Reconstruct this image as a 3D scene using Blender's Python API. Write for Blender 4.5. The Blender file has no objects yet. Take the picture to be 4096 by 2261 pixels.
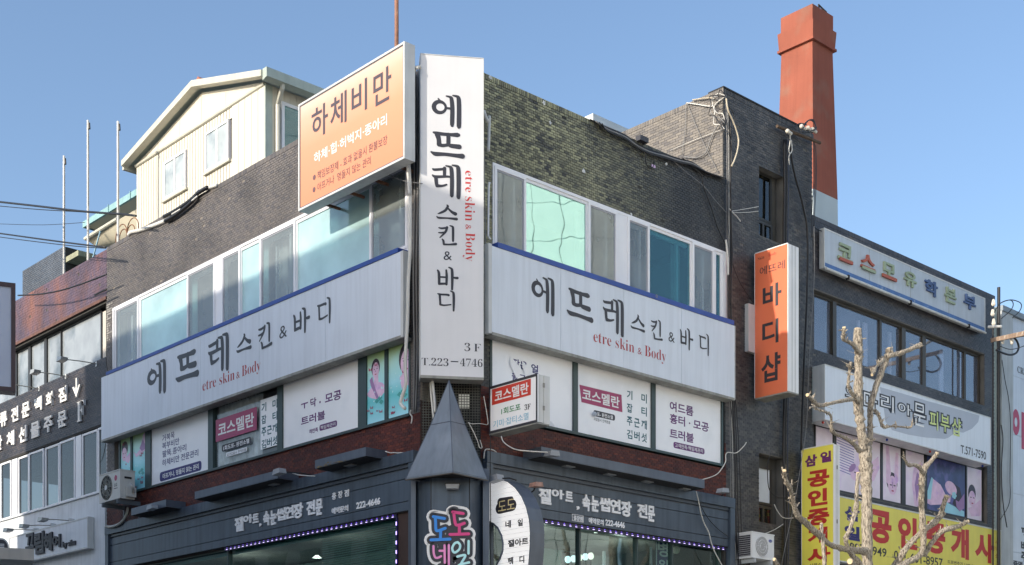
import bpy, bmesh, math, random
import numpy as np
from mathutils import Vector, Matrix
random.seed(7)
rng = np.random.default_rng(7)
SC = bpy.context.scene
COL = SC.collection

# ---------------------------------------------------------------- camera, sky, sun
FPX, CX, HY, CZ = 5514.0, 2048.0, 2975.0, 1.6
cam_d = bpy.data.cameras.new('camera')
cam_d.sensor_width = 36.0
cam_d.lens = FPX / 4096 * 36.0
cam_d.shift_y = (HY - 1130.5) / 4096
cam_d.clip_end = 2000
cam = bpy.data.objects.new('camera', cam_d)
cam.location = (0, 0, CZ)
cam.rotation_euler = (math.radians(90), 0, 0)
COL.objects.link(cam)
SC.camera = cam

NL = Vector((-.7336, -.6796, 0)); DLL = Vector((-.6796, .7336, 0))
SUN = (NL + DLL * .075 + Vector((0, 0, .40))).normalized()
world = bpy.data.worlds.new('World'); SC.world = world; world.use_nodes = True
wn = world.node_tree.nodes; wl = world.node_tree.links
sky = wn.new('ShaderNodeTexSky'); sky.sky_type = 'NISHITA'; sky.sun_disc = False
sky.sun_elevation = math.asin(SUN.z)
sky.sun_rotation = math.atan2(SUN.x, SUN.y) % (2 * math.pi)
sky.air_density = 1.0; sky.dust_density = 1.7; sky.ozone_density = 2.2
wl.new(sky.outputs[0], wn['Background'].inputs[0])
wn['Background'].inputs[1].default_value = 0.15
sl = bpy.data.lights.new('sun', 'SUN'); sl.energy = 2.9; sl.angle = math.radians(.55); sl.color = (1, .91, .78)
so = bpy.data.objects.new('sun', sl); so.rotation_euler = (-SUN).to_track_quat('-Z', 'Y').to_euler(); so.location = (-30, -20, 40)
COL.objects.link(so)
SC.view_settings.view_transform = 'Standard'; SC.view_settings.look = 'None'
SC.view_settings.exposure = 0.70; SC.view_settings.gamma = 1.0
SC.view_settings.use_curve_mapping = False
SC.cycles.max_bounces = 8; SC.cycles.transparent_max_bounces = 12
SC.cycles.use_denoising = True

# ---------------------------------------------------------------- facade frames
class Frame:
    """A vertical plane: u runs along it to the right, z up, off outwards."""
    def __init__(s, o, d):
        s.o = Vector((o[0], o[1], 0)); s.d = Vector((d[0], d[1], 0)).normalized()
        s.n = Vector((s.d.y, -s.d.x, 0)); s.ang = math.atan2(s.d.y, s.d.x)
    def P(s, u, off, z): return s.o + s.d * u + s.n * off + Vector((0, 0, z))
    def at(s, px, py, off=0.0):
        r = Vector(((px - CX) / FPX, 1, 0)); t = (s.o + s.n * off).dot(s.n) / r.dot(s.n); p = r * t
        return (p - s.o).dot(s.d), CZ + (HY - py) / FPX * t
    def u(s, px, off=0.0): return s.at(px, 0, off)[0]
    def z(s, px, py, off=0.0): return s.at(px, py, off)[1]
O0 = (-1.069, 22.0)
L = Frame(O0, (.6796, -.7336))     # street front on the left of the corner
R = Frame(O0, (.7336, .6796))      # street front on the right of the corner
def sub(F, u, off=0.0, d=None):
    p = F.P(u, off, 0); return Frame((p.x, p.y), d if d else (F.d.x, F.d.y))
def world_at(px, py, Y): return Vector(((px - CX) / FPX * Y, Y, CZ + (HY - py) / FPX * Y))

# ---------------------------------------------------------------- materials
MATS = {}
def mat(name, col, rough=.55, var=.10, scale=2.5, streak=0.0, metal=0.0, bump=0.0, bscale=40, col2=None, c2amt=.5, c2scale=1.5, c2vert=1.0, spec=.5, coat=0.0):
    if name in MATS: return MATS[name]
    m = bpy.data.materials.new(name); m.use_nodes = True; MATS[name] = m
    n = m.node_tree.nodes; l = m.node_tree.links; b = n['Principled BSDF']
    geo = n.new('ShaderNodeNewGeometry')
    nz = n.new('ShaderNodeTexNoise'); nz.inputs['Scale'].default_value = scale; nz.inputs['Detail'].default_value = 6
    l.new(geo.outputs['Position'], nz.inputs['Vector'])
    mr = n.new('ShaderNodeMapRange'); mr.inputs[1].default_value = .3; mr.inputs[2].default_value = .7
    mr.inputs[3].default_value = 1 - var; mr.inputs[4].default_value = 1 + var
    l.new(nz.outputs['Fac'], mr.inputs[0])
    src = None
    rgb = n.new('ShaderNodeRGB'); rgb.outputs[0].default_value = (*col, 1); src = rgb.outputs[0]
    if col2:
        mp = n.new('ShaderNodeMapping'); mp.inputs['Scale'].default_value = (1, 1, c2vert); l.new(geo.outputs['Position'], mp.inputs[0])
        n2 = n.new('ShaderNodeTexNoise'); n2.inputs['Scale'].default_value = c2scale; n2.inputs['Detail'].default_value = 8; l.new(mp.outputs[0], n2.inputs['Vector'])
        r2 = n.new('ShaderNodeMapRange'); r2.inputs[1].default_value = 1 - c2amt; r2.inputs[2].default_value = 1 - c2amt + .16
        l.new(n2.outputs['Fac'], r2.inputs[0])
        mx = n.new('ShaderNodeMix'); mx.data_type = 'RGBA'; l.new(r2.outputs[0], mx.inputs[0]); l.new(src, mx.inputs[6]); mx.inputs[7].default_value = (*col2, 1); src = mx.outputs[2]
    if streak:
        mp = n.new('ShaderNodeMapping'); mp.inputs['Scale'].default_value = (9, 9, .55); l.new(geo.outputs['Position'], mp.inputs[0])
        n3 = n.new('ShaderNodeTexNoise'); n3.inputs['Scale'].default_value = 1.2; n3.inputs['Detail'].default_value = 5; l.new(mp.outputs[0], n3.inputs['Vector'])
        r3 = n.new('ShaderNodeMapRange'); r3.inputs[1].default_value = .42; r3.inputs[2].default_value = .72; r3.inputs[3].default_value = 1; r3.inputs[4].default_value = 1 - streak
        l.new(n3.outputs['Fac'], r3.inputs[0])
        ml = n.new('ShaderNodeMath'); ml.operation = 'MULTIPLY'; l.new(mr.outputs[0], ml.inputs[0]); l.new(r3.outputs[0], ml.inputs[1]); fac = ml.outputs[0]
    else: fac = mr.outputs[0]
    vm = n.new('ShaderNodeVectorMath'); vm.operation = 'SCALE'; l.new(src, vm.inputs[0]); l.new(fac, vm.inputs['Scale'])
    l.new(vm.outputs[0], b.inputs['Base Color'])
    b.inputs['Roughness'].default_value = rough; b.inputs['Metallic'].default_value = metal
    b.inputs['Specular IOR Level'].default_value = spec; b.inputs['Coat Weight'].default_value = coat
    if bump:
        nb = n.new('ShaderNodeTexNoise'); nb.inputs['Scale'].default_value = bscale; nb.inputs['Detail'].default_value = 6; l.new(geo.outputs['Position'], nb.inputs['Vector'])
        bp = n.new('ShaderNodeBump'); bp.inputs['Strength'].default_value = bump; bp.inputs['Distance'].default_value = .02
        l.new(nb.outputs['Fac'], bp.inputs['Height']); l.new(bp.outputs[0], b.inputs['Normal'])
    return m
def brick_mat(name, cols, rough=.55, green_light=None, spec=.4, stain=.25, blotch=None):
    """cols: list of base colours picked per brick; patch: (colour, x0, x1) green reflected light painted into the bricks towards small x"""
    if name in MATS: return MATS[name]
    m = bpy.data.materials.new(name); m.use_nodes = True; MATS[name] = m
    n = m.node_tree.nodes; l = m.node_tree.links; b = n['Principled BSDF']
    geo = n.new('ShaderNodeNewGeometry'); oi = n.new('ShaderNodeObjectInfo')
    ad = n.new('ShaderNodeMath'); ad.operation = 'ADD'; l.new(geo.outputs['Random Per Island'], ad.inputs[0]); l.new(oi.outputs['Random'], ad.inputs[1])
    fr = n.new('ShaderNodeMath'); fr.operation = 'FRACT'; l.new(ad.outputs[0], fr.inputs[0])
    cr = n.new('ShaderNodeValToRGB'); cr.color_ramp.interpolation = 'LINEAR'
    for i, c in enumerate(cols):
        e = cr.color_ramp.elements[i] if i < 2 else cr.color_ramp.elements.new(i / (len(cols) - 1))
        e.position = i / (len(cols) - 1)
    for i, c in enumerate(cols): cr.color_ramp.elements[i].color = (*c, 1)
    l.new(fr.outputs[0], cr.inputs[0]); src = cr.outputs[0]
    nz = n.new('ShaderNodeTexNoise'); nz.inputs['Scale'].default_value = 1.1; nz.inputs['Detail'].default_value = 8; l.new(geo.outputs['Position'], nz.inputs['Vector'])
    if blotch:
        mp = n.new('ShaderNodeMapping'); mp.inputs['Scale'].default_value = (1.0, 1.0, .55); l.new(geo.outputs['Position'], mp.inputs[0])
        n5 = n.new('ShaderNodeTexNoise'); n5.inputs['Scale'].default_value = 1.1; n5.inputs['Detail'].default_value = 9; n5.inputs['Roughness'].default_value = .65; l.new(mp.outputs[0], n5.inputs['Vector'])
        r5 = n.new('ShaderNodeMapRange'); r5.inputs[1].default_value = .47; r5.inputs[2].default_value = .66; l.new(n5.outputs['Fac'], r5.inputs[0])
        x5 = n.new('ShaderNodeMix'); x5.data_type = 'RGBA'; l.new(r5.outputs[0], x5.inputs[0]); l.new(src, x5.inputs[6]); x5.inputs[7].default_value = (*blotch, 1); src = x5.outputs[2]
    if green_light:
        pc, x0, x1 = green_light
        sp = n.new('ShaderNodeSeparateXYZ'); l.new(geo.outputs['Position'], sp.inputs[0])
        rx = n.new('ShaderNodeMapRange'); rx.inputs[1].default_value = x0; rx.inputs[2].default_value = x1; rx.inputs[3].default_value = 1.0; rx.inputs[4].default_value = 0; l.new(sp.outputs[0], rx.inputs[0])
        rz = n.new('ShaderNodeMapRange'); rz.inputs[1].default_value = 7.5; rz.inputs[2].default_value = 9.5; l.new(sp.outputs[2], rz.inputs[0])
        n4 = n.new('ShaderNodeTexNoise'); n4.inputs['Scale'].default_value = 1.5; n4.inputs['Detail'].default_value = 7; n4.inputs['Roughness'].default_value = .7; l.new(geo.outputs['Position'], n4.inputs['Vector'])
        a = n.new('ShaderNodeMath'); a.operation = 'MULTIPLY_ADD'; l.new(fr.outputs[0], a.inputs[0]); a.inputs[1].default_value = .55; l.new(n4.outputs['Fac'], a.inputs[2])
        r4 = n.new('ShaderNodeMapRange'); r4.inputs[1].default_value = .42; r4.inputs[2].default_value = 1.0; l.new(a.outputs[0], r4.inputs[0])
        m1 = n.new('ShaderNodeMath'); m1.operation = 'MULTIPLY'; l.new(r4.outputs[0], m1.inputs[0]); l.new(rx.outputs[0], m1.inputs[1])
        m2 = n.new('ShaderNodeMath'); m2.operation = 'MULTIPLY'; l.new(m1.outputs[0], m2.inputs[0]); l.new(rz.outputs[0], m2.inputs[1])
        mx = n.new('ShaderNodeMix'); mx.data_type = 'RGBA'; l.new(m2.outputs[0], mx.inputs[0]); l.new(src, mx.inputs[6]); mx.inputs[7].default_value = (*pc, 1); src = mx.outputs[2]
    mr = n.new('ShaderNodeMapRange'); mr.inputs[1].default_value = .3; mr.inputs[2].default_value = .7; mr.inputs[3].default_value = 1 - stain; mr.inputs[4].default_value = 1 + stain; l.new(nz.outputs['Fac'], mr.inputs[0])
    vm = n.new('ShaderNodeVectorMath'); vm.operation = 'SCALE'; l.new(src, vm.inputs[0]); l.new(mr.outputs[0], vm.inputs['Scale']); l.new(vm.outputs[0], b.inputs['Base Color'])
    b.inputs['Roughness'].default_value = rough; b.inputs['Specular IOR Level'].default_value = spec
    return m
def glass(name, tint=(.6, .8, .8), refl=.12, film=0.0, fcol=(.3, .5, .5), wav=0.0, gcol=None):
    """clear pane: tinted transmission, a film of dust or colour, mirror reflection growing at grazing angles"""
    if name in MATS: return MATS[name]
    m = bpy.data.materials.new(name); m.use_nodes = True; MATS[name] = m
    n = m.node_tree.nodes; l = m.node_tree.links; n.remove(n['Principled BSDF']); out = n['Material Output']
    geo = n.new('ShaderNodeNewGeometry')
    tr = n.new('ShaderNodeBsdfTransparent'); tr.inputs[0].default_value = (*tint, 1)
    tw = n.new('ShaderNodeBsdfTransparent'); tw.inputs[0].default_value = (1, 1, 1, 1)
    df = n.new('ShaderNodeBsdfDiffuse')
    nv = n.new('ShaderNodeTexNoise'); nv.inputs['Scale'].default_value = 1.3; nv.inputs['Detail'].default_value = 4; l.new(geo.outputs['Position'], nv.inputs['Vector'])
    rv = n.new('ShaderNodeMapRange'); rv.inputs[1].default_value = .3; rv.inputs[2].default_value = .7; rv.inputs[3].default_value = .8; rv.inputs[4].default_value = 1.15; l.new(nv.outputs['Fac'], rv.inputs[0])
    vs = n.new('ShaderNodeVectorMath'); vs.operation = 'SCALE'; vs.inputs[0].default_value = fcol; l.new(rv.outputs[0], vs.inputs['Scale']); l.new(vs.outputs[0], df.inputs[0])
    gl = n.new('ShaderNodeBsdfGlossy'); gl.inputs['Roughness'].default_value = .015; gl.inputs[0].default_value = (*(gcol or [min(1, .6 + .5 * t) for t in tint]), 1)
    lw = n.new('ShaderNodeLayerWeight'); lw.inputs[0].default_value = .5
    pw = n.new('ShaderNodeMath'); pw.operation = 'POWER'; l.new(lw.outputs['Facing'], pw.inputs[0]); pw.inputs[1].default_value = 4
    ad = n.new('ShaderNodeMath'); ad.operation = 'MULTIPLY_ADD'; ad.use_clamp = True; l.new(pw.outputs[0], ad.inputs[0]); ad.inputs[1].default_value = .8; ad.inputs[2].default_value = refl
    m1 = n.new('ShaderNodeMixShader'); m1.inputs[0].default_value = film; l.new(tr.outputs[0], m1.inputs[1]); l.new(df.outputs[0], m1.inputs[2])
    m2 = n.new('ShaderNodeMixShader'); l.new(ad.outputs[0], m2.inputs[0]); l.new(m1.outputs[0], m2.inputs[1]); l.new(gl.outputs[0], m2.inputs[2])
    m3 = n.new('ShaderNodeMixShader'); l.new(geo.outputs['Backfacing'], m3.inputs[0]); l.new(m2.outputs[0], m3.inputs[1]); l.new(tw.outputs[0], m3.inputs[2])
    if wav:
        nz = n.new('ShaderNodeTexNoise'); nz.inputs['Scale'].default_value = 1.6; nz.inputs['Detail'].default_value = 1; l.new(geo.outputs['Position'], nz.inputs['Vector'])
        bp = n.new('ShaderNodeBump'); bp.inputs['Strength'].default_value = wav; bp.inputs['Distance'].default_value = .02; l.new(nz.outputs['Fac'], bp.inputs['Height']); l.new(bp.outputs[0], gl.inputs['Normal'])
    l.new(m3.outputs[0], out.inputs[0])
    return m
def grad_mat(name, stops, F, z0, z1, rough=.35, along='z', u0=0, u1=1, noise=.03):
    """printed colour gradient up (or along) a panel"""
    if name in MATS: return MATS[name]
    m = bpy.data.materials.new(name); m.use_nodes = True; MATS[name] = m
    n = m.node_tree.nodes; l = m.node_tree.links; b = n['Principled BSDF']
    geo = n.new('ShaderNodeNewGeometry')
    if along == 'z':
        sp = n.new('ShaderNodeSeparateXYZ'); l.new(geo.outputs['Position'], sp.inputs[0]); s = sp.outputs[2]; a, c = z0, z1
    else:
        vm = n.new('ShaderNodeVectorMath'); vm.operation = 'DOT_PRODUCT'; l.new(geo.outputs['Position'], vm.inputs[0]); vm.inputs[1].default_value = tuple(F.d); s = vm.outputs['Value']; k = F.o.dot(F.d); a, c = k + u0, k + u1
    nz = n.new('ShaderNodeTexNoise'); nz.inputs['Scale'].default_value = 4; l.new(geo.outputs['Position'], nz.inputs['Vector'])
    mr = n.new('ShaderNodeMapRange'); mr.inputs[1].default_value = a; mr.inputs[2].default_value = c; l.new(s, mr.inputs[0])
    ma = n.new('ShaderNodeMath'); ma.operation = 'MULTIPLY_ADD'; l.new(nz.outputs['Fac'], ma.inputs[0]); ma.inputs[1].default_value = noise * 2; l.new(mr.outputs[0], ma.inputs[2])
    sb = n.new('ShaderNodeMath'); sb.operation = 'SUBTRACT'; l.new(ma.outputs[0], sb.inputs[0]); sb.inputs[1].default_value = noise
    cr = n.new('ShaderNodeValToRGB'); l.new(sb.outputs[0], cr.inputs[0])
    for i in range(len(stops) - 2): cr.color_ramp.elements.new(.5)
    for e, (p, c_) in zip(cr.color_ramp.elements, stops): e.position = p; 
    for e, (p, c_) in zip(cr.color_ramp.elements, stops): e.color = (*c_, 1)
    l.new(cr.outputs[0], b.inputs['Base Color']); b.inputs['Roughness'].default_value = rough
    return m
def emit(name, col, s):
    if name in MATS: return MATS[name]
    m = bpy.data.materials.new(name); m.use_nodes = True; MATS[name] = m
    b = m.node_tree.nodes['Principled BSDF']; b.inputs['Base Color'].default_value = (*col, 1)
    b.inputs['Emission Color'].default_value = (*col, 1); b.inputs['Emission Strength'].default_value = s
    return m
# ---------------------------------------------------------------- text
_TX = {}; _TS = bpy.data.scenes.new('text_bench')
def raw_text(s, bold, ext, space):
    c = bpy.data.curves.new('text', 'FONT'); c.body = s; c.offset = bold; c.extrude = ext; c.resolution_u = 3; c.space_character = space
    o = bpy.data.objects.new('text', c); _TS.collection.objects.link(o); vl = _TS.view_layers[0]; vl.update()
    me = bpy.data.meshes.new_from_object(o.evaluated_get(vl.depsgraph))
    v = np.array([tuple(q.co) for q in me.vertices]).reshape(-1, 3); f = [tuple(p.vertices) for p in me.polygons]
    bpy.data.objects.remove(o); bpy.data.curves.remove(c); bpy.data.meshes.remove(me)
    return v, f
def adv(ch, space):
    if '가' <= ch <= '힣': ch = '나'
    k = ('adv', ch, space)
    if k not in _TX: _TX[k] = raw_text(ch + '가', 0, 0, space)[0][:, 0].max() - raw_text('가', 0, 0, space)[0][:, 0].max()
    return _TX[k]
def text_geo(s, bold=0.0, ext=0.0, space=1.0):
    """vertices and faces of every character, laid out side by side"""
    bold = round(bold / .012) * .012; k = (s, bold, ext, space)
    if k in _TX: return _TX[k]
    out = []; x = 0.0
    for ch in s:
        if ch != ' ':
            kk = ('chr', ch, bold, ext)
            if kk not in _TX:
                v, f = raw_text(ch, bold, ext, 1.0)
                if ext: v[:, 2] = (v[:, 2] + ext) / (2 * ext)
                _TX[kk] = (v, f)
            v, f = _TX[kk]; w = v.copy(); w[:, 0] += x; out.append((w, f))
        x += adv(ch, space)
    _TX[k] = out; return out
def serif(s):
    out = ''
    for ch in s:
        if 'A' <= ch <= 'Z': out += chr(0x1D400 + ord(ch) - 65)
        elif 'a' <= ch <= 'z': out += chr(0x1D41A + ord(ch) - 97)
        elif '0' <= ch <= '9': out += chr(0x1D7CE + ord(ch) - 48)
        else: out += ch
    return out
# brush-drawn syllables of the skin shop's logotype: strokes = list of [(x, y, width)...] in a unit box
def ring(cx, cy, rx, ry, w1, w2, n=20):
    return [(cx + rx * math.cos(t), cy + ry * math.sin(t), w1 + (w2 - w1) * (.5 - .5 * math.cos(t))) for t in [math.radians(90 + 360 * i / n) for i in range(n + 1)]]
BR = {
 '에': [ring(.27, .61, .20, .165, .085, .15), [(.22, .86, .05), (.28, .80, .06)], [(.46, .60, .07), (.66, .585, .085)],
       [(.49, .955, .05), (.6, .935, .08), (.66, .88, .13), (.69, .6, .145), (.68, .15, .14), (.68, .08, .10)],
       [(.71, .985, .05), (.84, .965, .09), (.90, .9, .14), (.915, .6, .15), (.91, .1, .15), (.905, .04, .10)]],
 '뜨': [[(.09, .975, .06), (.18, .95, .10), (.35, .93, .10), (.6, .925, .10), (.78, .93, .13), (.82, .93, .10)], [(.20, .9, .16), (.24, .7, .13), (.25, .5, .14)],
       [(.52, .92, .12), (.52, .55, .12)], [(.24, .5, .12), (.35, .46, .10), (.52, .5, .09), (.6, .47, .12), (.84, .45, .14)], [(.02, .17, .05), (.14, .10, .12), (.4, .11, .10), (.75, .085, .11), (.93, .075, .15)]],
 '레': [[(.03, .84, .06), (.1, .82, .09), (.45, .86, .09)], [(.43, .88, .12), (.43, .64, .11)], [(.02, .65, .06), (.12, .61, .10), (.5, .635, .08), (.62, .63, .07)],
       [(.13, .6, .13), (.15, .42, .12), (.17, .36, .12)], [(.17, .34, .12), (.34, .345, .08), (.5, .39, .06)],
       [(.48, .955, .05), (.6, .935, .08), (.66, .88, .13), (.685, .6, .14), (.68, .1, .13), (.68, .05, .09)],
       [(.70, .985, .05), (.84, .965, .09), (.90, .9, .14), (.915, .6, .15), (.91, .06, .14), (.905, .01, .09)]],
 '스': [[(.48, .97, .06), (.52, .88, .12), (.4, .62, .12), (.2, .46, .10), (.06, .38, .05)], [(.52, .78, .08), (.7, .55, .12), (.88, .43, .17)], [(.0, .2, .05), (.1, .12, .10), (.5, .13, .08), (.93, .1, .14)]],
 '킨': [[(.05, .86, .07), (.2, .84, .10), (.45, .88, .10)], [(.47, .9, .13), (.38, .66, .12), (.1, .38, .06)], [(.03, .62, .06), (.2, .62, .09), (.4, .68, .07)],
       [(.62, .99, .06), (.74, .95, .10), (.78, .85, .13), (.78, .3, .12), (.78, .22, .08)], [(.22, .3, .07), (.28, .22, .12), (.3, .06, .11)], [(.3, .05, .10), (.6, .06, .09), (.93, .1, .13)]],
 '바': [[(.03, .84, .08), (.09, .7, .13), (.1, .25, .12)], [(.43, .86, .09), (.45, .6, .12), (.44, .24, .11)], [(.1, .55, .08), (.44, .55, .08)], [(.1, .25, .11), (.44, .27, .10)],
       [(.55, .99, .06), (.66, .94, .10), (.7, .85, .13), (.71, .5, .13), (.7, .03, .10)], [(.71, .56, .07), (.85, .54, .10), (.95, .54, .12)]],
 '디': [[(.02, .83, .07), (.15, .80, .10), (.5, .8, .11), (.6, .78, .13)], [(.12, .8, .13), (.14, .5, .12), (.15, .3, .12)], [(.15, .3, .12), (.35, .27, .09), (.72, .32, .07)],
       [(.7, .99, .06), (.82, .94, .10), (.87, .85, .14), (.88, .5, .14), (.87, .02, .10)]],
}
def smooth(pts, k=4):
    out = []; n = len(pts)
    for i in range(n - 1):
        p0 = np.array(pts[max(i - 1, 0)]); p1 = np.array(pts[i]); p2 = np.array(pts[i + 1]); p3 = np.array(pts[min(i + 2, n - 1)])
        for j in range(k):
            t = j / k; out.append(tuple(.5 * (2 * p1 + (p2 - p0) * t + (2 * p0 - 5 * p1 + 4 * p2 - p3) * t * t + (-p0 + 3 * p1 - 3 * p2 + p3) * t ** 3)))
    out.append(tuple(pts[-1])); return out

# ---------------------------------------------------------------- mesh builder
class MB:
    def __init__(s): s.v = []; s.f = []; s.mi = []; s.cur = 0; s.pieces = []
    def add(s, vs, fs):
        b = len(s.v); s.v.extend([tuple(v) for v in vs]); s.f.extend([tuple(b + i for i in f) for f in fs]); s.mi.extend([s.cur] * len(fs)); return s
    def box(s, F, u0, u1, o0, o1, z0, z1):
        c = [F.P(u, o, z) for z in (z0, z1) for (u, o) in ((u0, o0), (u1, o0), (u1, o1), (u0, o1))]
        return s.add(c, [(0, 3, 2, 1), (4, 5, 6, 7), (0, 1, 5, 4), (1, 2, 6, 5), (2, 3, 7, 6), (3, 0, 4, 7)])
    def prism(s, F, pts, o0, o1):
        n = len(pts); a = [F.P(u, o1, z) for u, z in pts] + [F.P(u, o0, z) for u, z in pts]
        return s.add(a, [tuple(range(n)), tuple(range(2 * n - 1, n - 1, -1))] + [(i, n + i, n + (i + 1) % n, (i + 1) % n) for i in range(n)])
    def foot(s, pts, z0, z1):
        n = len(pts); a = [(x, y, z0) for x, y in pts] + [(x, y, z1) for x, y in pts]
        return s.add(a, [tuple(range(n - 1, -1, -1)), tuple(range(n, 2 * n))] + [(i, (i + 1) % n, n + (i + 1) % n, n + i) for i in range(n)])
    def hex(s, b, t):  # two loops of points
        n = len(b); return s.add(list(b) + list(t), [tuple(range(n - 1, -1, -1)), tuple(range(n, 2 * n))] + [(i, (i + 1) % n, n + (i + 1) % n, n + i) for i in range(n)])
    def tube(s, pts, r, n=6, caps=True):
        pts = [Vector(p) for p in pts]; m = len(pts); rr = r if isinstance(r, (list, tuple)) else [r] * m
        vs = []; ref = None
        for i, p in enumerate(pts):
            t = (pts[min(i + 1, m - 1)] - pts[max(i - 1, 0)])
            if t.length < 1e-9: t = Vector((0, 0, 1))
            t.normalize()
            if ref is None: ref = t.orthogonal().normalized()
            a = (ref - t * ref.dot(t)); a = a.normalized() if a.length > 1e-6 else t.orthogonal().normalized(); ref = a; b = t.cross(a)
            for k in range(n):
                an = 2 * math.pi * k / n; vs.append(p + (a * math.cos(an) + b * math.sin(an)) * rr[i])
        fs = [(i * n + k, i * n + (k + 1) % n, (i + 1) * n + (k + 1) % n, (i + 1) * n + k) for i in range(m - 1) for k in range(n)]
        if caps: fs += [tuple(range(n - 1, -1, -1)), tuple(range((m - 1) * n, m * n))]
        return s.add(vs, fs)
    def text(s, F, st, u0, u1, z0, z1, off, depth=0.0, bold=0.02, rot=False, space=1.0, mirror=False):
        G = text_geo(st, bold, .1 if depth else 0.0, space)
        al = np.concatenate([g[0][:, :2] for g in G]); lo = al.min(0); hi = al.max(0)
        for v, f in G:
            w = (v[:, :2] - lo) / np.maximum(hi - lo, 1e-6)
            if rot: U = u0 + w[:, 1] * (u1 - u0); Z = z1 - w[:, 0] * (z1 - z0)
            else: U = u0 + w[:, 0] * (u1 - u0); Z = z0 + w[:, 1] * (z1 - z0)
            O = off + v[:, 2] * depth if depth else np.full(len(v), off)
            a = len(s.f); s.add([F.P(a_, o, z) for a_, o, z in zip(U, O, Z)], f); s.pieces.append((a, len(s.f)))
        return s
    def brush(s, F, ch, u0, u1, z0, z1, off):
        start = len(s.f)
        for q, st in enumerate(BR[ch]):
            closed = len(st) > 12
            p = smooth(st, 4) if not closed else st
            W, H = (u1 - u0), (z1 - z0); sc = W
            pts = [(u0 + x * W, z0 + y * H, w * sc) for x, y, w in p]
            lft = []; rgt = []
            for i in range(len(pts)):
                a = pts[max(i - 1, 0)]; b = pts[min(i + 1, len(pts) - 1)]
                if closed and i in (0, len(pts) - 1): a = pts[-2]; b = pts[1]
                dx, dz = b[0] - a[0], b[1] - a[1]; dl = math.hypot(dx, dz) or 1; nx, nz = -dz / dl, dx / dl; h = pts[i][2] / 2
                lft.append((pts[i][0] + nx * h, pts[i][1] + nz * h)); rgt.append((pts[i][0] - nx * h, pts[i][1] - nz * h))
            o = off + q * .0006; m = len(lft)
            s.add([F.P(a, o, b) for a, b in lft] + [F.P(a, o, b) for a, b in rgt], [(m + i, m + i + 1, i + 1, i) for i in range(m - 1)])
            if not closed:
                for (x, z, w) in (pts[0], pts[-1]):
                    k = 10; s.add([F.P(x + w / 2 * math.cos(2 * math.pi * j / k), o + .0003, z + w / 2 * math.sin(2 * math.pi * j / k)) for j in range(k)], [tuple(range(k))])
        s.pieces.append((start, len(s.f)))
        return s
    def disc(s, F, u, z, ru, rz, off, n=18, d=0.0):
        pts = [(u + ru * math.cos(2 * math.pi * j / n), z + rz * math.sin(2 * math.pi * j / n)) for j in range(n)]
        if d: return s.prism(F, pts, off, off + d)
        return s.add([F.P(a, off, b) for a, b in pts], [tuple(range(n))])
    def poly(s, F, pts, off): return s.add([F.P(a, off, b) for a, b in pts], [tuple(range(len(pts)))])
    def rline(s, F, pts, w, off, n=8):  # rounded flat line
        for i in range(len(pts) - 1):
            (a, b), (c, d) = pts[i], pts[i + 1]; dl = math.hypot(c - a, d - b) or 1; nx, nz = -(d - b) / dl * w / 2, (c - a) / dl * w / 2
            s.add([F.P(a + nx, off, b + nz), F.P(a - nx, off, b - nz), F.P(c - nx, off, d - nz), F.P(c + nx, off, d + nz)], [(0, 1, 2, 3)])
        for j, (a, b) in enumerate(pts): s.disc(F, a, b, w / 2, w / 2, off + .0004 + j * .0001, n + 4)
        return s
def origin_of(p):
    while p.parent: p = p.parent
    return p.location
def mesh_of(name, mb, mats, org, sm=False):
    me = bpy.data.meshes.new(name); me.from_pydata([(x - org[0], y - org[1], z - org[2]) for x, y, z in mb.v], [], mb.f)
    for m in (mats if isinstance(mats, (list, tuple)) else [mats]): me.materials.append(m)
    if max(mb.mi, default=0): me.polygons.foreach_set('material_index', mb.mi)
    if sm: me.polygons.foreach_set('use_smooth', [True] * len(me.polygons))
    bm = bmesh.new(); bm.from_mesh(me); bmesh.ops.recalc_face_normals(bm, faces=bm.faces[:]); bm.to_mesh(me); bm.free()
    me.update(); return me
def part(name, mb, m, parent, label=None, sm=False):
    if name == 'lettering' and (len(mb.pieces) > 1 or (mb.pieces and mb.pieces[0][1] - mb.pieces[0][0] < len(mb.f))):
        used = set(); o = None                      # every printed character is a piece of its own
        for pc in mb.pieces:
            used.update(range(*pc)); o = _sub(mb, range(*pc), 'letter', m, parent)
        rest = [i for i in range(len(mb.f)) if i not in used]
        if rest:
            # group the remaining faces (dashes, capsules, dots) by shared vertices
            left = rest[:]; 
            while left:
                grp = [left.pop(0)]; vs = set(mb.f[grp[0]]); more = True
                while more:
                    more = False
                    for i in left[:]:
                        if vs & set(mb.f[i]): grp.append(i); vs |= set(mb.f[i]); left.remove(i); more = True
                _sub(mb, grp, 'printed_shape', m, parent)
        return o
    o = bpy.data.objects.new(name, mesh_of(name, mb, m, origin_of(parent), sm)); COL.objects.link(o); o.parent = parent
    if label: o['label'] = label
    return o
def _sub(mb, ids, name, m, parent):
    q = MB(); mp = {}
    for i in ids:
        for v in mb.f[i]:
            if v not in mp: mp[v] = len(q.v); q.v.append(mb.v[v])
        q.f.append(tuple(mp[v] for v in mb.f[i])); q.mi.append(0)
    return part(name, q, m, parent)
def thing(name, label, cat, loc, group=None):
    o = bpy.data.objects.new(name, None); o.empty_display_size = .3; COL.objects.link(o); o.location = loc; o['label'] = label; o['category'] = cat
    if group: o['group'] = group
    return o
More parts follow.
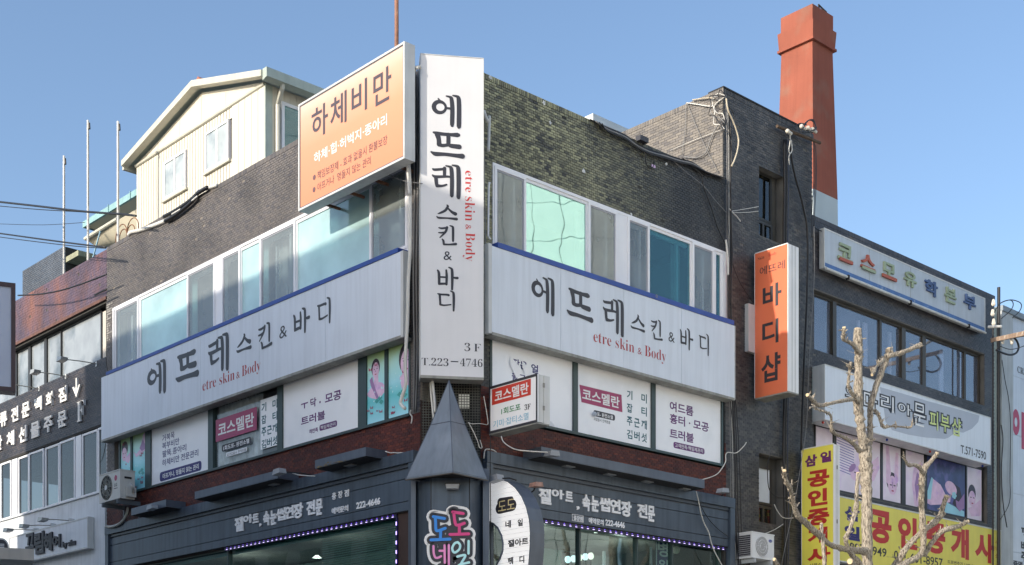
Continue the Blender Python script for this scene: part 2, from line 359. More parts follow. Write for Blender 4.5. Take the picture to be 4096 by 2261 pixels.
def solo(name, mb, m, label, cat, group=None, kind=None, sm=False):
    v = np.array(mb.v); org = (float(v[:, 0].mean()), float(v[:, 1].mean()), float(v[:, 2].min()))
    o = bpy.data.objects.new(name, mesh_of(name, mb, m, org, sm)); COL.objects.link(o); o.location = org
    if kind: o['kind'] = kind
    if label: o['label'] = label
    if cat: o['category'] = cat
    if group: o['group'] = group
    return o
def grid_wall(mb, F, u0, u1, z0, z1, holes, o0, o1):
    us = sorted({u0, u1, *[min(max(h[i], u0), u1) for h in holes for i in (0, 1)]}); zs = sorted({z0, z1, *[min(max(h[i], z0), z1) for h in holes for i in (2, 3)]})
    for za, zb in zip(zs, zs[1:]):
        zc = (za + zb) / 2; run = None
        for ua, ub in zip(us, us[1:]):
            uc = (ua + ub) / 2; inside = any(h[0] < uc < h[1] and h[2] < zc < h[3] for h in holes)
            if not inside: run = [ua, ub] if run is None else [run[0], ub]
            elif run: mb.box(F, run[0], run[1], o0, o1, za, zb); run = None
        if run: mb.box(F, run[0], run[1], o0, o1, za, zb)
def bricks(store, F, u0, u1, z0, z1, holes, off, key, bl=.105, bh=.045, j=.006, proud=.008, soldier=0, top=False, hide=None, miss=0.0):
    rows = int(round((z1 - z0 - (soldier and .10)) / bh)); hh = (z1 - z0 - (soldier and .10)) / rows
    for r in range(rows):
        za = z0 + r * hh; zc = za + hh / 2; iv = [(u0, u1)]
        for h in holes:
            if h[2] - .01 < zc < h[3] + .01:
                nv = []
                for a, b in iv:
                    if h[1] <= a or h[0] >= b: nv.append((a, b))
                    else:
                        if h[0] > a: nv.append((a, h[0]))
                        if h[1] < b: nv.append((h[1], b))
                iv = nv
        k0 = math.floor(u0 / bl) - 1; sh = bl / 2 * (r % 2)
        for a, b in iv:
            k = math.floor((a - sh) / bl); x = k * bl + sh
            while x < b:
                p, q = max(x + j / 2, a), min(x + bl - j / 2, b)
                if q - p > .02 and (not miss or random.random() > miss):
                    store.append((F, (p + q) / 2, za + j / 2 + (hh - j) / 2, q - p, hh - j, off, proud + random.uniform(-.0015, .002), key, q - p > bl - j - .001 and not (hide and hide(x, zc))))
                x += bl
    if soldier:
        x = u0
        while x < u1:
            store.append((F, x + .0225, z1 - .05, .045 - j, .10 - j, off, proud + .004, key, False)); x += .045
def lay(root, store, mats):
    """300 nearest whole bricks as objects, the rest as one joined part"""
    keys = sorted({b[7] for b in store}); full = [i for i, b in enumerate(store) if b[8]]
    full.sort(key=lambda i: (store[i][0].P(store[i][1], 0, store[i][2]) - cam.location).length); pick = set(full[:298])
    org = origin_of(root); shared = {}
    V = []; FF = []; MI = []
    q = np.array([(-1, 0, -1), (1, 0, -1), (1, 1, -1), (-1, 1, -1), (-1, 0, 1), (1, 0, 1), (1, 1, 1), (-1, 1, 1)], float)
    fs = [(0, 3, 2, 1), (4, 5, 6, 7), (1, 2, 6, 5), (2, 3, 7, 6), (3, 0, 4, 7)]
    for i, (F, u, z, w, h, off, pr, key, ok) in enumerate(store):
        if i in pick:
            if key not in shared:
                mb = MB(); W = Frame((0, 0), (1, 0)); mb.v = [(a * w / 2, -b * .009, c * h / 2) for a, b, c in q]; mb.f = [tuple(reversed(f)) for f in fs]; mb.mi = [0] * 5
                shared[key] = mesh_of('brick', mb, mats[key], (0, 0, 0))
            o = bpy.data.objects.new('brick', shared[key]); COL.objects.link(o); o.parent = root
            o.location = F.P(u, off, z) - Vector(org); o.rotation_euler = (0, 0, F.ang)
        else:
            b = len(V); P = F.P(u, off, z); d, n = F.d, F.n
            for a, bb, c in q: V.append((P.x + d.x * a * w / 2 + n.x * bb * pr, P.y + d.y * a * w / 2 + n.y * bb * pr, z + c * h / 2))
            FF.extend([tuple(b + k for k in f) for f in fs]); MI.extend([keys.index(key)] * 5)
    if V:
        mb = MB(); mb.v = V; mb.f = FF; mb.mi = MI
        o = part('brick', mb, [mats[k] for k in keys], root); o['kind'] = 'stuff'
def window(root, F, u0, u1, z0, z1, off, fm, pm, fw=.04, depth=.06, name='window', pane_off=.02, cat=None, extra=None):
    mb = MB(); 
    mb.box(F, u0, u1, off - depth, off, z1 - fw, z1); mb.box(F, u0, u1, off - depth, off, z0, z0 + fw)
    mb.box(F, u0, u0 + fw, off - depth, off, z0 + fw, z1 - fw); mb.box(F, u1 - fw, u1, off - depth, off, z0 + fw, z1 - fw)
    fr = part(name, mb, fm, root)
    p = MB().box(F, u0 + fw, u1 - fw, off - pane_off - .008, off - pane_off, z0 + fw, z1 - fw)
    part('pane', p, pm, fr)
    if extra:
        mb = MB(); a, b, c, d = u0 + fw, u1 - fw, z0 + fw, z1 - fw; g = .028; o0, o1 = off - pane_off - .006, off - pane_off + .006
        mb.box(F, a, b, o0, o1, d - g, d); mb.box(F, a, b, o0, o1, c, c + g); mb.box(F, a, a + g, o0, o1, c + g, d - g); mb.box(F, b - g, b, o0, o1, c + g, d - g)
        part('screen_frame', mb, extra, fr)
    return fr
def cable(F, off, pts, r, m, label, group='cables hanging on the facades', name='cable', sag=0, cat='cable', wob=.0):
    P = []
    for q in pts:
        o = q[2] if len(q) > 2 else off; u, z = F.at(q[0], q[1], o); P.append(tuple(F.P(u, o, z)))
    P = smooth(P, 5)
    if wob: P = [tuple(np.array(p) + rng.normal(0, wob, 3)) for p in P]
    return solo(name, MB().tube(P, r, 5), m, label, cat, group, sm=True)
# ---------------------------------------------------------------- shared materials
M = {}
M['white_pvc'] = mat('white_pvc', (.84, .84, .86), .35, .02, streak=.03)
M['green_alu'] = mat('green_alu', (.035, .06, .06), .4, .1)
M['dark_alu'] = mat('dark_alu', (.03, .028, .025), .4, .1)
M['sign_grey'] = mat('sign_grey', (.69, .74, .81), .38, .03, 1.2, streak=.09)
M['sign_pale'] = mat('sign_pale', (.72, .72, .73), .36, .02, streak=.02)
M['trim'] = mat('trim_metal', (.62, .63, .62), .4, .08, streak=.15)
M['dirty_metal'] = mat('dirty_metal', (.30, .30, .27), .55, .2, streak=.3)
M['blue'] = mat('blue_strip', (.022, .07, .32), .45, .12)
M['ink'] = mat('ink', (.035, .035, .045), .5, .05)
M['ink_fade'] = mat('ink_faded', (.05, .055, .065), .5, .12)
M['red_ink'] = mat('red_ink', (.42, .03, .03), .5, .06)
M['navy'] = mat('navy_ink', (.03, .025, .16), .5, .05)
M['purple'] = mat('purple_ink', (.13, .03, .16), .5, .15)
M['teal_ink'] = mat('teal_ink', (.03, .13, .16), .5, .1)
M['maroon'] = mat('maroon_film', (.36, .035, .12), .4, .06)
M['white_film'] = mat('white_film', (.92, .93, .95), .35, .02, col2=(.82, .84, .87), c2amt=.42, c2scale=1.2)
M['white_ink'] = mat('white_ink', (.82, .82, .82), .45, .02)
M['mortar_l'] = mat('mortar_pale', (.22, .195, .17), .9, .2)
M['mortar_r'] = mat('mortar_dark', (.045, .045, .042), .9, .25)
M['mortar_red'] = mat('mortar_red', (.05, .032, .028), .9, .2)
M['mortar_tower'] = mat('mortar_grey', (.13, .125, .115), .9, .25)
M['mortar_t'] = mat('mortar_brown', (.085, .08, .07), .9, .25)
M['fascia'] = mat('fascia_metal', (.070, .095, .13), .38, .12, 1.8, streak=.35, metal=.15, bump=.03)
M['fascia2'] = mat('canopy_metal', (.095, .115, .15), .38, .10, 2.5, streak=.15, metal=.15)
M['dark'] = mat('dark_gap', (.012, .012, .014), .7, .1)
M['concrete'] = mat('concrete', (.30, .29, .27), .85, .15, bump=.3)
M['black_cable'] = mat('black_cable', (.012, .012, .014), .45, .1)
M['grey_cable'] = mat('grey_cable', (.22, .22, .22), .5, .1)
M['white_cable'] = mat('white_cable', (.62, .61, .57), .5, .1)
M['rust'] = mat('rust_metal', (.26, .12, .06), .8, .25, 8, col2=(.10, .05, .035), c2amt=.5, c2scale=9)
M['lamp_metal'] = mat('lamp_metal', (.5, .5, .48), .35, .15, 9, metal=.4)
M['inside'] = mat('inside_wall', (.26, .33, .34), .8, .05)
M['curtain'] = mat('curtain', (.55, .57, .57), .8, .1, 3)
BM = {
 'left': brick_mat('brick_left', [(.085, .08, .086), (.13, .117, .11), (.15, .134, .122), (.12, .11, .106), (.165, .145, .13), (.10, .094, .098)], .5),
 'right': brick_mat('brick_right', [(.022, .024, .028), (.05, .05, .05), (.035, .037, .042), (.062, .06, .056), (.04, .04, .042)], .45, green_light=((.36, .355, .21), .5, 3.1), stain=.35),  # green light thrown back from opposite glass, painted into the tile colour
 'red': brick_mat('brick_red', [(.045, .012, .012), (.10, .022, .016), (.065, .016, .014), (.15, .034, .018), (.055, .014, .012)], .6),
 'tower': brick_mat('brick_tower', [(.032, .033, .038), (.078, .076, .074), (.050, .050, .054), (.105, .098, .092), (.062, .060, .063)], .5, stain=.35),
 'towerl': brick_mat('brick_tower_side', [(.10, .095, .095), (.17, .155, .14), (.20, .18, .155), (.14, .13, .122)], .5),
 'rb': brick_mat('brick_office', [(.035, .036, .043), (.065, .06, .066), (.05, .048, .055), (.085, .078, .08)], .45, stain=.3),
 'lb': brick_mat('brick_left_house', [(.032, .033, .042), (.062, .056, .06), (.045, .043, .052), (.085, .072, .068)], .45, stain=.4),
 'rusty': brick_mat('tile_rusty', [(.085, .055, .080), (.125, .078, .105), (.10, .064, .095), (.13, .075, .085)], .45, stain=.35, spec=.5, blotch=(.20, .082, .055)),
}
G_TEAL = glass('glass_teal', (.60, .86, .88), .10, .68, (.60, .84, .84), .15)
G_TEALR = glass('glass_teal_mirror', (.30, .72, .62), .55, .30, (.1, .45, .4), .16, (.64, .95, .86))
G_TEALD = glass('glass_teal_dark', (.25, .55, .58), .10, .30, (.06, .24, .29), .1)
G_SCREEN = glass('glass_screen', (.60, .68, .68), .08, .40, (.42, .46, .44), .08)
G_DARK = glass('glass_dark', (.35, .35, .33), .09, .12, (.06, .06, .05), .15)
G_BLUE = glass('glass_sky', (.66, .70, .8), .13, .35, (.28, .33, .44), .1)
G_CLEAR = glass('glass_clear', (.82, .86, .86), .04, .05, (.3, .3, .3), .05)
G_SHOP = glass('glass_shop', (.52, .72, .70), .12, .10, (.03, .09, .09), .1)
G_MIST = mat('frosted_glass', (.44, .49, .50), .15, .14, 2, col2=(.24, .29, .32), c2amt=.5, c2scale=2.2)

def ab(a, b):  # plan position: a along the right street, b along the left street, from the corner
    p = L.P(-b, -a, 0); return (p.x, p.y)
# ---------------------------------------------------------------- ground and pavements
solo('ground', MB().foot([(-400, -300), (400, -300), (400, 500), (-400, 500)], -.4, -.02), mat('ground', (.30, .29, .28), .9, .2), 'grey ground sheet reaching out to the horizon', None, kind='structure')
rd = MB(); rd.foot([(L.P(-80, 16, 0).x, L.P(-80, 16, 0).y), (L.P(40, 16, 0).x, L.P(40, 16, 0).y), (L.P(40, 2.6, 0).x, L.P(40, 2.6, 0).y), (L.P(-80, 2.6, 0).x, L.P(-80, 2.6, 0).y)], -.019, -.012)
solo('road', rd, mat('asphalt', (.05, .05, .052), .9, .15, bump=.3), 'dark asphalt street below the corner building', None, kind='structure')
pv = MB(); pv.box(L, -60, 2, .02, 2.6, -.01, .12); pv.box(R, -.6, 60, .02, 3.9, -.01, .121)
solo('pavement', pv, mat('pavement', (.38, .36, .33), .85, .15, 6), 'pale pavement in front of the shops', None, kind='structure')

# ================================================================= corner building
A = thing('corner_building', 'dark tiled three storey corner building with white sliding windows and two long grey shop signs', 'building', (*ab(.2, .2), 0))
uL0 = -11.62; uL1 = -.62; uR0 = .76; uR1 = 7.13
zH, z3, z2t, z2b, zF, zP = 11.17, 9.70, 8.30, 6.95, 6.37, 12.58
holesL = [(L.u(455), L.u(1641), z3, zH), (L.u(459), L.u(1641), z2b, z2t)]
holesR = [(R.u(1967), R.u(2903), z3, zH), (R.u(1963), R.u(2897), z2b, z2t)]
shopL = (L.u(470), L.u(1592), .4, 5.40); shopR = (R.u(1960), R.u(2897), .4, 5.40)
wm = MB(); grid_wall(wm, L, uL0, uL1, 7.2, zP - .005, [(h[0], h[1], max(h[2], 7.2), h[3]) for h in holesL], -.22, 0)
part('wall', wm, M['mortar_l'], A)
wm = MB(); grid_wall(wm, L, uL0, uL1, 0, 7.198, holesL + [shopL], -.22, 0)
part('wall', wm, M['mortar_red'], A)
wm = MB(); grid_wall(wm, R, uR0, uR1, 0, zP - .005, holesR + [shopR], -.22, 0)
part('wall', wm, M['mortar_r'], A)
cA = L.P(uL1, 0, 0); cB = R.P(uR0, 0, 0)
CH = Frame((cA.x, cA.y), (cB.x - cA.x, cB.y - cA.y)); cw = (cB - cA).length
wm = MB().box(CH, .0, cw, -.2, -.03, 0, 6.3); wm.box(CH, 0, cw, -.2, -.03, 7.95, zP - .01)
part('wall', wm, M['mortar_r'], A)
wm = MB()
wm.foot([ab(11.3, 11.55), ab(.1, 11.55), ab(.1, 11.35), ab(11.3, 11.35)], 0, 12.4)
fp = [ab(.21, 11.3), ab(.21, .9), ab(.9, .21), ab(7.0, .21), ab(7.0, 8.0), ab(7.0, 11.3)]
for z in (5.55, 8.62, 12.02): wm.foot(fp, z, z + .14)
part('floor_slab', wm, M['concrete'], A)
wm = MB(); 
wm.foot([ab(3.4, 3.2), ab(3.4, 11.3), ab(3.5, 11.3), ab(3.5, 3.2)], 2.6, 12.0); wm.foot([ab(3.4, 3.1), ab(7.0, 3.1), ab(7.0, 3.2), ab(3.4, 3.2)], 2.6, 12.0)
part('partition', wm, M['inside'], A)
# bricks
S = []
def hideR(u, z): return u < 1.0 or 8.3 < z < 9.9
def hideL(u, z): return u > -.7 or 8.3 < z < 9.8 or (-3.2 < u < -.4 and z > 10.8)
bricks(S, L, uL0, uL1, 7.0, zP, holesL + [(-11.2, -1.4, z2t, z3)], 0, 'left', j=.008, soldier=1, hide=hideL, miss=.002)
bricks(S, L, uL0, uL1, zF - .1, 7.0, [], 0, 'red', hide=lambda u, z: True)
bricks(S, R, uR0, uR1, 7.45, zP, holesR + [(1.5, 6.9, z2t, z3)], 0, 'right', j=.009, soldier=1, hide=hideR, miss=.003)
bricks(S, R, uR0, uR1, zF - .1, 7.45, holesR, 0, 'red', hide=lambda u, z: True)
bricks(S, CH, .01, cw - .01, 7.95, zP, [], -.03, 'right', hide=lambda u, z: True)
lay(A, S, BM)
# lattice of the vent at the cut corner, with the dark shaft behind it
va = MB().box(CH, .0, cw, -.9, -.85, 6.2, 8.0); part('shaft_wall', va, M['dark'], A)
va = MB(); nx = 22
for i in range(nx + 1): va.box(CH, i * cw / nx - .005, i * cw / nx + .005, -.04, -.025, 6.3, 7.95)
for i in range(38): va.box(CH, 0, cw, -.026, -.018, 6.3 + i * .044, 6.31 + i * .044)
part('vent_mesh', va, mat('vent_metal', (.10, .10, .085), .6, .3, 6), A)
va = MB().box(CH, .62, .80, -.20, -.16, 7.12, 7.34); part('shaft_window', va, emit('glowing_pane', (.55, .55, .5), .25), A)  # pane given a glow of its own for the light showing through
SFM = mat('screen_frame', (.34, .35, .39), .4, .05)
# window bands: outer trims
def trims(F, u0, u1, z0, z1, fm, o=.03, w=.05, parent=A):
    mb = MB(); mb.box(F, u0, u1, -.12, o, z1 - w, z1); mb.box(F, u0, u1, -.12, o, z0, z0 + w); mb.box(F, u0, u0 + w, -.12, o, z0 + w, z1 - w); mb.box(F, u1 - w, u1, -.12, o, z0 + w, z1 - w)
    return part('window_frame', mb, fm, parent)
def curtain(F, u0, u1, z0, z1, off, m, parent, amp=.03, n=26):
    mb = MB(); top = []; bot = []
    for i in range(n + 1):
        u = u0 + (u1 - u0) * i / n; o = off + amp * math.sin(i * 1.9) + random.uniform(-.008, .008)
        top.append(F.P(u, o, z1)); bot.append(F.P(u, o * 1.0 + amp * .4 * math.sin(i), z0))
    mb.add(top + bot, [(i, i + 1, n + 2 + i, n + 1 + i) for i in range(n)])
    return part('curtain', mb, m, parent, sm=True)
trims(L, holesL[0][0], holesL[0][1], z3, zH - .01, M['white_pvc'])
LW = [(466, 560, 's'), (560, 761, 't'), (755, 866, 's'), (893, 967, 's'), (962, 1046, 't'), (1047, 1188, 's'), (1184, 1487, 't'), (1487, 1636, 's')]
for i, (a, b, k) in enumerate(LW):
    o = .045 if k == 's' else .01
    window(A, L, L.u(a), L.u(b), z3 + .05, zH - .06, o, M['white_pvc'], {'s': G_SCREEN, 't': G_TEAL}[k], fw=.045 if k == 's' else .06, extra=SFM if k == 's' else None)
mb = MB().box(L, L.u(866), L.u(893), -.1, .025, z3 + .05, zH - .06); part('mullion', mb, M['white_pvc'], A)
curtain(L, L.u(466), L.u(530), z3 + .1, zH - .05, -.28, mat('curtain_mauve', (.24, .21, .27), .8, .2), A, .03, 20)
curtain(L, L.u(1050), L.u(1100), z3 + .1, zH - .05, -.28, M['curtain'], A, .02, 12)
for a, b in ((500, 506), (618, 626), (650, 655), (1076, 1080)): part('window_rail', MB().box(L, L.u(a), L.u(b), -.2, -.15, z3 + .1, zH - .25), M['white_pvc'], A)
# what shows behind the glass: aqua panels added to brighten the panes, inner sashes, half drawn curtains
AQB = mat('aqua_backing', (.62, .78, .78), .7, .06, 2); SHR = mat('sheer_grey', (.42, .46, .47), .8, .15, 5)
def behind(F, a, b, kind, seed):
    r = random.Random(seed); u0, u1 = F.u(a) + .05, F.u(b) - .05; w = u1 - u0
    if kind == 'blind': part('aqua_backing', MB().box(F, u0, u1, -.20, -.19, z3 + .05 + (zH - z3) * r.choice((0, .0, .1)), zH - .05), AQB, A); part('window_rail', MB().box(F, u0 + w * .1, u0 + w * .1 + .05, -.12, -.08, z3 + .05, zH - .1), M['white_pvc'], A)
    else:
        k = u0 + w * r.uniform(.62, .78)
        mb = MB(); mb.box(F, k, k + .05, -.12, -.07, z3 + .06, zH - .1); mb.box(F, u0, u1, -.12, -.07, zH - .16, zH - .1); part('inner_sash', mb, M['white_pvc'], A)
        curtain(F, k + .06, u1 + .02, z3 + .06, zH - .1, -.26, SHR, A, .02, 10)
        if r.random() < .6: curtain(F, u0 - .02, u0 + w * r.uniform(.2, .5), z3 + .06, zH - .1, -.34, SHR, A, .03, 12)
for i, (a, b, k) in enumerate(LW): behind(L, a, b, 'blind' if k == 't' else 'sash', i)
trims(R, holesR[0][0], holesR[0][1], z3, zH - .01, M['white_pvc'])
RW = [(1973, 2098, 's'), (2095, 2350, 'm'), (2348, 2463, 's'), (2505, 2592, 's'), (2588, 2766, 'd'), (2764, 2850, 's'), (2856, 2886, 'd')]
for a, b, k in RW:
    o = .045 if k == 's' else .01
    window(A, R, R.u(a), R.u(b), z3 + .05, zH - .06, o, M['white_pvc'], {'s': G_SCREEN, 'm': G_TEALR, 'd': G_TEALD}[k], fw=.045 if k == 's' else .05, extra=SFM if k == 's' else None)
for i, (a, b, k) in enumerate(RW):
    if k != 'm' and b - a > 40: behind(R, a, b, 'sash', 20 + i)
for a, b in ((2463, 2505), (2886, 2900)): part('mullion', MB().box(R, R.u(a), R.u(b), -.1, .025, z3 + .05, zH - .06), M['white_pvc'], A)
# sealant run and lintel soffit over the windows
part('lintel', MB().box(L, holesL[0][0], holesL[0][1], -.2, -.10, zH - .03, zH + .02), M['concrete'], A)
part('lintel', MB().box(R, holesR[0][0], holesR[0][1], -.2, -.10, zH - .03, zH + .02), M['concrete'], A)
# second floor frames
def grid_frame(F, us, z0, z1, fm, w=.045, o=.02, d=.12, parent=A):
    mb = MB(); mb.box(F, us[0][0] - w, us[-1][1] + w, o - d, o, z1, z1 + w); mb.box(F, us[0][0] - w, us[-1][1] + w, o - d, o + .03, z0 - w, z0)
    x = us[0][0] - w
    for a, b in us: mb.box(F, x, a, o - d, o, z0, z1); x = b
    mb.box(F, x, x + w, o - d, o, z0, z1)
    return part('window_frame', mb, fm, parent)
L2 = [(482, 524), (530, 583), (605, 835), (855, 1112), (1132, 1435), (1468, 1541), (1553, 1637)]
us2 = [(L.u(a), L.u(b)) for a, b in L2]
fr2 = grid_frame(L, us2, 7.02, 8.26, M['green_alu'])
for u0, u1 in us2: part('pane', MB().box(L, u0, u1, -.035, -.03, 7.02, 8.26), G_CLEAR, fr2)
R2 = [(1966, 2291), (2309, 2604), (2620, 2884)]
us2r = [(R.u(a), R.u(b)) for a, b in R2]
fr2r = grid_frame(R, us2r, 7.02, 8.26, M['green_alu'])
for u0, u1 in us2r: part('pane', MB().box(R, u0, u1, -.035, -.03, 7.02, 8.26), G_SHOP, fr2r)
curtain(L, L.u(858), L.u(1026), 7.03, 8.25, -.12, mat('curtain_sheer', (.62, .65, .66), .8, .25, 6), A, .045, 46)
# downstairs shop front: cornice, fascia boards with grooves, posts
for F, u0, u1 in ((L, -11.5, -.66), (R, .80, 7.28)):
    tag = []
    mb = MB(); mb.box(F, u0, u1, .0, .12, 6.19, 6.375); part('cornice', mb, M['fascia'], A)
    mb = MB(); mb.box(F, u0 + .02, u1 - .02, .0, .07, 6.13, 6.187); mb.box(F, u0 + .02, u1 - .02, .0, .04, 6.10, 6.128); part('moulding', mb, mat('fascia_shadow', (.05, .065, .09), .4, .1), A)
    for za, zb in ((5.955, 6.097), (5.585, 5.943), (5.43, 5.573)): part('fascia_board', MB().box(F, u0 + .05, u1 - .05, 0, .06, za, zb), M['fascia'], A)
    part('fascia_backing', MB().box(F, u0 + .05, u1 - .05, -.1, .03, 5.41, 6.1), M['dark'], A)
    for a in (u0, u1 - .14): part('post', MB().box(F, a, a + .14, 0, .11, .12, 6.185), M['fascia'], A)
for F, (a, b, z0, z1), ms in ((L, shopL, (900, 1575)), (R, shopR, (2330, 2560, 2700))):
    us = [a + .12] + [F.u(m) for m in ms if a < F.u(m) < b] + [b - .04]
    mb = MB(); mb.box(F, a, b, -.18, -.05, z1 - .03, z1 + .02)
    for q in us: mb.box(F, q - .02, q + .02, -.16, -.06, z0, z1 - .03)
    fr = part('shop_window', mb, M['green_alu'], A)
    for p, q in zip(us, us[1:]): part('pane', MB().box(F, p + .02, q - .02, -.12, -.11, z0, z1 - .03), G_SHOP, fr)
    mb = MB(); mb.box(F, a + .1, b - .1, -2.9, -2.85, .2, 5.5); part('shop_wall', mb, mat('shop_wall', (.30, .38, .36), .7, .15), A)
# venetian blind in the left shop window, slat by slat
ub0, ub1 = L.u(1255), L.u(1573)
for i in range(26): part('blind_slat', MB().hex([L.P(ub0, -.2, 5.28 - i * .04), L.P(ub1, -.2, 5.28 - i * .04), L.P(ub1, -.17, 5.292 - i * .04), L.P(ub0, -.17, 5.292 - i * .04)], [L.P(ub0, -.2, 5.282 - i * .04), L.P(ub1, -.2, 5.282 - i * .04), L.P(ub1, -.17, 5.294 - i * .04), L.P(ub0, -.17, 5.294 - i * .04)]), mat('blind', (.55, .66, .60), .5, .05), A)
part('valance', MB().box(L, shopL[0] + .1, ub1, -.17, -.15, 5.29, 5.37), mat('valance', (.16, .30, .29), .5, .1), A)
# purple-white light strips along the shop windows
EM = emit('led_white', (.66, .54, 1), 1.3); EV = emit('led_violet', (.22, .10, 1), 1.0)
def led(F, pts, label, vert=False):
    t = thing('light_strip', label, 'light strip', tuple(F.P(pts[0][0], .05, pts[0][1])), 'dotted violet light strips round the shop windows')
    (ua, za), (ub, zb) = pts; n = int(max(abs(ub - ua), abs(zb - za)) / .145)
    b = MB(); w = MB(); s = MB()
    for i in range(n):
        u = ua + (ub - ua) * (i + .5) / n; z = za + (zb - za) * (i + .5) / n
        if vert: w.box(F, u - .006, u + .006, .03, .038, z - .03, z + .03); s.box(F, u - .016, u + .012, .028, .03, z - .03, z + .03)
        else: w.box(F, u - .022, u + .022, .03, .038, z - .004, z + .004); s.box(F, u - .015, u + .015, .028, .03, z + .028, z + .034)
    b.box(F, min(ua, ub) - .02, max(ua, ub) + .02, .0, .028, min(za, zb) - .02, max(za, zb) + (.05 if not vert else .02))
    part('backing_tape', b, mat('led_tape', (.01, .006, .05), .4, .1), t); part('diode', w, EM, t)['kind'] = 'stuff'; part('glow_dot', s, EV, t)['kind'] = 'stuff'
led(L, ((L.u(905), 5.37), (L.u(1588), 5.37)), 'dotted violet light strip under the fascia left of the corner column')
led(L, ((L.u(1591), 5.33), (L.u(1591), 3.6)), 'dotted violet light strip running down beside the blind', True)
led(R, ((R.u(2168), 5.37), (R.u(2897), 5.37)), 'dotted violet light strip under the fascia right of the round white sign')
# lights inside the shop
def cone_lamp(px, py, F, off, label, r=.05):
    u, z = F.at(px, py, off); mb = MB()
    mb.hex([F.P(u + r * math.cos(t), off + r * math.sin(t), z) for t in np.linspace(0, 2 * math.pi, 12, False)], [F.P(u + .3 * r * math.cos(t), off + .3 * r * math.sin(t), z + r * .55) for t in np.linspace(0, 2 * math.pi, 12, False)])
    solo('ceiling_light', mb, emit('lamp_warm', (1, .95, .85), 2.5), label, 'light', 'lamps lit inside the nail shop')
cone_lamp(1268, 2232, L, -1.2, 'bright lamp lit behind the venetian blind left of the column', .09)
cone_lamp(1512, 2098, L, -.9, 'small spot lit at the right end of the blind', .035)
cone_lamp(912, 2216, L, -.9, 'small spot lit below the left end of the violet lights', .04)
cone_lamp(2385, 2131, R, -.8, 'small spot lit behind the glass under the shop phone number', .045)
for i, (x, y) in enumerate(((2269, 2239), (2292, 2236), (2316, 2231), (2339, 2228), (2361, 2225))):
    u, z = R.at(x, y, -.9); mb = MB().disc(R, u, z, .065, .065, -.9, 16, .03)
    solo('mirror_bulb', mb, emit('bulb_' + ('cool' if i in (0, 1, 3) else 'warm'), (.8, .95, 1) if i in (0, 1, 3) else (1, .93, .75), 1.1), '%s of the five round mirror bulbs behind the right shop glass' % ('leftmost', 'second from the left', 'middle one', 'fourth from the left', 'rightmost')[i], 'bulb', 'row of round mirror bulbs')
part('mirror', MB().box(R, R.u(2250, -.93), R.u(2366, -.93), -.96, -.93, 4.0, R.z(2300, 2212, -.93)), M['dark'], A)
for nm, (lu, lo_, lz, F_) in {'left': (-4.5, -1.2, 5.0, L), 'left_end': (-8.0, -1.2, 5.0, L), 'right': (3.2, -1.2, 5.0, R), 'right_end': (5.6, -1.4, 5.0, R)}.items():
    pl = bpy.data.lights.new('shop_light', 'POINT'); pl.energy = 9; pl.color = (1, .95, .85); pl.shadow_soft_size = .12
    po = bpy.data.objects.new('shop_light', pl); po.location = F_.P(lu, lo_, lz); COL.objects.link(po)
# banner mirrored from across the street, built behind the glass, and the globe
u0, u1 = R.u(2624, -.3), R.u(2681, -.3); ztop = R.z(2650, 2155, -.3)
bn = thing('mirrored_banner', 'dark blue banner with white letters hanging behind the right shop glass', 'banner', tuple(R.P(u0, -.3, 3.2)))
part('cloth', MB().box(R, u0, u1, -.31, -.30, 3.2, ztop), M['navy'], bn)
mb = MB(); mb.box(R, u0, u0 + .025, -.299, -.296, 3.2, ztop); mb.box(R, u1 - .025, u1, -.299, -.296, 3.2, ztop)
mb.text(R, '병', u0 + .05, u1 - .06, R.z(2650, 2228, -.3), R.z(2650, 2168, -.3), -.295, 0, .03); mb.text(R, '원', u0 + .05, u1 - .06, R.z(2650, 2292, -.3), R.z(2650, 2238, -.3), -.295, 0, .03)
part('lettering', mb, M['white_ink'], bn)
def ball(mb, c, r, n=10):
    vs = [Vector((0, 0, -r))]; fs = []
    for i in range(1, n):
        for k in range(n * 2 - 4): a = math.pi * i / n; t = 2 * math.pi * k / (2 * n - 4); vs.append(Vector((r * math.sin(a) * math.cos(t), r * math.sin(a) * math.sin(t), -r * math.cos(a))))
    vs.append(Vector((0, 0, r))); m = 2 * n - 4
    fs = [(0, 1 + (k + 1) % m, 1 + k) for k in range(m)] + [(1 + i * m + k, 1 + i * m + (k + 1) % m, 1 + (i + 1) * m + (k + 1) % m, 1 + (i + 1) * m + k) for i in range(n - 2) for k in range(m)] + [(len(vs) - 1, 1 + (n - 2) * m + k, 1 + (n - 2) * m + (k + 1) % m) for k in range(m)]
    return mb.add([v + Vector(c) for v in vs], fs)
u, z = R.at(2705, 2201, -.5)
solo('globe_lamp', ball(MB(), R.P(u, -.5, z), .075), mat('globe', (.62, .58, .48), .4, .1), 'cream globe lamp behind the right shop glass beside the blue banner', 'lamp', sm=True)
for px, w, m in ((2601, .035, 'white_pvc'), (2412, .05, 'white_pvc')):
    solo('display_post', MB().box(R, R.u(px, -.4), R.u(px, -.4) + w, -.42, -.38, 2.6, 5.1 if px < 2500 else 5.3), M[m], 'white upright post %s' % ('left of the blue banner in the shop' if px > 2500 else 'right of the round mirror bulbs in the shop'), 'post')

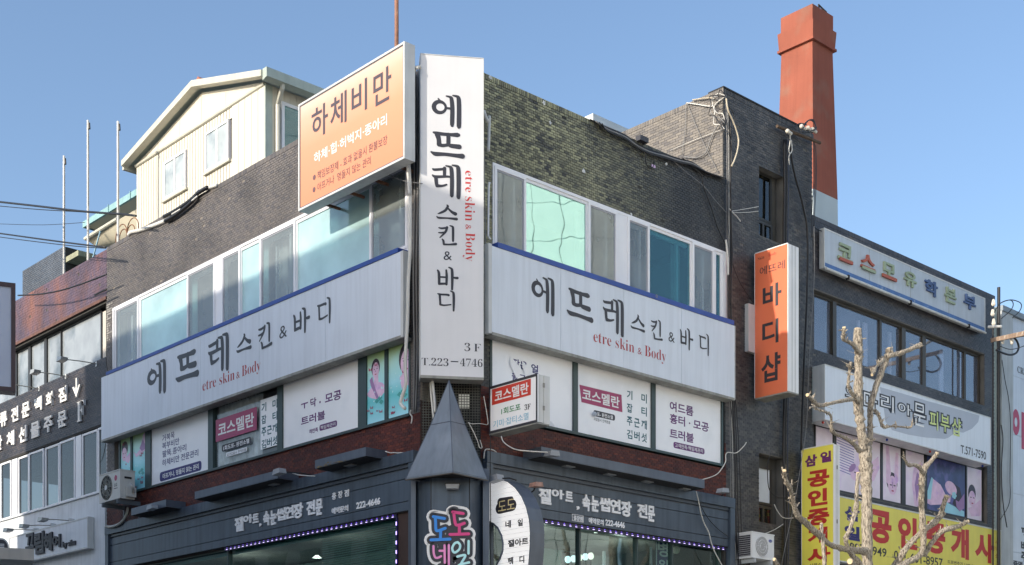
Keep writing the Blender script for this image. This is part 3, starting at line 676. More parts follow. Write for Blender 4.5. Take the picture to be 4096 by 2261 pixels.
# ---------------------------------------------------------------- lamp canopies over the fascia
def canopy(F, xa, xb, off, z0, z1, label, lamps):
    ua, ub = F.u(xa, off), F.u(xb, off)
    t = thing('lamp_canopy', label, 'canopy', tuple(F.P((ua + ub) / 2, 0, z0)), 'blue grey box canopies above the shop fascia')
    part('shell', MB().prism(F, [(ua, z0), (ub, z0), (ub, z1), (ua, z1)], .0, off), M['fascia2'], t)
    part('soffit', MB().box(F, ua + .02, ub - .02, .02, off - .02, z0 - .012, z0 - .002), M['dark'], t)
    for px in lamps:
        u = F.u(px, off * .5); part('downlight', MB().box(F, u - .11, u + .11, off * .35, off * .62, z0 - .03, z0 - .013), mat('downlight', (.22, .24, .26), .4, .1), t)
canopy(L, 1260, 1464, .45, 6.36, 6.505, 'short canopy with rust along its lower edge, nearest the grey spire on the left', [1400])
canopy(L, 779, 1112, .45, 6.36, 6.505, 'long canopy between the rusty one and the short one by the air conditioner', [1095])
canopy(L, 525, 664, .45, 6.36, 6.505, 'short canopy just right of the left air conditioner', [])
canopy(R, 2165, 2818, .45, 6.36, 6.52, 'longest canopy, right of the spire with four downlights', [2275, 2440, 2590, 2740])
rb_ = MB()
for i in range(26):
    x = L.u(1262, .45) + random.random() * .9; zz = 6.365 + random.random() ** 2 * .05
    rb_.disc(L, x, zz, random.uniform(.01, .035), random.uniform(.004, .014), .4515 + i * .0001, 7)
solo('rust_stain', rb_, mat('rust_stain', (.20, .15, .07), .9, .3, 20), 'rust bloom on the lower lip of the short left canopy', 'stain')

# ---------------------------------------------------------------- spire and column at the corner
def Wp(px, Y, z=0): return ((px - CX) / FPX * Y, Y, z)
col = thing('corner_column', 'blue grey metal clad column standing at the cut corner under the spire', 'column', (-1.0, 22.0, 0))
fp = [Wp(1664, 22.5), Wp(1666, 22.15), Wp(1721, 21.86), Wp(1881, 21.86), Wp(1929, 22.15), Wp(1934, 22.5)]
pts = [(p[0], p[1]) for p in fp]
Fc = Frame((Wp(1721, 21.86)[0], 21.86), (1, 0)); cwid = Wp(1881, 21.86)[0] - Wp(1721, 21.86)[0]
part('shaft', MB().foot(pts, .12, 5.95), M['fascia'], col)
mb = MB(); mb.box(Fc, .005, .02, .0, .004, .12, 5.9); mb.box(Fc, cwid - .02, cwid - .005, .0, .004, .12, 5.9); part('panel_joint', mb, M['dark'], col)
part('edge_strip', MB().foot([(pts[0][0] - .05, 22.5), (pts[0][0] - .05, 22.05), (pts[1][0] - .005, 22.05), (pts[1][0] - .005, 22.5)], .12, 6.0), M['fascia2'], col)
part('edge_strip', MB().foot([(pts[4][0] + .012, 22.5), (pts[4][0] + .012, 22.05), (pts[5][0] + .10, 22.05), (pts[5][0] + .10, 22.5)], .12, 6.0), M['fascia2'], col)
sp = thing('spire_roof', 'tall pointed grey sheet metal spire capping the corner column', 'roof', (-.95, 21.9, 5.78))
zb = 5.79; Lc, Fr, Rc, Bk = Vector((-1.69, 21.87, zb)), Vector((-.912, 21.3, zb)), Vector((-.385, 21.9, zb)), Vector((-1.05, 22.46, zb))
ap = Vector((-1.005, 22.0, 7.40))
def lerp(a, b, t): return a + (b - a) * t
mid = [lerp(q, ap, .55) for q in (Lc, Fr, Rc, Bk)]
cen = (mid[0] + mid[1] + mid[2] + mid[3]) / 4
mid = [lerp(cen, m, .93) + Vector((0, 0, 0)) for m in mid]
SPM = mat('spire_metal', (.20, .235, .275), .42, .12, 1.5, metal=.15, streak=.18, col2=(.27, .31, .355), c2amt=.42, c2scale=1.1)
mb = MB(); mb.add([Lc, Fr, Rc, Bk, *mid, ap], [(0, 1, 5, 4), (1, 2, 6, 5), (2, 3, 7, 6), (3, 0, 4, 7), (4, 5, 8), (5, 6, 8), (6, 7, 8), (7, 4, 8)])
part('cone', mb, SPM, sp)
for a_, b_ in ((Fr, mid[1]), (mid[1], ap), (Lc, mid[0]), (mid[0], ap), (Rc, mid[2]), (mid[2], ap), (mid[0], mid[1]), (mid[1], mid[2])): part('seam', MB().tube([a_, b_], .007, 5), M['fascia2'], sp)
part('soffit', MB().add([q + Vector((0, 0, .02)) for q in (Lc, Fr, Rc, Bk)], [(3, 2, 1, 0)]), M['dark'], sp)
mb = MB()
for a, b in ((Lc, Fr), (Fr, Rc)): mb.tube([a - Vector((0, 0, .008)), b - Vector((0, 0, .008))], .011, 6)
part('edge_trim', mb, mat('edge_trim', (.09, .08, .07), .6, .2), sp)
fl = thing('floodlight', 'small grey floodlight on the front of the column above the nail logo', 'lamp', (-.99, 21.8, 5.45), 'small floodlights')
uq, zq = Fc.at(1812, 1951)
part('reflector', MB().prism(Fc, [(uq - .10, zq - .04), (uq + .09, zq - .04), (uq + .10, zq + .03), (uq - .11, zq + .03)], .03, .16), mat('flood_grey', (.30, .32, .35), .4, .1), fl)
mb = MB(); mb.box(Fc, uq - .125, uq + .12, .05, .09, zq + .032, zq + .06)
for k in range(12): mb.box(Fc, uq - .075 + k * .012, uq - .07 + k * .012, .09, .105, zq + .03, zq + .065)
part('heat_fins', mb, M['ink_fade'], fl); part('bracket', MB().box(Fc, uq - .02, uq + .02, .0, .03, zq, zq + .04), M['lamp_metal'], fl)

# nail shop logo: bubble letters with black and white outlines
lg = thing('nail_logo_sign', 'colourful bubble letter logo sign with white outline on the front of the column', 'sign', (-1.0, 21.8, 3.6))
BLc = mat('logo_blue', (.03, .26, .78), .35, .03); PKc = mat('logo_pink', (.72, .05, .24), .35, .03); LPc = mat('logo_rose', (.86, .30, .62), .35, .03); CYc = mat('logo_cyan', (.50, .85, .88), .35, .03)
def cp(x, y): return (1550 + x / 3.22, 1820 + y / 3.22)   # detail crop -> photo pixel
glyphs = [(BLc, [[(590, 795), (735, 820)], [(615, 810), (620, 870), (625, 965), (660, 975), (745, 945)], [(685, 985), (682, 1080)], [(560, 1095), (805, 1085)]], 34),
 (PKc, [[(840, 735), (975, 755)], [(855, 750), (865, 840), (880, 895), (915, 905), (990, 880)], [(925, 920), (925, 1010)], [(805, 1025), (1045, 1018)]], 34),
 (LPc, [[(592, 1175), (595, 1260), (615, 1320), (650, 1325), (690, 1305)], [(670, 1235), (730, 1235)], [(735, 1165), (738, 1390)], [(790, 1160), (790, 1420)]], 26),
 (CYc, [[(905, 1125), (865, 1140), (835, 1195), (845, 1245), (875, 1255), (925, 1215), (935, 1160), (905, 1125)], [(1045, 1110), (1043, 1270)], [(900, 1310), (985, 1290), (1000, 1310), (950, 1395), (960, 1405), (1050, 1385)], [(955, 1400), (900, 1440), (905, 1490), (1050, 1480)]], 28)]
Lw = MB(); Lb = MB(); kpx = 1 / 3.22 / FPX * 21.7
lw_ = {}
for m, sts, w in glyphs:
    g = MB()
    for st in sts:
        P = [Fc.at(*cp(*q), .07) for q in st]
        if len(P) > 2: P = [(a, b) for a, b in smooth([(a, b) for a, b in P], 4)]
        Lw.rline(Fc, P, (w + 150) * kpx, .050); Lb.rline(Fc, P, (w + 78) * kpx, .060); g.rline(Fc, P, w * kpx * 1.12, .070)
    lw_[m] = g
for q in ((700, 1150), (850, 1060), (820, 1200), (900, 1330), (700, 1060), (860, 1300), (830, 960), (690, 1450), (850, 1450)):
    a, b = Fc.at(*cp(*q), .07); Lb.disc(Fc, a, b, 60 * kpx, 60 * kpx, .0612, 14); Lw.disc(Fc, a, b, 80 * kpx, 80 * kpx, .051, 14)
part('outline_board', Lw, M['white_ink'], lg); part('black_board', Lb, M['ink'], lg)
for m, g in lw_.items(): part('letter', g, m, lg)

# round white blade sign of the nail shop
q = R.at(1957, 1900, .12)[0]; Bd = sub(R, q, .12, (L.d.x, L.d.y))
ds = thing('round_blade_sign', 'white slatted half moon blade sign with grey metal rim listing nail services', 'sign', tuple(Bd.P(.4, 0, 4.2)))
def bp(x, y): return Bd.at(*cp(x, y))
arc = [(1310, 340), (1460, 318), (1560, 350), (1660, 430), (1740, 540), (1800, 680), (1838, 840), (1850, 1000), (1848, 1160), (1830, 1420), (1800, 1600), (1700, 1800)]
inner = [(1310, 870), (1370, 885), (1430, 940), (1480, 1040), (1500, 1140), (1495, 1240), (1460, 1340), (1420, 1410), (1350, 1600)]
PA = [bp(*p) for p in arc]; PI = [bp(*p) for p in inner]
zlo = PA[-1][1]
from bisect import bisect
def xi(P, z):
    for (a, b), (c, d) in zip(P, P[1:]):
        if (b - z) * (d - z) <= 0 and abs(b - d) > 1e-6: return a + (c - a) * (z - b) / (d - b)
    return P[0][0] if z > P[0][1] else P[-1][0]
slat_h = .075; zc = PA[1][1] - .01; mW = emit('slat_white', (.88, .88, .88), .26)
while zc - slat_h > 4.05:
    z1_, z0_ = zc - .003, zc - slat_h + .003
    l1 = 0.0 if z1_ > PI[0][1] else xi(PI, z1_); l0 = 0.0 if z0_ > PI[0][1] else xi(PI, z0_)
    r1, r0 = xi(PA[1:], z1_), xi(PA[1:], z0_)
    part('slat', MB().prism(Bd, [(l0, z0_), (r0, z0_), (r1, z1_), (l1, z1_)], .0, .012), mW, ds); zc -= slat_h
mb = MB(); n = len(PA)
for i in range(1, n - 1): 
    (a, b), (c, d) = PA[i], PA[i + 1]
    mb.add([Bd.P(a, .03, b), Bd.P(c, .03, d), Bd.P(c, -.28, d), Bd.P(a, -.28, b), Bd.P(a + .012, .03, b + .004), Bd.P(c + .012, .03, d + .004), Bd.P(c + .012, -.28, d + .004), Bd.P(a + .012, -.28, b + .004)], [(0, 1, 2, 3), (7, 6, 5, 4), (0, 4, 5, 1), (1, 5, 6, 2), (2, 6, 7, 3), (3, 7, 4, 0)])
part('rim', mb, M['fascia2'], ds)
part('back_panel', MB().prism(Bd, [(-.01, PA[0][1])] + PA[1:] + PI[::-1] + [(-.01, PI[0][1])], -.27, -.02), mat('slat_back', (.22, .22, .23), .6, .05), ds)
mb = MB(); mb.tube([Bd.P(a, .02, b) for a, b in PI], .016, 6); mb.box(Bd, -.02, 0, -.1, .03, PI[0][1], PA[0][1]); part('inner_rim', mb, M['fascia2'], ds)
def btext(mb, F, st, x0, x1, xc, yc, h, off=.016, bold=.03, **k):
    u0 = F.u(x0, off); u1 = F.u(x1, off); mb.text(F, st, u0, u1, F.z(xc, yc + h / 2, off), F.z(xc, yc - h / 2, off), off, 0, bold, **k); return mb
def CPX(x): return 1550 + x / 3.22
def CPY(y): return 1820 + y / 3.22
lb = MB()
for st, x0, x1, yc, h in (('네', 1518, 1590, 893, 95), ('일', 1675, 1742, 872, 90), ('젤아트', 1550, 1815, 1125, 95), ('페', 1545, 1618, 1365, 95), ('디', 1698, 1762, 1345, 95)):
    btext(lb, Bd, st, CPX(x0), CPX(x1), CPX((x0 + x1) / 2), CPY(yc), h / 3.22, bold=.036)
part('lettering', lb, M['ink'], ds)
lb = MB(); P1 = [bp(*p) for p in ((1420, 590), (1500, 570), (1640, 560))]
lb.rline(Bd, [bp(1450, 690), bp(1620, 650)], 150 * kpx, .016); lb.rline(Bd, [bp(1460, 610), bp(1600, 590)], 110 * kpx, .017); part('black_cloud', lb, M['ink'], ds)
lb = MB(); btext(lb, Bd, '도도', CPX(1425), CPX(1640), CPX(1535), CPY(645), 130 / 3.22, .022, .0); part('lettering', lb, mat('cream_ink', (.85, .72, .38), .5, .03), ds)
# ================================================================= signs on the corner building
def zt(F, off, x, y): return F.z(x, y, off)
def put(mb, F, off, st, x0, x1, xc, yt, yb, bold=.02, depth=0, **k):
    u0, u1 = F.u(x0, off), F.u(x1, off); return mb.text(F, st, u0, u1, zt(F, off, xc, yb), zt(F, off, xc, yt), off, depth, bold, **k)
def putb(mb, F, off, ch, x0, x1, xc, yt, yb): return mb.brush(F, ch, F.u(x0, off), F.u(x1, off), zt(F, off, xc, yb), zt(F, off, xc, yt), off)
def logotype(t, F, off, G, amp, lat, latb, inkm):
    mb = MB()
    for ch, x0, x1, xc, yt, yb in G: putb(mb, F, off, ch, x0, x1, xc, yt, yb)
    put(mb, F, off, '&', *amp, bold=.0)
    part('lettering', mb, inkm, t)
    mb = MB(); (a0, a1), (b0, b1), (c0, c1), xc, yt, yb = lat
    zb_, zt_ = zt(F, off, xc, yb), zt(F, off, xc, yt); h = zt_ - zb_
    mb.text(F, serif('etre skin'), F.u(a0, off), F.u(a1, off), zb_ - .01 * h, zt_ + .02 * h, off, 0, -.012); mb.text(F, '&', F.u(b0, off), F.u(b1, off), zb_, zb_ + .62 * h, off, 0, -.01)
    mb.text(F, serif('Body'), F.u(c0, off), F.u(c1, off), zb_ - .28 * h, zt_ + .02 * h, off, 0, -.012)
    part('lettering', mb, M['red_ink'], t)
# long left sign
so_ = .25
t = thing('long_shop_sign', 'long grey shop sign with faded black lettering and blue top edge, left of the corner', 'sign', tuple(L.P(-6, .2, 8.37)))
a, b = L.u(405, so_), L.u(1603, so_); zb_, zt_ = zt(L, so_, 1200, 1482), zt(L, so_, 1150, 1197)
nseg = 5
for i in range(nseg): part('panel', MB().box(L, a + (b - a) * i / nseg + .004, a + (b - a) * (i + 1) / nseg - .004, .17, so_, zb_, zt_), M['sign_grey'], t)
part('bottom_rail', MB().box(L, a, b, .03, so_ + .006, zb_ - .05, zb_ - .003), M['dirty_metal'], t)
part('end_cap', MB().box(L, b + .002, b + .07, .15, so_ + .004, zb_ - .04, zt_), M['trim'], t)
part('top_strip', MB().prism(L, [(a + .25, zt_ + .003), (b - .06, zt_ + .003), (b - .06, zt_ + .075), (a + .25, zt_ + .07)], .02, so_ + .015), M['blue'], t)
for i in range(6): part('bracket', MB().box(L, a + .9 + i * 1.9, a + 1.0 + i * 1.9, .0, .17, zb_ + .1, zb_ + .16), M['dirty_metal'], t)
o = so_ + .003
logotype(t, L, o, [('에', 589, 665, 656, 1438, 1573), ('뜨', 703, 796, 750, 1411, 1516), ('레', 833, 917, 905, 1332, 1480), ('스', 947, 1007, 977, 1335, 1406), ('킨', 1032, 1090, 1063, 1294, 1393), ('바', 1173, 1240, 1218, 1230, 1331), ('디', 1269, 1326, 1315, 1188, 1293)],
         (1117, 1148, 1132, 1303, 1352), ((810, 938), (945, 959), (967, 1042), 975, 1463, 1505), 0, M['ink_fade'])
# long right sign
t = thing('long_shop_sign', 'long grey shop sign with crisp black lettering and blue top edge, right of the corner', 'sign', tuple(R.P(4, .2, 8.37)))
a, b = R.u(1967, so_), R.u(2938, so_); zb_, zt_ = zt(R, so_, 2454, 1460), zt(R, so_, 2400, 1126)
for i in range(4): part('panel', MB().box(R, a + (b - a) * i / 4 + .004, a + (b - a) * (i + 1) / 4 - .004, .17, so_, zb_, zt_), M['sign_grey'], t)
part('bottom_rail', MB().box(R, a, b, .03, so_ + .006, zb_ - .05, zb_ - .003), M['dirty_metal'], t)
part('end_cap', MB().box(R, a - .07, a - .002, .15, so_ + .004, zb_ - .03, zt_ + .03), M['trim'], t)
part('end_cap', MB().box(R, b + .002, b + .02, .15, so_ + .004, zb_ - .03, zt_), M['trim'], t)
part('top_strip', MB().prism(R, [(a + .12, zt_ + .003), (b - .03, zt_ + .003), (b - .03, zt_ + .09), (a + .12, zt_ + .085)], .02, so_ + .015), M['blue'], t)
for i in range(5): part('bracket', MB().box(R, a + .5 + i * 1.3, a + .6 + i * 1.3, .0, .17, zb_ + .1, zb_ + .16), M['dirty_metal'], t)
logotype(t, R, o, [('에', 2126, 2219, 2207, 1116, 1265), ('뜨', 2267, 2373, 2320, 1166, 1276), ('레', 2412, 2496, 2486, 1204, 1345), ('스', 2524, 2580, 2552, 1259, 1325), ('킨', 2603, 2651, 2633, 1281, 1363), ('바', 2720, 2772, 2756, 1317, 1401), ('디', 2796, 2838, 2830, 1338, 1423)],
         (2674, 2699, 2687, 1330, 1369), ((2374, 2537), (2551, 2567), (2579, 2664), 2589, 1385, 1427), 0, M['ink'])
solo('eye_bolt', MB().tube([R.P(*(lambda c: (c[0] + .022 * math.cos(k), .3, c[1] + .026 * math.sin(k)))(R.at(2627, 1185, .3))) for k in np.linspace(0, 6.28, 12)], .005, 5), M['dirty_metal'], 'small ring bolt on the blue edge of the right sign', 'bolt')
# vertical sign across the corner
Vf = Frame(((1683 - CX) / FPX * 22.0, 22.0), (.988, .151)); vw = Vf.u(1933)
t = thing('vertical_shop_sign', 'tall white vertical sign across the building corner with phone number at its foot', 'sign', tuple(Vf.P(vw / 2, 0, 7.45)))
vz0 = Vf.z(1800, 1505); vz1 = Vf.z(1683, 217)
part('face_panel', MB().box(Vf, .0, vw, -.02, .0, vz0, vz1), M['sign_pale'], t)
part('box', MB().box(Vf, .004, vw - .004, -.26, -.022, vz0, vz1 - .004), M['trim'], t)
mb = MB(); mb.box(Vf, -.004, vw + .004, -.27, .008, vz0 - .045, vz0 - .002); part('bottom_rail', mb, M['dirty_metal'], t)
mb = MB(); mb.box(Vf, -.008, -.001, -.26, .006, vz0, vz1 + .012); mb.box(Vf, vw + .001, vw + .008, -.26, .006, vz0, vz1 + .012); mb.box(Vf, -.008, vw + .008, -.26, .006, vz1 + .001, vz1 + .013); part('edge_trim', mb, M['trim'], t)
mb = MB()
for ch, x0, x1, y0, y1 in (('에', 1727, 1846, 379, 512), ('뜨', 1722, 1859, 531, 629), ('레', 1728, 1844, 658, 791), ('스', 1747, 1832, 819, 881), ('킨', 1752, 1829, 902, 983), ('바', 1748, 1834, 1069, 1160), ('디', 1750, 1824, 1163, 1244)): putb(mb, Vf, .003, ch, x0, x1, (x0 + x1) / 2, y0, y1)
put(mb, Vf, .003, '&', 1774, 1808, 1791, 1006, 1041, .0)
put(mb, Vf, .003, serif('3F'), 1858, 1923, 1890, 1373, 1406, -.01, space=1.4)
put(mb, Vf, .003, serif('T.223'), 1687, 1794, 1740, 1432, 1463, -.01); put(mb, Vf, .003, serif('4746'), 1840, 1930, 1885, 1435, 1467, -.01); mb.box(Vf, Vf.u(1803), Vf.u(1833), .001, .003, Vf.z(1818, 1449), Vf.z(1818, 1445))
part('lettering', mb, M['ink'], t)
mb = MB(); RI = mat('red_ink_bright', (.58, .04, .035), .45, .05)
def vrot(st, y0, y1, x0, x1): mb.text(Vf, st, Vf.u(x0), Vf.u(x1), Vf.z(1880, y1), Vf.z(1880, y0), .003, 0, -.008, rot=True)
vrot(serif('etre'), 684, 770, 1861, 1890); vrot(serif('skin'), 788, 885, 1860, 1900); vrot('&', 899, 920, 1862, 1884); vrot(serif('Body'), 932, 1046, 1851, 1900)
part('lettering', mb, RI, t)
# orange billboard standing off the parapet
bo = .62; bz1 = zt(L, bo, 1400, 292); 
C4 = [L.at(x, y, bo) for x, y in ((1199.5, 837), (1610, 629), (1620, 172), (1200, 405))]
u0 = (C4[0][0] + C4[3][0]) / 2; u1 = (C4[1][0] + C4[2][0]) / 2; z0_ = (C4[0][1] + C4[1][1]) / 2; z1_ = (C4[2][1] + C4[3][1]) / 2 - .05
t = thing('orange_billboard', 'large orange billboard in a white metal frame over the parapet left of the corner', 'billboard', tuple(L.P((u0 + u1) / 2, .4, z0_)))
OG = grad_mat('orange_print', [(0, (.72, .27, .14)), (.55, (.74, .32, .18)), (.85, (.76, .42, .29)), (1, (.78, .54, .44))], L, z0_, z1_, .35)
part('print_face', MB().box(L, u0, u1, bo - .02, bo, z0_, z1_), OG, t)
fw = .035; mb = MB(); mb.box(L, u0 - fw, u1 + fw, bo - .2, bo + .012, z1_, z1_ + fw); mb.box(L, u0 - fw, u1 + fw, bo - .2, bo + .012, z0_ - fw, z0_); mb.box(L, u0 - fw, u0, bo - .2, bo + .012, z0_, z1_); mb.box(L, u1, u1 + fw, bo - .2, bo + .012, z0_, z1_)
part('frame', mb, M['trim'], t)
mb = MB(); g = .02
for q in ((u0, u1, z1_ - g, z1_), (u0, u1, z0_, z0_ + g), (u0, u0 + g, z0_ + g, z1_ - g), (u1 - g, u1, z0_ + g, z1_ - g)): mb.box(L, q[0], q[1], bo - .001, bo + .003, q[2], q[3])
part('gasket', mb, mat('gasket', (.10, .10, .11), .6, .1), t)
part('back_box', MB().box(L, u0 + .01, u1 - .01, bo - .19, bo - .022, z0_ + .002, z1_ - .002), M['dirty_metal'], t)
for k in range(4): part('strut', MB().box(L, u0 + .3 + k * .7, u0 + .34 + k * .7, .0, bo - .18, z0_ + .05, z0_ + .09), M['rust'], t)
mb = MB(); oo = bo + .004
for st, x0, x1, xc, yt, yb in (('하', 1246, 1311, 1290, 416, 541), ('체', 1321, 1386, 1370, 368, 495), ('비', 1406, 1468, 1450, 320, 446), ('만', 1493, 1565, 1530, 276, 412)): put(mb, L, oo, st, x0, x1, xc, yt, yb, .012)
dk = mat('sign_charcoal', (.075, .06, .075), .5, .05); part('lettering', mb, dk, t)
mb = MB(); put(mb, L, oo, '하체·힙·허벅지·종아리', 1256, 1548, 1544, 455, 502, .018); part('lettering', mb, M['white_ink'], t)
mb = MB(); put(mb, L, oo, '책임보장제 - 효과 없을시 환불보장', 1269, 1549, 1545, 541, 577, .0); put(mb, L, oo, '아프거나  멍들지 않는 관리', 1269, 1483, 1480, 625, 659, .0)
for x, y in ((1257, 710), (1256, 759)): uu, zz = L.at(x, y, oo); mb.disc(L, uu, zz, .042, .045, oo)
part('lettering', mb, mat('sign_brown', (.16, .085, .09), .5, .05), t)
# small blade sign
q = R.at(1957, 1500, .1)[0]; Bs = sub(R, q, .1, (L.d.x, L.d.y))
t = thing('small_blade_sign', 'small white box sign with a red title block jutting out right of the spire', 'sign', tuple(Bs.P(.6, 0, 6.66)))
su0, su1 = .0, Bs.u(2150); sz0, sz1 = 6.665, 7.413
part('face_panel', MB().box(Bs, su0, su1, -.02, 0, sz0, sz1), M['white_film'], t)
part('box', MB().box(Bs, su0, su1, -.13, -.022, sz0, sz1), M['trim'], t); part('back_box', MB().box(Bs, su0 + .02, su1 + .01, -.26, -.135, sz0 - .01, sz1), M['trim'], t)
part('base_rail', MB().box(Bs, su0, su1 + .005, -.26, .004, sz0 - .03, sz0 - .012), M['dirty_metal'], t)
mb = MB(); g = .03
for qq in ((su0, su1, sz1 - g, sz1 + .01), (su0, su1, sz0 - .01, sz0 + g), (su0, su0 + g, sz0 + g, sz1 - g), (su1 - g, su1, sz0 + g, sz1 - g)): mb.box(Bs, qq[0], qq[1], .001, .008, qq[2], qq[3])
part('border', mb, M['ink'], t)
for zz in (6.86, 7.22): part('hinge', MB().box(Bs, su1 + .003, su1 + .02, -.145, -.115, zz, zz + .07), M['dirty_metal'], t)
mb = MB().box(Bs, Bs.u(1968.5), Bs.u(2123.5), .002, .004, Bs.z(2046, 1601), Bs.z(2046, 1537)); part('title_block', mb, mat('title_red', (.60, .05, .03), .4, .04), t)
mb = MB(); put(mb, Bs, .006, '코스멜란', 1979, 2114, 2046, 1547, 1592, .03); part('lettering', mb, M['white_ink'], t)
mb = MB(); put(mb, Bs, .004, '1회도포', 2005, 2082, 2044, 1623, 1650, .01); part('lettering', mb, mat('green_ink', (.03, .25, .09), .5, .05), t)
mb = MB(); put(mb, Bs, .004, serif('3F'), 2098, 2122, 2110, 1616, 1639, .0); part('lettering', mb, M['ink'], t)
mb = MB(); put(mb, Bs, .004, '기미·잡티소멸', 1973, 2114, 2044, 1667, 1695, .005); part('lettering', mb, mat('sky_ink', (.18, .48, .66), .5, .05), t)

# ---------------------------------------------------------------- films and posters in the second floor windows
def film(F, x0, x1, label, off=-.012, z0=7.025, z1=8.255):
    u0, u1 = F.u(x0, off), F.u(x1, off)
    t = thing('window_film', label, 'window film', tuple(F.P((u0 + u1) / 2, off, z0)), 'white advertising films in the second floor windows')
    part('sheet', MB().box(F, u0 + .004, u1 - .004, off - .012, off, z0, z1), M['white_film'], t); return t
def capsule(mb, F, off, x0, x1, xc, yc, h, r=True):
    u0, u1 = F.u(x0, off), F.u(x1, off); za, zb = F.z(xc, yc + h / 2, off), F.z(xc, yc - h / 2, off); rr = (zb - za) * .35
    P = []
    for cx, cz, a0 in ((u1 - rr, zb - rr, 0), (u0 + rr, zb - rr, 90), (u0 + rr, za + rr, 180), (u1 - rr, za + rr, 270)):
        for k in range(5): an = math.radians(a0 + k * 22.5); P.append((cx + rr * math.cos(an), cz + rr * math.sin(an)))
    return mb.poly(F, P, off)
of = -.010
t = film(L, 605, 835, 'white window film with four lines of navy text above a navy capsule')
mb = MB()
for st, x0, x1, xc, yc in (('거북목', 649, 698, 673, 1747), ('복부비만', 649, 717, 683, 1775), ('팔뚝.종아리', 649, 745, 697, 1804), ('하체비만 전문관리', 649, 793, 721, 1832)): put(mb, L, of, st, x0, x1, xc, yc - 14, yc + 13, .015)
capsule(mb, L, of, 639, 806, 721, 1886, 38); part('lettering', mb, M['navy'], t)
mb = MB(); put(mb, L, of + .002, '아프거나, 멍들지 않는 관리', 650, 795, 721, 1875, 1898, .02); part('lettering', mb, M['white_ink'], t)
t = film(L, 1132, 1435, 'white window film with peeling purple letters, next to the two woman posters')
mb = MB(); put(mb, L, of, '모공', 1300, 1365, 1332, 1568, 1606, .025); put(mb, L, of, '닥', 1241, 1265, 1253, 1592, 1628, .02); put(mb, L, of, 'ㅜ', 1204, 1232, 1218, 1612, 1634, .02)
put(mb, L, of, '트러블', 1204, 1300, 1255, 1654, 1689, .02); uu, zz = L.at(1280, 1609, of); mb.disc(L, uu, zz, .022, .022, of); capsule(mb, L, of, 1278, 1348, 1313, 1703, 24); put(mb, L, of, '객만족', 1236, 1272, 1254, 1714, 1732, .02)
part('lettering', mb, M['purple'], t); mb = MB(); put(mb, L, of + .002, '책임제관리', 1282, 1342, 1313, 1696, 1711, .015); part('lettering', mb, M['white_ink'], t)
def sticker(F, x0, x1, yc, xc, h, m, label, cat='sticker', off=.0):
    t = thing('window_sticker', label, cat, tuple(F.P(F.u(xc, off), off, F.z(xc, yc, off))), 'stickers on the curtained second floor window')
    part('sheet', MB().box(F, F.u(x0, off), F.u(x1, off), off - .004, off, F.z(xc, yc + h / 2, off), F.z(xc, yc - h / 2, off)), m, t); return t
t = sticker(L, 863, 1027, 1699, 945, 90, M['maroon'], 'maroon sticker with four large white letters on the curtained window')
mb = MB(); put(mb, L, .002, '코스멜란', 872, 1016, 944, 1672, 1727, .03); part('lettering', mb, M['white_ink'], t)
t = thing('window_sticker', 'black capsule sticker under the maroon one on the curtained window', 'sticker', tuple(L.P(L.u(945), 0, L.z(945, 1778))), 'stickers on the curtained second floor window')
part('sheet', capsule(MB(), L, .0, 887, 1004, 945, 1778, 28), M['ink'], t); mb = MB(); put(mb, L, .002, '1회도포- 완전소멸', 893, 997, 945, 1769, 1788, .02); part('lettering', mb, M['white_ink'], t)
t = sticker(L, 905, 987, 1809, 946, 17, M['white_film'], 'thin white sticker strip with tiny text at the bottom of the curtained window')
mb = MB(); put(mb, L, .002, '효과없을시 전액환불', 908, 984, 946, 1803, 1816, .0); part('lettering', mb, M['ink'], t)
t = sticker(L, 1042, 1111, 1690, 1077, 200, M['white_film'], 'tall white sticker with teal letters in four rows at the right of the curtained window')
mb = MB()
for r, row in enumerate(('기 미', '잡 티', '주근깨', '검버섯')):
    for c, ch in enumerate(row):
        if ch != ' ': xc = 1055 + c * 22; put(mb, L, .002, ch, xc - 9, xc + 10, xc, 1605 + r * 49 - (c - 1) * 7 + 0, 1640 + r * 49 - (c - 1) * 7, .025)
part('lettering', mb, M['teal_ink'], t)
t = film(R, 1966, 2291, 'white window film with torn creased lettering behind the small box sign')
mb = MB(); put(mb, R, of, '작은', 2049, 2109, 2079, 1440, 1476, .02); put(mb, R, of, '얼', 2125, 2153, 2139, 1458, 1494, .02); put(mb, R, of, '팔', 2047, 2073, 2060, 1492, 1524, .03); put(mb, R, of, 'ㄱ', 2080, 2100, 2090, 1500, 1516, .02)
part('lettering', mb, M['navy'], t)
mb = MB()
for k, (x, y, w, h) in enumerate(((2040, 1450, 60, 60), (2088, 1462, 40, 44), (2195, 1690, 22, 30))):
    u, z = R.at(x, y, of); k2 = .004; mb.add([R.P(u, of + .001, z + h * k2 / 2), R.P(u + w * k2, of + .05, z - h * k2 * .4), R.P(u + w * k2 * .6, of + .002, z - h * k2), R.P(u - .02, of + .03, z - h * k2 * .2)], [(0, 1, 2), (0, 2, 3)])
part('torn_flap', mb, M['white_film'], t)['kind'] = 'stuff'
t = film(R, 2309, 2604, 'white window film with a maroon title, a torn black capsule and teal letters')
u, z = 0, 0; P = [R.at(x, y, of) for x, y in ((2317.5, 1539), (2486, 1580), (2489.7, 1649.6), (2326, 1609))]
part('title_block', MB().poly(R, P, of), M['maroon'], t)
mb = MB(); put(mb, R, of + .002, '코스멜란', 2329, 2478, 2404, 1571, 1617, .03); put(mb, R, of + .004, '포- 완전소멸', 2388, 2452, 2420, 1655, 1671, .02); part('lettering', mb, M['white_ink'], t)
part('capsule', capsule(MB(), R, of + .001, 2374, 2460, 2417, 1662, 24), M['ink'], t)
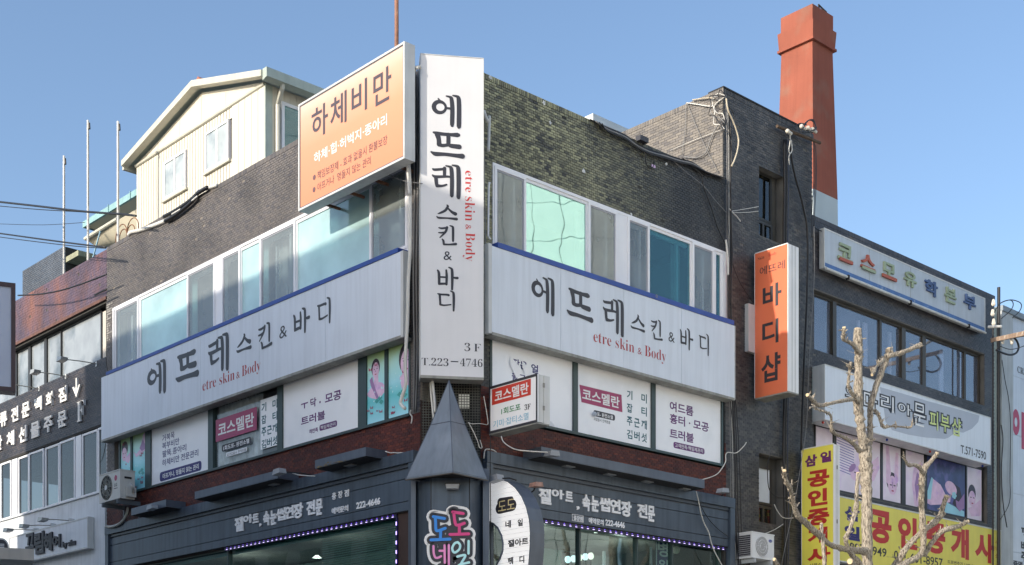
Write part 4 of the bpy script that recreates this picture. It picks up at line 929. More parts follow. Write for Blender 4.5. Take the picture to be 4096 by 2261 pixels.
mb = MB(); put(mb, R, of, '과없을시 전액환불', 2375, 2441, 2408, 1677, 1690, .0); part('lettering', mb, M['ink'], t)
mb = MB()
for r, row in enumerate(('기 미', '잡 티', '주근깨', '검버섯')):
    for c, ch in enumerate(row):
        if ch != ' ': xc = 2518.5 + c * 29; yc = 1580 + r * 52.5 + c * 7; put(mb, R, of, ch, xc - 11, xc + 11, xc, yc - 18, yc + 18, .025)
part('lettering', mb, M['teal_ink'], t)
mb = MB(); ball(mb, R.P(R.u(2373), .03, R.z(2373, 1658)), .045, 6); part('torn_flap', mb, mat('foil', (.42, .47, .55), .35, .2, 20), t)
t = film(R, 2620, 2884, 'white window film with three lines of purple text, nearest the stair tower')
mb = MB(); put(mb, R, of, '여드름', 2679, 2773, 2725, 1615, 1655, .025); put(mb, R, of, '흉터 · 모공', 2679, 2835, 2756, 1672, 1711, .025); put(mb, R, of, '트러블', 2679, 2775, 2727, 1724, 1763, .025); capsule(mb, R, of, 2694, 2818, 2756, 1793, 24); part('lettering', mb, M['purple'], t)
mb = MB(); put(mb, R, of + .002, '고객만족·책임제관리', 2700, 2812, 2756, 1785, 1801, .015); part('lettering', mb, M['white_ink'], t)

# woman posters
SK = mat('poster_skin', (.78, .54, .72), .35, .12, 6, col2=(.60, .36, .66), c2amt=.46, c2scale=4); SKD = mat('poster_skin_shade', (.36, .20, .42), .4, .08, 6); HR = mat('poster_hair', (.035, .022, .04), .4, .1); LIP = mat('poster_lip', (.45, .06, .14), .4, .05)
LEAF = mat('poster_leaf', (.06, .36, .34), .4, .1); BFLY = mat('poster_butterfly', (.42, .05, .12), .4, .2); BUB = mat('poster_bubble', (.62, .88, .90), .4, .03)
def poster(F, x0, x1, label, kind, off=-.010, z0=7.03, z1=8.25):
    u0, u1 = F.u(x0, off), F.u(x1, off); w, h = u1 - u0, z1 - z0
    t = thing('window_poster', label, 'poster', tuple(F.P((u0 + u1) / 2, off, z0)), 'green and teal beauty posters in the second floor windows')
    bg = grad_mat('poster_print', [(0, (.40, .80, .92)), (.32, (.14, .60, .64)), (.5, (.40, .80, .88)), (.8, (.50, .80, .70)), (1, (.48, .64, .20))], F, z0, z1, .35, noise=.08)
    part('sheet', MB().box(F, u0, u1, off - .01, off, z0, z1), bg, t)
    Q = lambda a, b: (u0 + a * w, z0 + b * h); k = .0015; cl = lambda pts: [Q(min(max(a, .01), .99), b) for a, b in pts]
    hair = MB(); skin = MB(); shade = MB(); lip = MB()
    if kind in (0, 1):
        cx, cy, rx, ry = ((.48, .74, .20, .115) if kind == 0 else (.86, .72, .30, .19))
        el = lambda cx, cy, rx, ry, n=22: cl([(cx + rx * math.cos(2 * math.pi * j / n), cy + ry * math.sin(2 * math.pi * j / n)) for j in range(n)])
        hair.poly(F, el(cx, cy + ry * .25, rx * 1.15, ry * 1.1), off + k)
        skin.poly(F, el(cx + .01, cy - ry * .08, rx * .9, ry * .98), off + 2 * k)
        if kind == 0:
            skin.poly(F, cl([(.02, .44), (.2, .50), (.36, .54), (.40, .66), (.62, .66), (.64, .56), (.85, .53), (.99, .48), (.99, .40), (.75, .34), (.5, .33), (.28, .36), (.06, .40)]), off + 1.6 * k)
            shade.poly(F, cl([(.16, .62), (.30, .66), (.36, .58), (.52, .44), (.66, .34), (.56, .32), (.38, .44), (.22, .54)]), off + 2.6 * k)
        else:
            skin.poly(F, cl([(.55, .52), (.72, .58), (.99, .56), (.99, .38), (.80, .42), (.66, .36)]), off + 1.6 * k)
        ey = cy + ry * .08
        for s in (-1, 1):
            hair.poly(F, el(cx + .01 + s * rx * .38, ey, rx * .16, ry * .055, 10), off + 3.2 * k); hair.poly(F, cl([(cx + .01 + s * rx * .16, ey + ry * .2), (cx + .01 + s * rx * .6, ey + ry * .22), (cx + .01 + s * rx * .6, ey + ry * .17)]), off + 3.2 * k)
        shade.poly(F, cl([(cx, ey - ry * .05), (cx + rx * .12, ey - ry * .36), (cx - rx * .08, ey - ry * .36)]), off + 3 * k); lip.poly(F, el(cx + .01, cy - ry * .55, rx * .26, ry * .07, 12), off + 3.2 * k)
    elif kind == 2:
        el = lambda cx, cy, rx, ry, n=18: cl([(cx + rx * math.cos(2 * math.pi * j / n), cy + ry * math.sin(2 * math.pi * j / n)) for j in range(n)])
        hair.poly(F, el(.42, .80, .30, .13), off + k); skin.poly(F, el(.38, .70, .24, .12), off + 2 * k); skin.poly(F, cl([(.5, .62), (.99, .72), (.99, .60), (.8, .52), (.5, .56)]), off + 1.5 * k)
        for s in (-1, 1): hair.poly(F, el(.38 + s * .09, .715, .035, .01, 8), off + 3 * k)
        lip.poly(F, el(.38, .645, .06, .01, 8), off + 3 * k)
    else:
        skin.poly(F, cl([(.05, .70), (.3, .64), (.6, .70), (.80, .94), (.99, .97), (.99, .66), (.7, .62), (.3, .58)]), off + 2 * k); shade.poly(F, cl([(.55, .72), (.8, .86), (.99, .74), (.99, .68), (.72, .66)]), off + 3 * k)
    part('figure', skin, SK, t); part('figure_shade', shade, SKD, t) if shade.v else None
    if hair.v: part('hair', hair, HR, t); part('lips', lip, LIP, t)
    lf = MB(); bf = MB(); bb = MB(); rr = random.Random(kind + 3)
    for (a, b) in ((.55, .30), (.72, .33), (.80, .27)): lf.poly(F, cl([(a - .12, b), (a, b + .035), (a + .13, b), (a, b - .035)]), off + 4 * k)
    for j in range(7):
        a, b, s = rr.uniform(.08, .92), rr.uniform(.05, .22) if j < 5 else rr.uniform(.5, .9), rr.uniform(.05, .10)
        bf.poly(F, cl([(a, b), (a - s, b + s * .5), (a - s * .9, b - s * .1)]), off + (5 + j * .1) * k); bf.poly(F, cl([(a, b), (a + s, b + s * .45), (a + s * .8, b - s * .15)]), off + (5 + j * .1) * k)
    for j in range(9): a, b = Q(rr.uniform(.08, .92), rr.uniform(.15, .6)); bb.disc(F, a, b, rr.uniform(.008, .02), rr.uniform(.008, .02), off + (4.5 + j * .05) * k, 9)
    part('leaf_print', lf, LEAF, t); part('butterfly_print', bf, BFLY, t); part('bubble_print', bb, BUB, t)
poster(L, 1468, 1541, 'poster of a woman resting her chin on her hand, left of the white hose', 0)
poster(L, 1553, 1637, 'poster with a large half face of a woman behind the white hose', 1)
poster(L, 482, 524, 'narrow poster of a lying woman behind the air conditioner', 2)
poster(L, 530, 583, 'narrow poster of raised arms and butterflies right of the air conditioner', 3)

# ---------------------------------------------------------------- raised letters over the shop
fo = .062; RAISED = mat('raised_letters', (.88, .89, .92), .4, .03)
def letters(F, S_, yfun, depth, label, cat='lettering', m=RAISED, group=None, bold=.032, off=fo, xyh=None):
    t = thing('raised_lettering', label, cat, tuple(F.P(F.u((xyh[0][1] + xyh[-1][2]) / 2, off), off, F.z(xyh[0][1], xyh[0][4], off))), group)
    for (ch, x0, x1, yt, yb) in xyh:
        mb = MB(); put(mb, F, off, ch, x0, x1, (x0 + x1) / 2, yt, yb, bold, depth); part('letter', mb, m, t)
    return t
def c7(x): return 900 + x / 3.22
def d7(y): return 1820 + y / 3.22
gl = [('젤', 135, 245, 795, 995), ('아', 245, 362, 765, 890), ('트', 365, 440, 750, 885), (',', 452, 478, 875, 930), ('속', 503, 582, 715, 920), ('눈', 592, 668, 705, 910), ('썹', 668, 790, 680, 855), ('연', 780, 895, 650, 830), ('장', 890, 1010, 615, 825), ('전', 1058, 1170, 580, 780), ('문', 1180, 1260, 560, 785)]
letters(L, '', None, .022, 'chunky raised white letters on the fascia left of the column', xyh=[(c, c7(a), c7(b), d7(y0 + 8), d7(y1 - 8)) for c, a, b, y0, y1 in gl])
letters(L, '', None, .015, 'three small raised letters above the phone number on the left fascia', xyh=[('충', c7(1385), c7(1435), d7(485), d7(578)), ('장', c7(1463), c7(1518), d7(465), d7(558)), ('점', c7(1545), c7(1600), d7(448), d7(538))], bold=.03)
letters(L, '', None, .015, 'small raised enquiry words and phone number on the left fascia', xyh=[('예약문의', c7(1380), c7(1592), d7(665), d7(745)), ('222-4646', c7(1698), c7(2005), d7(580), d7(668))], bold=.03)
def e7(x): return 2200 + x / 3.22
gr = [('젤', 1940 / 3.22 + 1550, 2100 / 3.22 + 1550, 430, 640), ('아', 2105 / 3.22 + 1550, 2265 / 3.22 + 1550, 440, 572), ('트', 2283 / 3.22 + 1550, 2380 / 3.22 + 1550, 468, 610)]
gr2 = [(',', 335, 372, 655, 720), ('속', 410, 508, 505, 730), ('눈', 525, 620, 525, 742), ('썹', 625, 765, 545, 738), ('연', 765, 900, 565, 760), ('장', 905, 1040, 590, 805), ('전', 1118, 1245, 625, 820), ('문', 1252, 1340, 650, 868)]
letters(R, '', None, .022, 'chunky raised white letters on the fascia right of the round sign', xyh=[(c, a, b, d7(y0 + 5), d7(y1 - 5)) for c, a, b, y0, y1 in gr] + [(c, e7(a), e7(b), d7(y0 + 8), d7(y1 - 8)) for c, a, b, y0, y1 in gr2])
t = letters(R, '', None, .012, 'small framed raised branch name, enquiry words and phone number on the right fascia', xyh=[('충장점', e7(300), e7(415), d7(788), d7(850)), ('예약문의', e7(495), e7(685), d7(820), d7(895)), ('222-4646', e7(710), e7(958), d7(848), d7(928))], bold=.02)
u0, u1 = R.u(e7(281), fo), R.u(e7(427), fo); za, zb = R.z(e7(354), d7(860), fo), R.z(e7(354), d7(772), fo); mb = MB()
for q in ((u0, u1, zb - .008, zb), (u0, u1, za, za + .008), (u0, u0 + .008, za + .008, zb - .008), (u1 - .008, u1, za + .008, zb - .008)): mb.box(R, q[0], q[1], fo, fo + .01, q[2], q[3])
part('border', mb, RAISED, t)
# ================================================================= stair tower
def shift(F, off): p = F.P(0, off, 0); return Frame((p.x, p.y), (F.d.x, F.d.y))
RT = shift(R, -.10)
B = thing('stair_tower', 'tall dark tiled stair tower with narrow brown windows right of the two shop signs', 'building', tuple(RT.P(8.5, -1, 0)))
tu0, tu1, tz = 7.17, RT.u(3248), 14.42
def hole(F, x0, x1, xt, yt, xb, yb): return (F.u(x0), F.u(x1), F.z(xb, yb), F.z(xt, yt))
TW = [hole(RT, 3035, 3134, 3035, 662, 3035, 940), hole(RT, 3035, 3134, 3035, 1812, 3035, 2090)]
mb = MB(); grid_wall(mb, RT, tu0, tu1, 0, tz - .005, TW, -.35, 0); part('wall', mb, M['mortar_tower'], B)
TLo = RT.P(tu0, 0, 0); TL = Frame((TLo.x, TLo.y), (L.d.x, L.d.y))
mb = MB().box(TL, -8, -.351, -.3, 0, 11.5, tz - .005); part('wall', mb, M['mortar_t'], B)
TRo = RT.P(tu1, 0, 0)
mb = MB(); mb.foot([(RT.P(tu0 + .3, -8, 0).x, RT.P(tu0 + .3, -8, 0).y), (RT.P(tu0 + .3, -.36, 0).x, RT.P(tu0 + .3, -.36, 0).y), (RT.P(tu1, -.36, 0).x, RT.P(tu1, -.36, 0).y), (RT.P(tu1, -8, 0).x, RT.P(tu1, -8, 0).y)], 14.0, 14.15)
for z in (2.8, 6.3, 9.9): mb.foot([(RT.P(tu0 + .3, -3, 0).x, RT.P(tu0 + .3, -3, 0).y), (RT.P(tu0 + .3, -.36, 0).x, RT.P(tu0 + .3, -.36, 0).y), (RT.P(tu1, -.36, 0).x, RT.P(tu1, -.36, 0).y), (RT.P(tu1, -3, 0).x, RT.P(tu1, -3, 0).y)], z, z + .15)
part('floor_slab', mb, M['concrete'], B)
part('back_wall', MB().box(RT, tu0, tu1, -3.2, -3.05, 0, 14), M['inside'], B)
part('back_wall', MB().box(RT, tu1 - .2, tu1 - .002, -8, -.36, 0, tz - .01), M['mortar_t'], B)
S = []
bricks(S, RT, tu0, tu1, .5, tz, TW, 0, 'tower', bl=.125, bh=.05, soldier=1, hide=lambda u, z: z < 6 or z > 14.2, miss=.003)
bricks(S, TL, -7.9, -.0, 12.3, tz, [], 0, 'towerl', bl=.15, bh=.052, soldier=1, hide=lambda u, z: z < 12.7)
lay(B, S, BM)
part('coping', MB().box(RT, tu0 - .01, tu1, -.36, .025, tz, tz + .03), M['dark'], B)
for i, h in enumerate(TW):
    zm = h[2] + (h[3] - h[2]) * .30
    window(B, RT, h[0], h[1] - .18, zm, h[3], -.16, M['dark_alu'], G_DARK if i == 0 else mat('white_board', (.58, .62, .66), .5, .05), fw=.05)
    wl_ = window(B, RT, h[0], h[1] - .18, h[2], zm - .02, -.14, M['dark_alu'], G_DARK, fw=.06)
    part('mullion', MB().box(RT, (h[0] + h[1] - .18) / 2 - .03, (h[0] + h[1] - .18) / 2 + .03, -.19, -.13, h[2] + .06, zm - .08), M['dark_alu'], wl_)
    part('reveal_panel', MB().box(RT, h[1] - .178, h[1], -.22, -.18, h[2], h[3]), M['mortar_t'], B)
    if i == 1: part('head_panel', MB().box(RT, h[0] + .05, h[1] - .24, -.155, -.15, h[3] - .25, h[3] - .05), M['dark_alu'], B)
part('blind_panel', MB().box(RT, RT.u(2978), RT.u(3018), .0, .10, RT.z(2990, 1412), RT.z(2990, 1222)), M['trim'], B)

# ================================================================= office building to the right
RB = shift(R, -.25)
C = thing('office_building', 'dark tiled three storey building with brown framed windows behind the pruned tree', 'building', tuple(RB.P(14, -1, 0)))
cu0, cu1, cz = tu1 + .02, RB.u(3976), RB.z(3357, 908)
z3t, z3b = RB.z(3261, 1160), RB.z(3341, 1424) - .02
z2t_, z2b_ = RB.z(3872, 1850), RB.z(3600, 2014) - .03
CH_ = [(RB.u(3254), RB.u(3937), z3b, z3t), (RB.u(3254), RB.u(3948), z2b_, z2t_)]
mb = MB(); grid_wall(mb, RB, cu0, cu1, 0, cz - .005, CH_, -.3, 0); part('wall', mb, M['mortar_tower'], C)
mb = MB(); mb.box(RB, cu1 - .3, cu1, -9, -.302, 0, cz - .01); part('wall', mb, M['mortar_t'], C)
mb = MB()
for z in (5.5, 8.7, 12.1): mb.box(RB, cu0, cu1 - .31, -9, -.31, z, z + .15)
mb.box(RB, cu0, cu1 - .31, -3.6, -3.5, 3, 12); part('floor_slab', mb, M['inside'], C)
S = []
bricks(S, RB, cu0, cu1, 6.9, cz, CH_, 0, 'rb', bl=.12, bh=.048, soldier=1, hide=lambda u, z: u > 16.5 or 7.0 < z < 8.4 or 11.5 < z < 12.5, miss=.003)
lay(C, S, BM)
BR_ = mat('brown_alu', (.05, .042, .032), .45, .15)
us3 = [(3257, 3325), (3341, 3519), (3527, 3601), (3618, 3690), (3704, 3857), (3864, 3915)]
z0_, z1_ = z3b + .05, z3t - .06
frc = grid_frame(RB, [(RB.u(a, -.1), RB.u(b, -.1)) for a, b in us3], z0_, z1_, BR_, w=.05, o=-.10, d=.08, parent=C)
for i, (a, b) in enumerate(us3): part('pane', MB().box(RB, RB.u(a, -.1), RB.u(b, -.1), -.15, -.14, z0_, z1_), G_BLUE, frc)
for a, b in ((3325, 3341), (3601, 3618)): part('window_rail', MB().box(RB, RB.u(a, -.1) + .01, RB.u(b, -.1) - .01, -.11, -.06, z0_, z1_), BR_, C)
for a, b in ((3312, 3322), (3430, 3440), (3456, 3470), (3556, 3566), (3590, 3596), (3760, 3774), (3835, 3850)): part('inner_sash', MB().box(RB, RB.u(a, -.3), RB.u(b, -.3), -.34, -.30, z0_ + .1, z1_ - .08), M['white_pvc'], C)
us2_ = [(3261, 3331), (3343, 3521), (3529, 3603), (3620, 3696), (3706, 3861), (3866, 3927)]
z0_, z1_ = z2b_ + .05, z2t_ - .06
frc2 = grid_frame(RB, [(RB.u(a, -.1), RB.u(b, -.1)) for a, b in us2_], z0_, z1_, M['dark_alu'], w=.05, o=-.08, d=.08, parent=C)
for i, (a, b) in enumerate(us2_): part('pane', MB().box(RB, RB.u(a, -.1), RB.u(b, -.1), -.13, -.12, z0_, z1_), G_DARK, frc2)
# massage posters
PKB = mat('poster_pale', (.84, .74, .84), .4, .10, 2, col2=(.70, .55, .74), c2amt=.45, c2scale=2)
DPB = mat('poster_night', (.05, .07, .20), .4, .3, 3, col2=(.12, .12, .34), c2amt=.5, c2scale=4)
def mass(x0, x1, label, kind):
    off = -.092; u0, u1 = RB.u(x0, off), RB.u(x1, off); w, h = u1 - u0, z1_ - z0_
    t = thing('massage_poster', label, 'poster', tuple(RB.P((u0 + u1) / 2, off, z0_)), 'massage photo posters in the second floor windows behind the tree')
    part('sheet', MB().box(RB, u0 + .01, u1 - .01, off - .012, off, z0_ + .01, z1_ - .01), DPB if kind == 4 else PKB, t)
    Q = lambda pts: [(u0 + min(max(a, .02), .98) * w, z0_ + min(max(b, .02), .98) * h) for a, b in pts]
    E = lambda cx, cy, rx, ry, n=20, r=0: Q([(cx + rx * math.cos(t) * math.cos(r) - ry * math.sin(t) * math.sin(r), cy + rx * math.cos(t) * math.sin(r) + ry * math.sin(t) * math.cos(r)) for t in [2 * math.pi * j / n for j in range(n)]])
    s = MB(); d = MB(); hh = MB(); k = .0015; st = MB(); lp = MB()
    if kind == 0: d.poly(RB, Q([(.2, .35), (.5, .62), (.9, .38), (.6, .2)]), off + k)
    if kind == 1:
        for j in range(14): st.poly(RB, Q([(.02, .95 - j * .045), (.40, .90 - j * .045), (.40, .885 - j * .045), (.02, .935 - j * .045)]), off + k)
        s.poly(RB, E(.48, .36, .17, .13, r=.4), off + 2 * k); d.poly(RB, E(.36, .44, .10, .05, r=.8), off + 3 * k); s.poly(RB, Q([(.55, .4), (.95, .75), (.98, .55), (.85, .3), (.6, .2)]), off + 2.2 * k); hh.poly(RB, E(.42, .37, .02, .012), off + 4 * k); hh.poly(RB, E(.52, .42, .02, .012), off + 4 * k); lp.poly(RB, E(.5, .30, .03, .012), off + 4 * k)
    if kind == 2:
        hh.poly(RB, E(.52, .36, .30, .17), off + k); s.poly(RB, E(.54, .30, .24, .17), off + 2 * k); s.poly(RB, Q([(.2, .98), (.34, .98), (.46, .5), (.3, .3), (.2, .34)]), off + 3 * k); s.poly(RB, Q([(.72, .9), (.86, .9), (.86, .4), (.72, .3), (.64, .5)]), off + 3 * k)
        hh.poly(RB, E(.45, .30, .06, .012), off + 4 * k); hh.poly(RB, E(.65, .30, .06, .012), off + 4 * k); lp.poly(RB, E(.55, .20, .07, .014), off + 4 * k); d.poly(RB, Q([(.53, .36), (.57, .36), (.57, .25), (.53, .25)]), off + 3.5 * k)
    if kind == 3: s.poly(RB, Q([(.5, .02), (.35, .4), (.45, .7), (.8, .85), (.97, .8), (.97, .02)]), off + 2 * k); d.poly(RB, Q([(.6, .1), (.5, .4), (.62, .65), (.75, .6), (.7, .3)]), off + 3 * k)
    if kind == 4:
        s.poly(RB, Q([(.02, .30), (.15, .60), (.35, .52), (.48, .36), (.62, .36), (.60, .24), (.4, .16), (.1, .10), (.02, .12)]), off + 2 * k); s.poly(RB, E(.62, .50, .16, .12, r=-.5), off + 3 * k); s.poly(RB, Q([(.46, .52), (.50, .60), (.54, .52)]), off + 3.1 * k)
        hh.poly(RB, Q([(.66, .62), (.85, .55), (.95, .25), (.85, .10), (.66, .22), (.74, .42)]), off + 2.5 * k); st.poly(RB, Q([(.45, .02), (.5, .22), (.97, .12), (.97, .02)]), off + 2.2 * k); st.poly(RB, Q([(.02, .35), (.12, .62), (.16, .60), (.10, .2), (.02, .2)]), off + 3.3 * k)
        d.poly(RB, Q([(.74, .30), (.82, .28), (.97, .46), (.97, .18), (.84, .10), (.76, .18)]), off + 4 * k)
        for j in range(5): a = 2 * math.pi * j / 5; lp2 = E(.70 + .035 * math.cos(a), .38 + .04 * math.sin(a), .03, .032, 8); st.poly(RB, lp2, off + (5 + j * .1) * k)
    if kind == 5:
        hh.poly(RB, E(.35, .50, .25, .17), off + k); s.poly(RB, E(.36, .40, .22, .15), off + 2 * k); s.poly(RB, Q([(.1, .2), (.4, .26), (.9, .42), (.97, .3), (.9, .1), (.3, .06)]), off + 1.6 * k)
        hh.poly(RB, E(.27, .42, .05, .010), off + 4 * k); hh.poly(RB, E(.46, .42, .05, .010), off + 4 * k); lp.poly(RB, E(.37, .31, .07, .013), off + 4 * k)
    if s.v: part('figure', s, SK, t)
    if d.v: part('figure_shade', d, SKD, t)
    if hh.v: part('hair', hh, HR, t)
    if lp.v: part('lips', lp, LIP, t)
    if st.v: part('stripe_print', st, mat('poster_stripe', (.22, .20, .46), .4, .05) if kind == 1 else mat('poster_towel', (.35, .68, .80), .4, .1), t)
for (a, b), k, lab in zip(us2_, range(6), ('narrow pale poster with a violet diamond shape beside the stair tower', 'wide pale poster of a reclining face and striped cloth behind the trunk', 'poster of a face massaged from above, right of the trunk', 'pale poster of an arm, second window left of the dark blue one', 'dark blue poster of a lying woman with a white flower', 'narrow poster of a smiling woman resting on her arms at the right end')): mass(a, b, lab, k)

def signbox(F, x0, x1, z0, z1, off, th, m, name, label, loc=None, trimw=.03, left_end=True):
    u0, u1 = F.u(x0, off), F.u(x1, off)
    t = thing(name, label, 'sign', tuple(F.P((u0 + u1) / 2, off - th, z0)))
    part('face_panel', MB().box(F, u0, u1, off - .015, off, z0, z1), m, t); part('box', MB().box(F, u0 + .004, u1 - .004, off - th, off - .017, z0 + .003, z1 - .003), M['trim'], t)
    mb = MB(); w = trimw
    for q in ((u0 - .004, u1 + .004, z1 + .001, z1 + w), (u0 - .004, u1 + .004, z0 - w, z0 - .001), (u0 - w, u0 - .005, z0 - w, z1 + w), (u1 + .005, u1 + w, z0 - w, z1 + w)): mb.box(F, q[0], q[1], off - th, off + .008, q[2], q[3])
    part('frame', mb, M['trim'], t); return t, u0, u1
# faded academy sign
so2 = .16
t, u0, u1 = signbox(RB, 3299, 3938, RB.z(3937, 1325, so2), RB.z(3299, 918, so2), so2, .12, mat('academy_grey', (.47, .53, .60), .5, .05, streak=.1), 'academy_sign', 'long pale sign with faded multicoloured raised letters and a blue lower band')
zA, zB = RB.z(3937, 1325, so2), RB.z(3299, 1050, so2)
part('blue_band', MB().box(RB, u0, u1, so2 + .001, so2 + .004, zA, zB), mat('peeling_blue', (.07, .16, .38), .6, .15, 4, col2=(.45, .50, .55), c2amt=.36, c2scale=11, c2vert=.6), t)
mb = MB()
for i in range(1, 4): mb.box(RB, u0 + (u1 - u0) * i / 4 - .003, u0 + (u1 - u0) * i / 4 + .003, so2 + .0005, so2 + .003, zB, zA + (RB.z(3299, 918, so2) - zA))
part('panel_joint', mb, M['dirty_metal'], t)
CG = mat('letter_green', (.31, .38, .26), .6, .1); CR_ = mat('letter_orange', (.40, .10, .06), .6, .1); CB = mat('letter_blue', (.07, .12, .26), .6, .1)
for ch, x0, x1, yc, h, m in (('코', 3349, 3405, 1012, 74, CG), ('스', 3441, 3496, 1050, 66, CR_), ('모', 3526, 3578, 1084, 68, CG), ('유', 3613, 3662, 1119, 68, CG), ('학', 3697, 3746, 1154, 70, CB), ('본', 3777, 3821, 1184, 70, CG), ('부', 3853, 3899, 1211, 66, CB)):
    xc = (x0 + x1) / 2
    lo = MB(); put(lo, RB, so2 + .005, ch, x0, x1, xc, yc - h / 2 + 5, yc + h / 2 - 5, .024, .04)
    part('letter', lo, m, t)
mb = MB().box(RB, RB.u(3352, so2), RB.u(3404, so2), so2 + .02, so2 + .058, RB.z(3378, 1052, so2), RB.z(3378, 1040, so2)); part('letter_stroke', mb, CR_, t)
mb = MB().box(RB, RB.u(3443, so2), RB.u(3496, so2), so2 + .02, so2 + .058, RB.z(3470, 1087, so2), RB.z(3470, 1076, so2)); part('letter_stroke', mb, CG, t)
mb = MB().box(RB, RB.u(3524, so2), RB.u(3580, so2), so2 + .02, so2 + .058, RB.z(3552, 1119, so2), RB.z(3552, 1107, so2)); part('letter_stroke', mb, CR_, t)
part('conduit', MB().tube([RB.P(u0, so2 + .03, zA - .05), RB.P(u1, so2 + .03, zA - .05)], .028, 8), M['trim'], t)
for px in (3383, 3633, 3866): part('clamp', MB().box(RB, RB.u(px, so2), RB.u(px, so2) + .05, so2, so2 + .07, zA - .10, zA - .01), M['dark'], t)
# skin shop sign on the office building
so3 = .45; z0s, z1s = RB.z(3600, 1765, so3), RB.z(3600, 1562, so3)
z0s = (RB.z(3299, 1684, so3) + RB.z(3960, 1850, so3)) / 2; z1s = (RB.z(3300, 1466, so3) + RB.z(3961, 1669, so3)) / 2
t, u0, u1 = signbox(RB, 3300, 3961, z0s, z1s, so3, .40, M['sign_grey'], 'skin_shop_sign', 'long pale grey shop sign with outlined letters behind the fork of the tree', trimw=.02)
part('end_cap', MB().box(RB, u0 - .025, u0 - .022, .0, so3 - .30, z0s + .05, z1s - .05), mat('green_cap', (.03, .22, .16), .5, .1), t)
SWO = mat('swoosh', (.42, .45, .52), .4, .04)
def q5(x, y): return RB.at(3096 + x / 2.576, 1300 + y / 2.576, so3 + .002)
part('swoosh_print', MB().poly(RB, [q5(*p) for p in ((1090, 640), (1300, 700), (1600, 790), (1900, 870), (2118, 935), (2105, 1000), (2040, 1070), (1950, 1110), (1880, 1100), (1800, 1160), (1760, 1175), (1700, 1170), (1560, 1160), (1380, 1130), (1220, 1085), (1150, 1000), (1130, 850))], so3 + .0015), SWO, t)
def outl(ch, x0, x1, yc, h, fill, b1=.055, b2=.0):
    xc = (x0 + x1) / 2; a = MB(); put(a, RB, so3 + .003, ch, x0 - 5, x1 + 5, xc, yc - h / 2 - 4, yc + h / 2 + 4, b1 + .012); part('letter_outline', a, M['ink'], t)
    a = MB(); put(a, RB, so3 + .006, ch, x0 + 1, x1 - 1, xc, yc - h / 2 + 2, yc + h / 2 - 2, b2); part('letter', a, fill, t)
YG = mat('lime_ink', (.62, .70, .22), .4, .04)
for ch, x0, x1, yc, h in (('오', 3384, 3408, 1566, 44), ('마', 3455, 3508, 1607, 84), ('리', 3523, 3576, 1614, 66), ('아', 3593, 3645, 1637, 46), ('문', 3655, 3702, 1660, 94)): outl(ch, x0, x1, yc, h, M['white_ink'], .06, .004)
for ch, x0, x1, yc, h in (('피', 3718, 3753, 1682, 76), ('부', 3762, 3799, 1695, 72), ('샵', 3807, 3845, 1709, 74)): outl(ch, x0, x1, yc, h, YG, .07, .012)
mb = MB(); put(mb, RB, so3 + .003, 'T.571-7590', 3843, 3944, 3894, 1794, 1827, .01); part('lettering', mb, M['ink'], t)
for k, (px, m) in enumerate(((3292, 'red'), (3548, 'blue'), (3720, 'red'), (3930, 'blue'))):
    mb = MB(); ball(mb, RB.P(RB.u(px, so3 - .1), so3 - .1, z0s - .05), .03, 6)
    solo('bulb', mb, mat('bulb_glass_' + m, (.5, .06, .04) if m == 'red' else (.03, .06, .3), .2, .05), 'tiny %s bulb under the %s of the pale grey skin shop sign' % (m, ('left end', 'middle left', 'middle right', 'right end')[k]), 'bulb', 'tiny coloured bulbs under the sign')
# yellow estate agent sign
so4 = .35; YL = mat('yellow_print', (.78, .70, .13), .45, .05, streak=.05); YL2 = mat('yellow_print_bright', (.88, .80, .12), .4, .04)
z1y = (RB.z(3364, 1994, so4) + RB.z(4002, 2122, so4)) / 2; z0y = RB.z(3500, 2255, so4) - .05
t, u0, u1 = signbox(RB, 3340, 4002, z0y, z1y, so4, .2, YL, 'estate_agent_sign', 'long yellow estate agent sign with big red letters behind the tree')
RD = mat('agent_red', (.50, .035, .03), .45, .04); mb = MB(); o = so4 + .003
for ch, x0, x1, yc, h in (('공', 3480, 3566, 2108, 132), ('인', 3592, 3669, 2132, 128), ('중', 3703, 3781, 2153, 124), ('개', 3803, 3876, 2174, 122), ('사', 3900, 3977, 2192, 116)): xc = (x0 + x1) / 2; put(mb, RB, o, ch, x0, x1, xc, yc - h / 2, yc + h / 2, .045)
for i, ch in enumerate('사무소'): put(mb, RB, o, ch, 3981, 3992, 3986, 2161 + i * 27, 2177 + i * 27, .0)
part('lettering', mb, RD, t)
mb = MB()
for ch, yc, h in (('삼', 2055, 58), ('일', 2133, 58)): put(mb, RB, o, ch, 3378, 3440, 3409, yc - h / 2, yc + h / 2, .045)
part('lettering', mb, M['navy'], t)
mb = MB(); put(mb, RB, o, '807-5949', 3398, 3546, 3472, 2182, 2218, .01); put(mb, RB, o, '011-601-8957', 3576, 3771, 3674, 2218, 2254, .01); put(mb, RB, o, '도로변추가 1198-2240', 3790, 3912, 3850, 2250, 2264, .01); part('lettering', mb, M['ink'], t)

